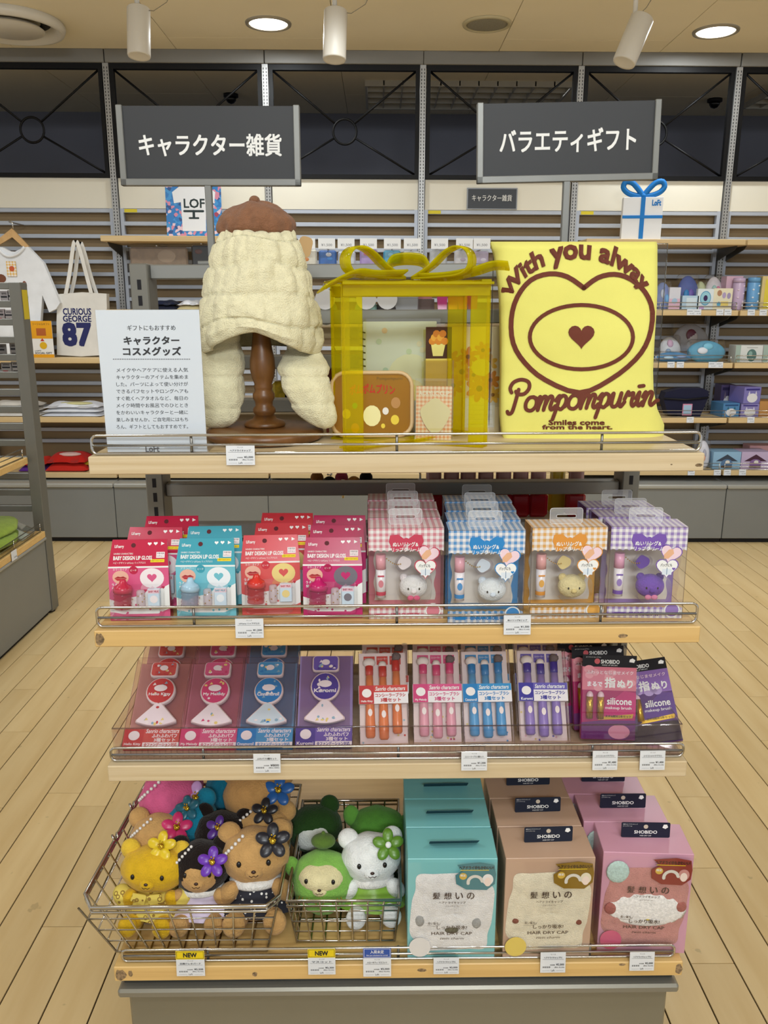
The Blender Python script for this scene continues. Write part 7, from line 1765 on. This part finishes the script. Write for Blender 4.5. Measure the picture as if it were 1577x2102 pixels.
MB(Matrix.Translation((0.3, 0, 0))).rbox(-0.45, -0.004, -1.9, -0.052, 0.02, PX(50, 1125, RX).z*0+0.352, 0.003, CAB).build('base_cabinet', t)
MB(Matrix.Translation((0.3, 0, 0))).rbox(-0.45, 0.006, -1.9, -0.052, 0.352, 0.366, 0.004, CABTOP).build('base_lip', t)
MB(Matrix.Translation((0.3, 0, 0))).box(-0.44, -0.02, -1.9, -0.06, 0.0, 0.02, BLACK).build('kickboard', t)
def rack_shelf(lab, ztop, x1, ye=0.06):
    t = thing('rack_shelf', lab, 'shelf', (RX-0.22, RY-0.9, ztop-0.028)); xr = x1-RX+0.22
    MB().rbox(-0.23, xr, -0.8, 0.9-ye, 0, 0.028, 0.0015, HONEY).build('board', t)
    mb = MB()
    for zz in (0.031, 0.05, 0.068): mb.cyl((xr-0.012, -0.8, zz), (xr-0.012, 0.88-ye, zz), 0.0022, n=6, m=CHROME)
    for yy in (0.88-ye, 0.55, 0.2, -0.2): mb.cyl((xr-0.012, yy, 0.028), (xr-0.012, yy, 0.069), 0.0022, n=6, m=CHROME)
    mb.build('guard_rail', t)
zl = 0.395; rack_shelf('low wooden shelf of the left rack with the green towel', zl, RX+0.004)
zm = PY(55, 938, RY-0.06).z; rack_shelf('upper wooden shelf of the left rack', zm, PY(59, 945, RY-0.06).x, 0.07)
# towel and goods on the rack
p = PX(25, 1090, RX-0.1)
t = thing('green_towel', 'lime green fluffy towel on the low shelf of the left rack', 'towel', (RX-0.13, RY-0.35, zl+0.0008))
for k in range(2): MB().ell((0.0-0.02*k, 0.05*k, 0.03+0.035*k), (0.105, 0.2, 0.03), M('#8fa83a', 0.95, 0, 0.12, 40, 1.0, 260, sheen=0.3), 26, 12, disp=lambda v: 0.14*(abs(v.x)**4+abs(v.y)**4)+0.03*math.sin(9*v.y)).build('fold', t)
t = thing('clear_wrapped_goods', 'clear wrapped pack beside the green towel', 'packed goods', (RX-0.06, RY-0.18, zl+0.0008), (R(0), R(25), 0)); MB().rbox(-0.05, 0.04, -0.05, 0.05, 0, 0.05, 0.008, clear('#e6e8e4', 0.9, 0.1)).build('clear_bag', t); MB().rbox(-0.045, 0.03, -0.04, 0.04, 0.002, 0.02, 0.004, PAPER('#d8dcd4')).build('contents', t)
for i, (dx, dy, c, wd) in enumerate(((-0.12, -0.32, '#7a9ab0', 'pale blue'), (-0.1, -0.5, '#b0574e', 'red'), (-0.14, -0.2, '#8fb0b8', 'turquoise'))):
    t = thing('flat_pouch', '%s flat pouch lying on the upper shelf of the left rack' % wd, 'pouch', (PY(30, 945, RY).x+dx+0.05, RY+dy, zm+0.001), (R(0), R(-16), R(i*14-10)))
    MB().rbox(-0.09, 0.09, -0.06, 0.06, 0, 0.022+0.006*i, 0.006, M(c, 0.5, 0, 0.25, 25)).build('pouch_body', t); MB().rbox(-0.095, 0.095, -0.066, 0.066, 0.0, 0.03+0.006*i, 0.006, clear(gloss=0.7, rough=0.1)).build('clear_bag', t)
p = PY(30, 1180, RY); 
t = thing('shelf_tag', 'white price tag on the low shelf of the left rack', 'price tag', (RX+0.007, PX(24, 1130, RX).y, zl-0.03), (0, 0, R(90)))
MB().rbox(-0.024, 0.024, -0.002, 0, 0, 0.04, 0.0004, PAPER('#dfe3ea')).build('card', t); MB().text('¥2,200', -0.004, 0.02, 0.008, 0.014, -0.0024, INK).build('print', t)
for k, (px0, px1, pt, pb, c) in enumerate(((2, 17, 597, 622, '#9b9290'), (18, 33, 595, 621, '#a8a09c'), (-8, 10, 634, 657, '#a89a96'), (11, 27, 636, 657, '#b0a5a0'), (-6, 12, 706, 730, '#8d8884'), (22, 38, 704, 729, '#98918c'), (4, 24, 744, 764, '#aaa29c'), (25, 44, 742, 764, '#b2a9a2'))):
    x0, x1, z0, z1 = wb(px0, px1, pb+6, pt, RY+0.06)
    t = thing('hanging_card', 'small grey backed goods card number %s hung behind the bars of the left rack' % ['one', 'two', 'three', 'four', 'five', 'six', 'seven', 'eight'][k], 'card', ((x0+x1)/2, RY+0.06, z0)); w = (x1-x0)/2; h = z1-z0
    MB().rbox(-w, w, 0, 0.004, 0, h, 0.0006, PAPER(c)).build('card', t); MB().rect(-w*0.8, w*0.6, h*0.55, h*0.66, -0.0005, INK).rect(-w*0.7, w*0.2, h*0.2, h*0.36, -0.0005, PAPER('#b8303a' if k in (2, 6) else '#5a5452')).text('¥990', -w*0.6, w*0.5, h*0.74, h*0.9, -0.0005, INK).build('print', t)

# ================================================================== goods on the far side of the display, seen through its bars
t = thing('display_shelf', 'upper shelf on the far side of the display behind the gift frame', 'shelf', (UXC, 1.74, 1.318), unit=True); MB().rbox(-0.44, 0.44, -0.17, 0.17, 0, 0.022, 0.0015, MAPLE).build('board', t)
FZ2 = 1.3405; YB = 1.68
def far(px, py=610): return UY(px, py, YB).x
for i, (px, c, wd) in enumerate(((752, '#8fb8b0', 'teal'), (795, '#3a3434', 'black'), (668, '#9aa8a0', 'grey'))):
    t = thing('round_charm', '%s charm with a white round tag on the far side shelf' % wd, 'charm', (far(px), YB, FZ2), unit=True)
    MB().ell((0, 0.01, 0.026), (0.024, 0.016, 0.026), M(c, 0.4, 0, 0.1, 40), 16, 10).build('charm_body', t); MB().prism(arc(0.0, 0.05, 0.02, 0, 345, 20), -0.010, -0.009, PAPER('#e9e9ea')).build('tag', t); MB().tube([(0, 0, 0.06), (0.004, 0, 0.075), (0, 0, 0.085), (-0.004, 0, 0.075)], 0.0014, 5, True, CHROME).build('ring', t)
t = thing('grey_tin', 'plain grey tin on the far side shelf behind the gift frame', 'tin', (far(834), YB, FZ2), unit=True); MB().rbox(-0.024, 0.024, 0, 0.04, 0, 0.062, 0.002, M('#9ea0a4', 0.4, 0.3)).build('body', t); MB().rbox(-0.0245, 0.0245, -0.0005, 0.0405, 0.05, 0.064, 0.002, M('#a8aaae', 0.4, 0.3)).build('lid', t)
for i, (px, c, wd) in enumerate(((908, '#c23a80', 'pink'), (930, '#d06a28', 'orange'), (950, '#d8752c', 'bright orange'), (970, '#b85a24', 'brownish orange'))):
    t = thing('cosmetic_tube', '%s cosmetic tube standing on the far side shelf' % wd, 'tube', (far(px), YB, FZ2), unit=True)
    MB().lathe([(0.006, 0), (0.0075, 0.002), (0.0075, 0.016), (0.007, 0.017)], 14, m=WHITE).build('cap', t); MB().raw([(a*0.008 if zz < 0.02 else a*0.011, b*0.008 if zz < 0.02 else b*0.0012, zz) for zz in (0.017, 0.066) for a, b in ((-1, -1), (1, -1), (1, 1), (-1, 1))], [(0, 1, 5, 4), (1, 2, 6, 5), (2, 3, 7, 6), (3, 0, 4, 7), (4, 5, 6, 7)], GLOSSY(c)).build('tube_body', t)
t = thing('card_holder', 'brown leaflet holder on the far side shelf right of the tubes', 'box', (far(870), YB+0.01, FZ2), unit=True); MB().rbox(-0.022, 0.022, 0, 0.03, 0, 0.05, 0.001, M('#6a5a58', 0.5)).build('body', t); MB().box(-0.018, 0.018, 0.01, 0.012, 0.05, 0.062, PAPER('#c98a90')).build('leaflet', t)
t = thing('display_shelf', 'middle shelf on the far side of the display left of the gift frame', 'shelf', (UXC, 1.74, 1.155), unit=True); MB().rbox(-0.44, 0.44, -0.17, 0.17, 0, 0.022, 0.0015, MAPLE).build('board', t)
for px, zz, c, wd in ((684, 1.272, '#6a3524', 'dark brown'), (690, 1.178, '#d8d2c0', 'cream')):
    t = thing('fluffy_charm', '%s fluffy charm on the far side left of the gift frame' % wd, 'charm', (far(px, 680), YB, 1.1775 if wd == 'cream' else 1.1775), unit=True)
    k = 0.0 if wd == 'cream' else 0.045
    MB().ell((0.004 if k else 0, 0.03 if k else 0, 0.026+k), (0.026, 0.022, 0.026), PLUSH(c), 18, 12).build('pompom', t); MB().tube([(0, 0.01, 0.05+k), (0.004, 0.01, 0.065+k), (0, 0.01, 0.078+k), (-0.004, 0.01, 0.065+k)], 0.0014, 5, True, CHROME).build('ring', t)
for px, c, wd in ((600, '#4a78b8', 'blue patterned'), (580, '#d8c23a', 'yellow')):
    p = UY(px, 800, 1.75); t = thing('small_pouch', '%s pouch on the far side seen beside the wooden pole' % wd, 'pouch', (p.x, 1.75, 1.1775), unit=True)
    MB().rbox(-0.022, 0.022, 0, 0.02, 0, 0.045, 0.006, M(c, 0.5, 0, 0.4, 60)).build('pouch_body', t); MB().cyl((-0.02, 0.01, 0.046), (0.02, 0.01, 0.046), 0.0015, n=6, m=CHROME).build('zip', t)
# rack of hair ties behind the checked boxes
t = thing('hook_rack', 'chrome hook rack with hanging trinkets seen under the top shelf', 'rack', (UY(700, 1010, 1.7).x, 1.7, 0.957), unit=True)
for k in range(3): MB().tube([(-0.05+0.03*k, 0.1, 0.09-0.012*k), (-0.05+0.03*k, 0, 0.085-0.012*k), (-0.055+0.03*k, -0.04, 0.095-0.012*k)], 0.002, 6, m=CHROME).build('hook', t)
MB().cyl((-0.07, 0.1, 0.09), (0.07, 0.1, 0.09), 0.003, n=8, m=CHROME).cyl((0.0, 0.1, 0), (0.0, 0.1, 0.09), 0.003, n=8, m=CHROME).build('bar', t)
for k, c in enumerate(('#8a5a2c', '#1d1a1a', '#9a3a5c', '#b8894a', '#171517')): MB().ell((-0.05+0.026*k, 0.0, 0.068-0.01*(k % 2)), (0.014, 0.012, 0.013), PLUSH(c), 12, 8).build('trinket', t)

# ------------------------------------------------------------------ the whole display leans a hair, as it stands in the shop
_T = Matrix.Translation((UXC, 0, 0.7)) @ Matrix.Rotation(-TILT, 4, 'Y') @ Matrix.Translation((-UXC, 0, -0.7))
bpy.context.view_layer.update()
for o in UNIT: o.matrix_world = _T @ o.matrix_world
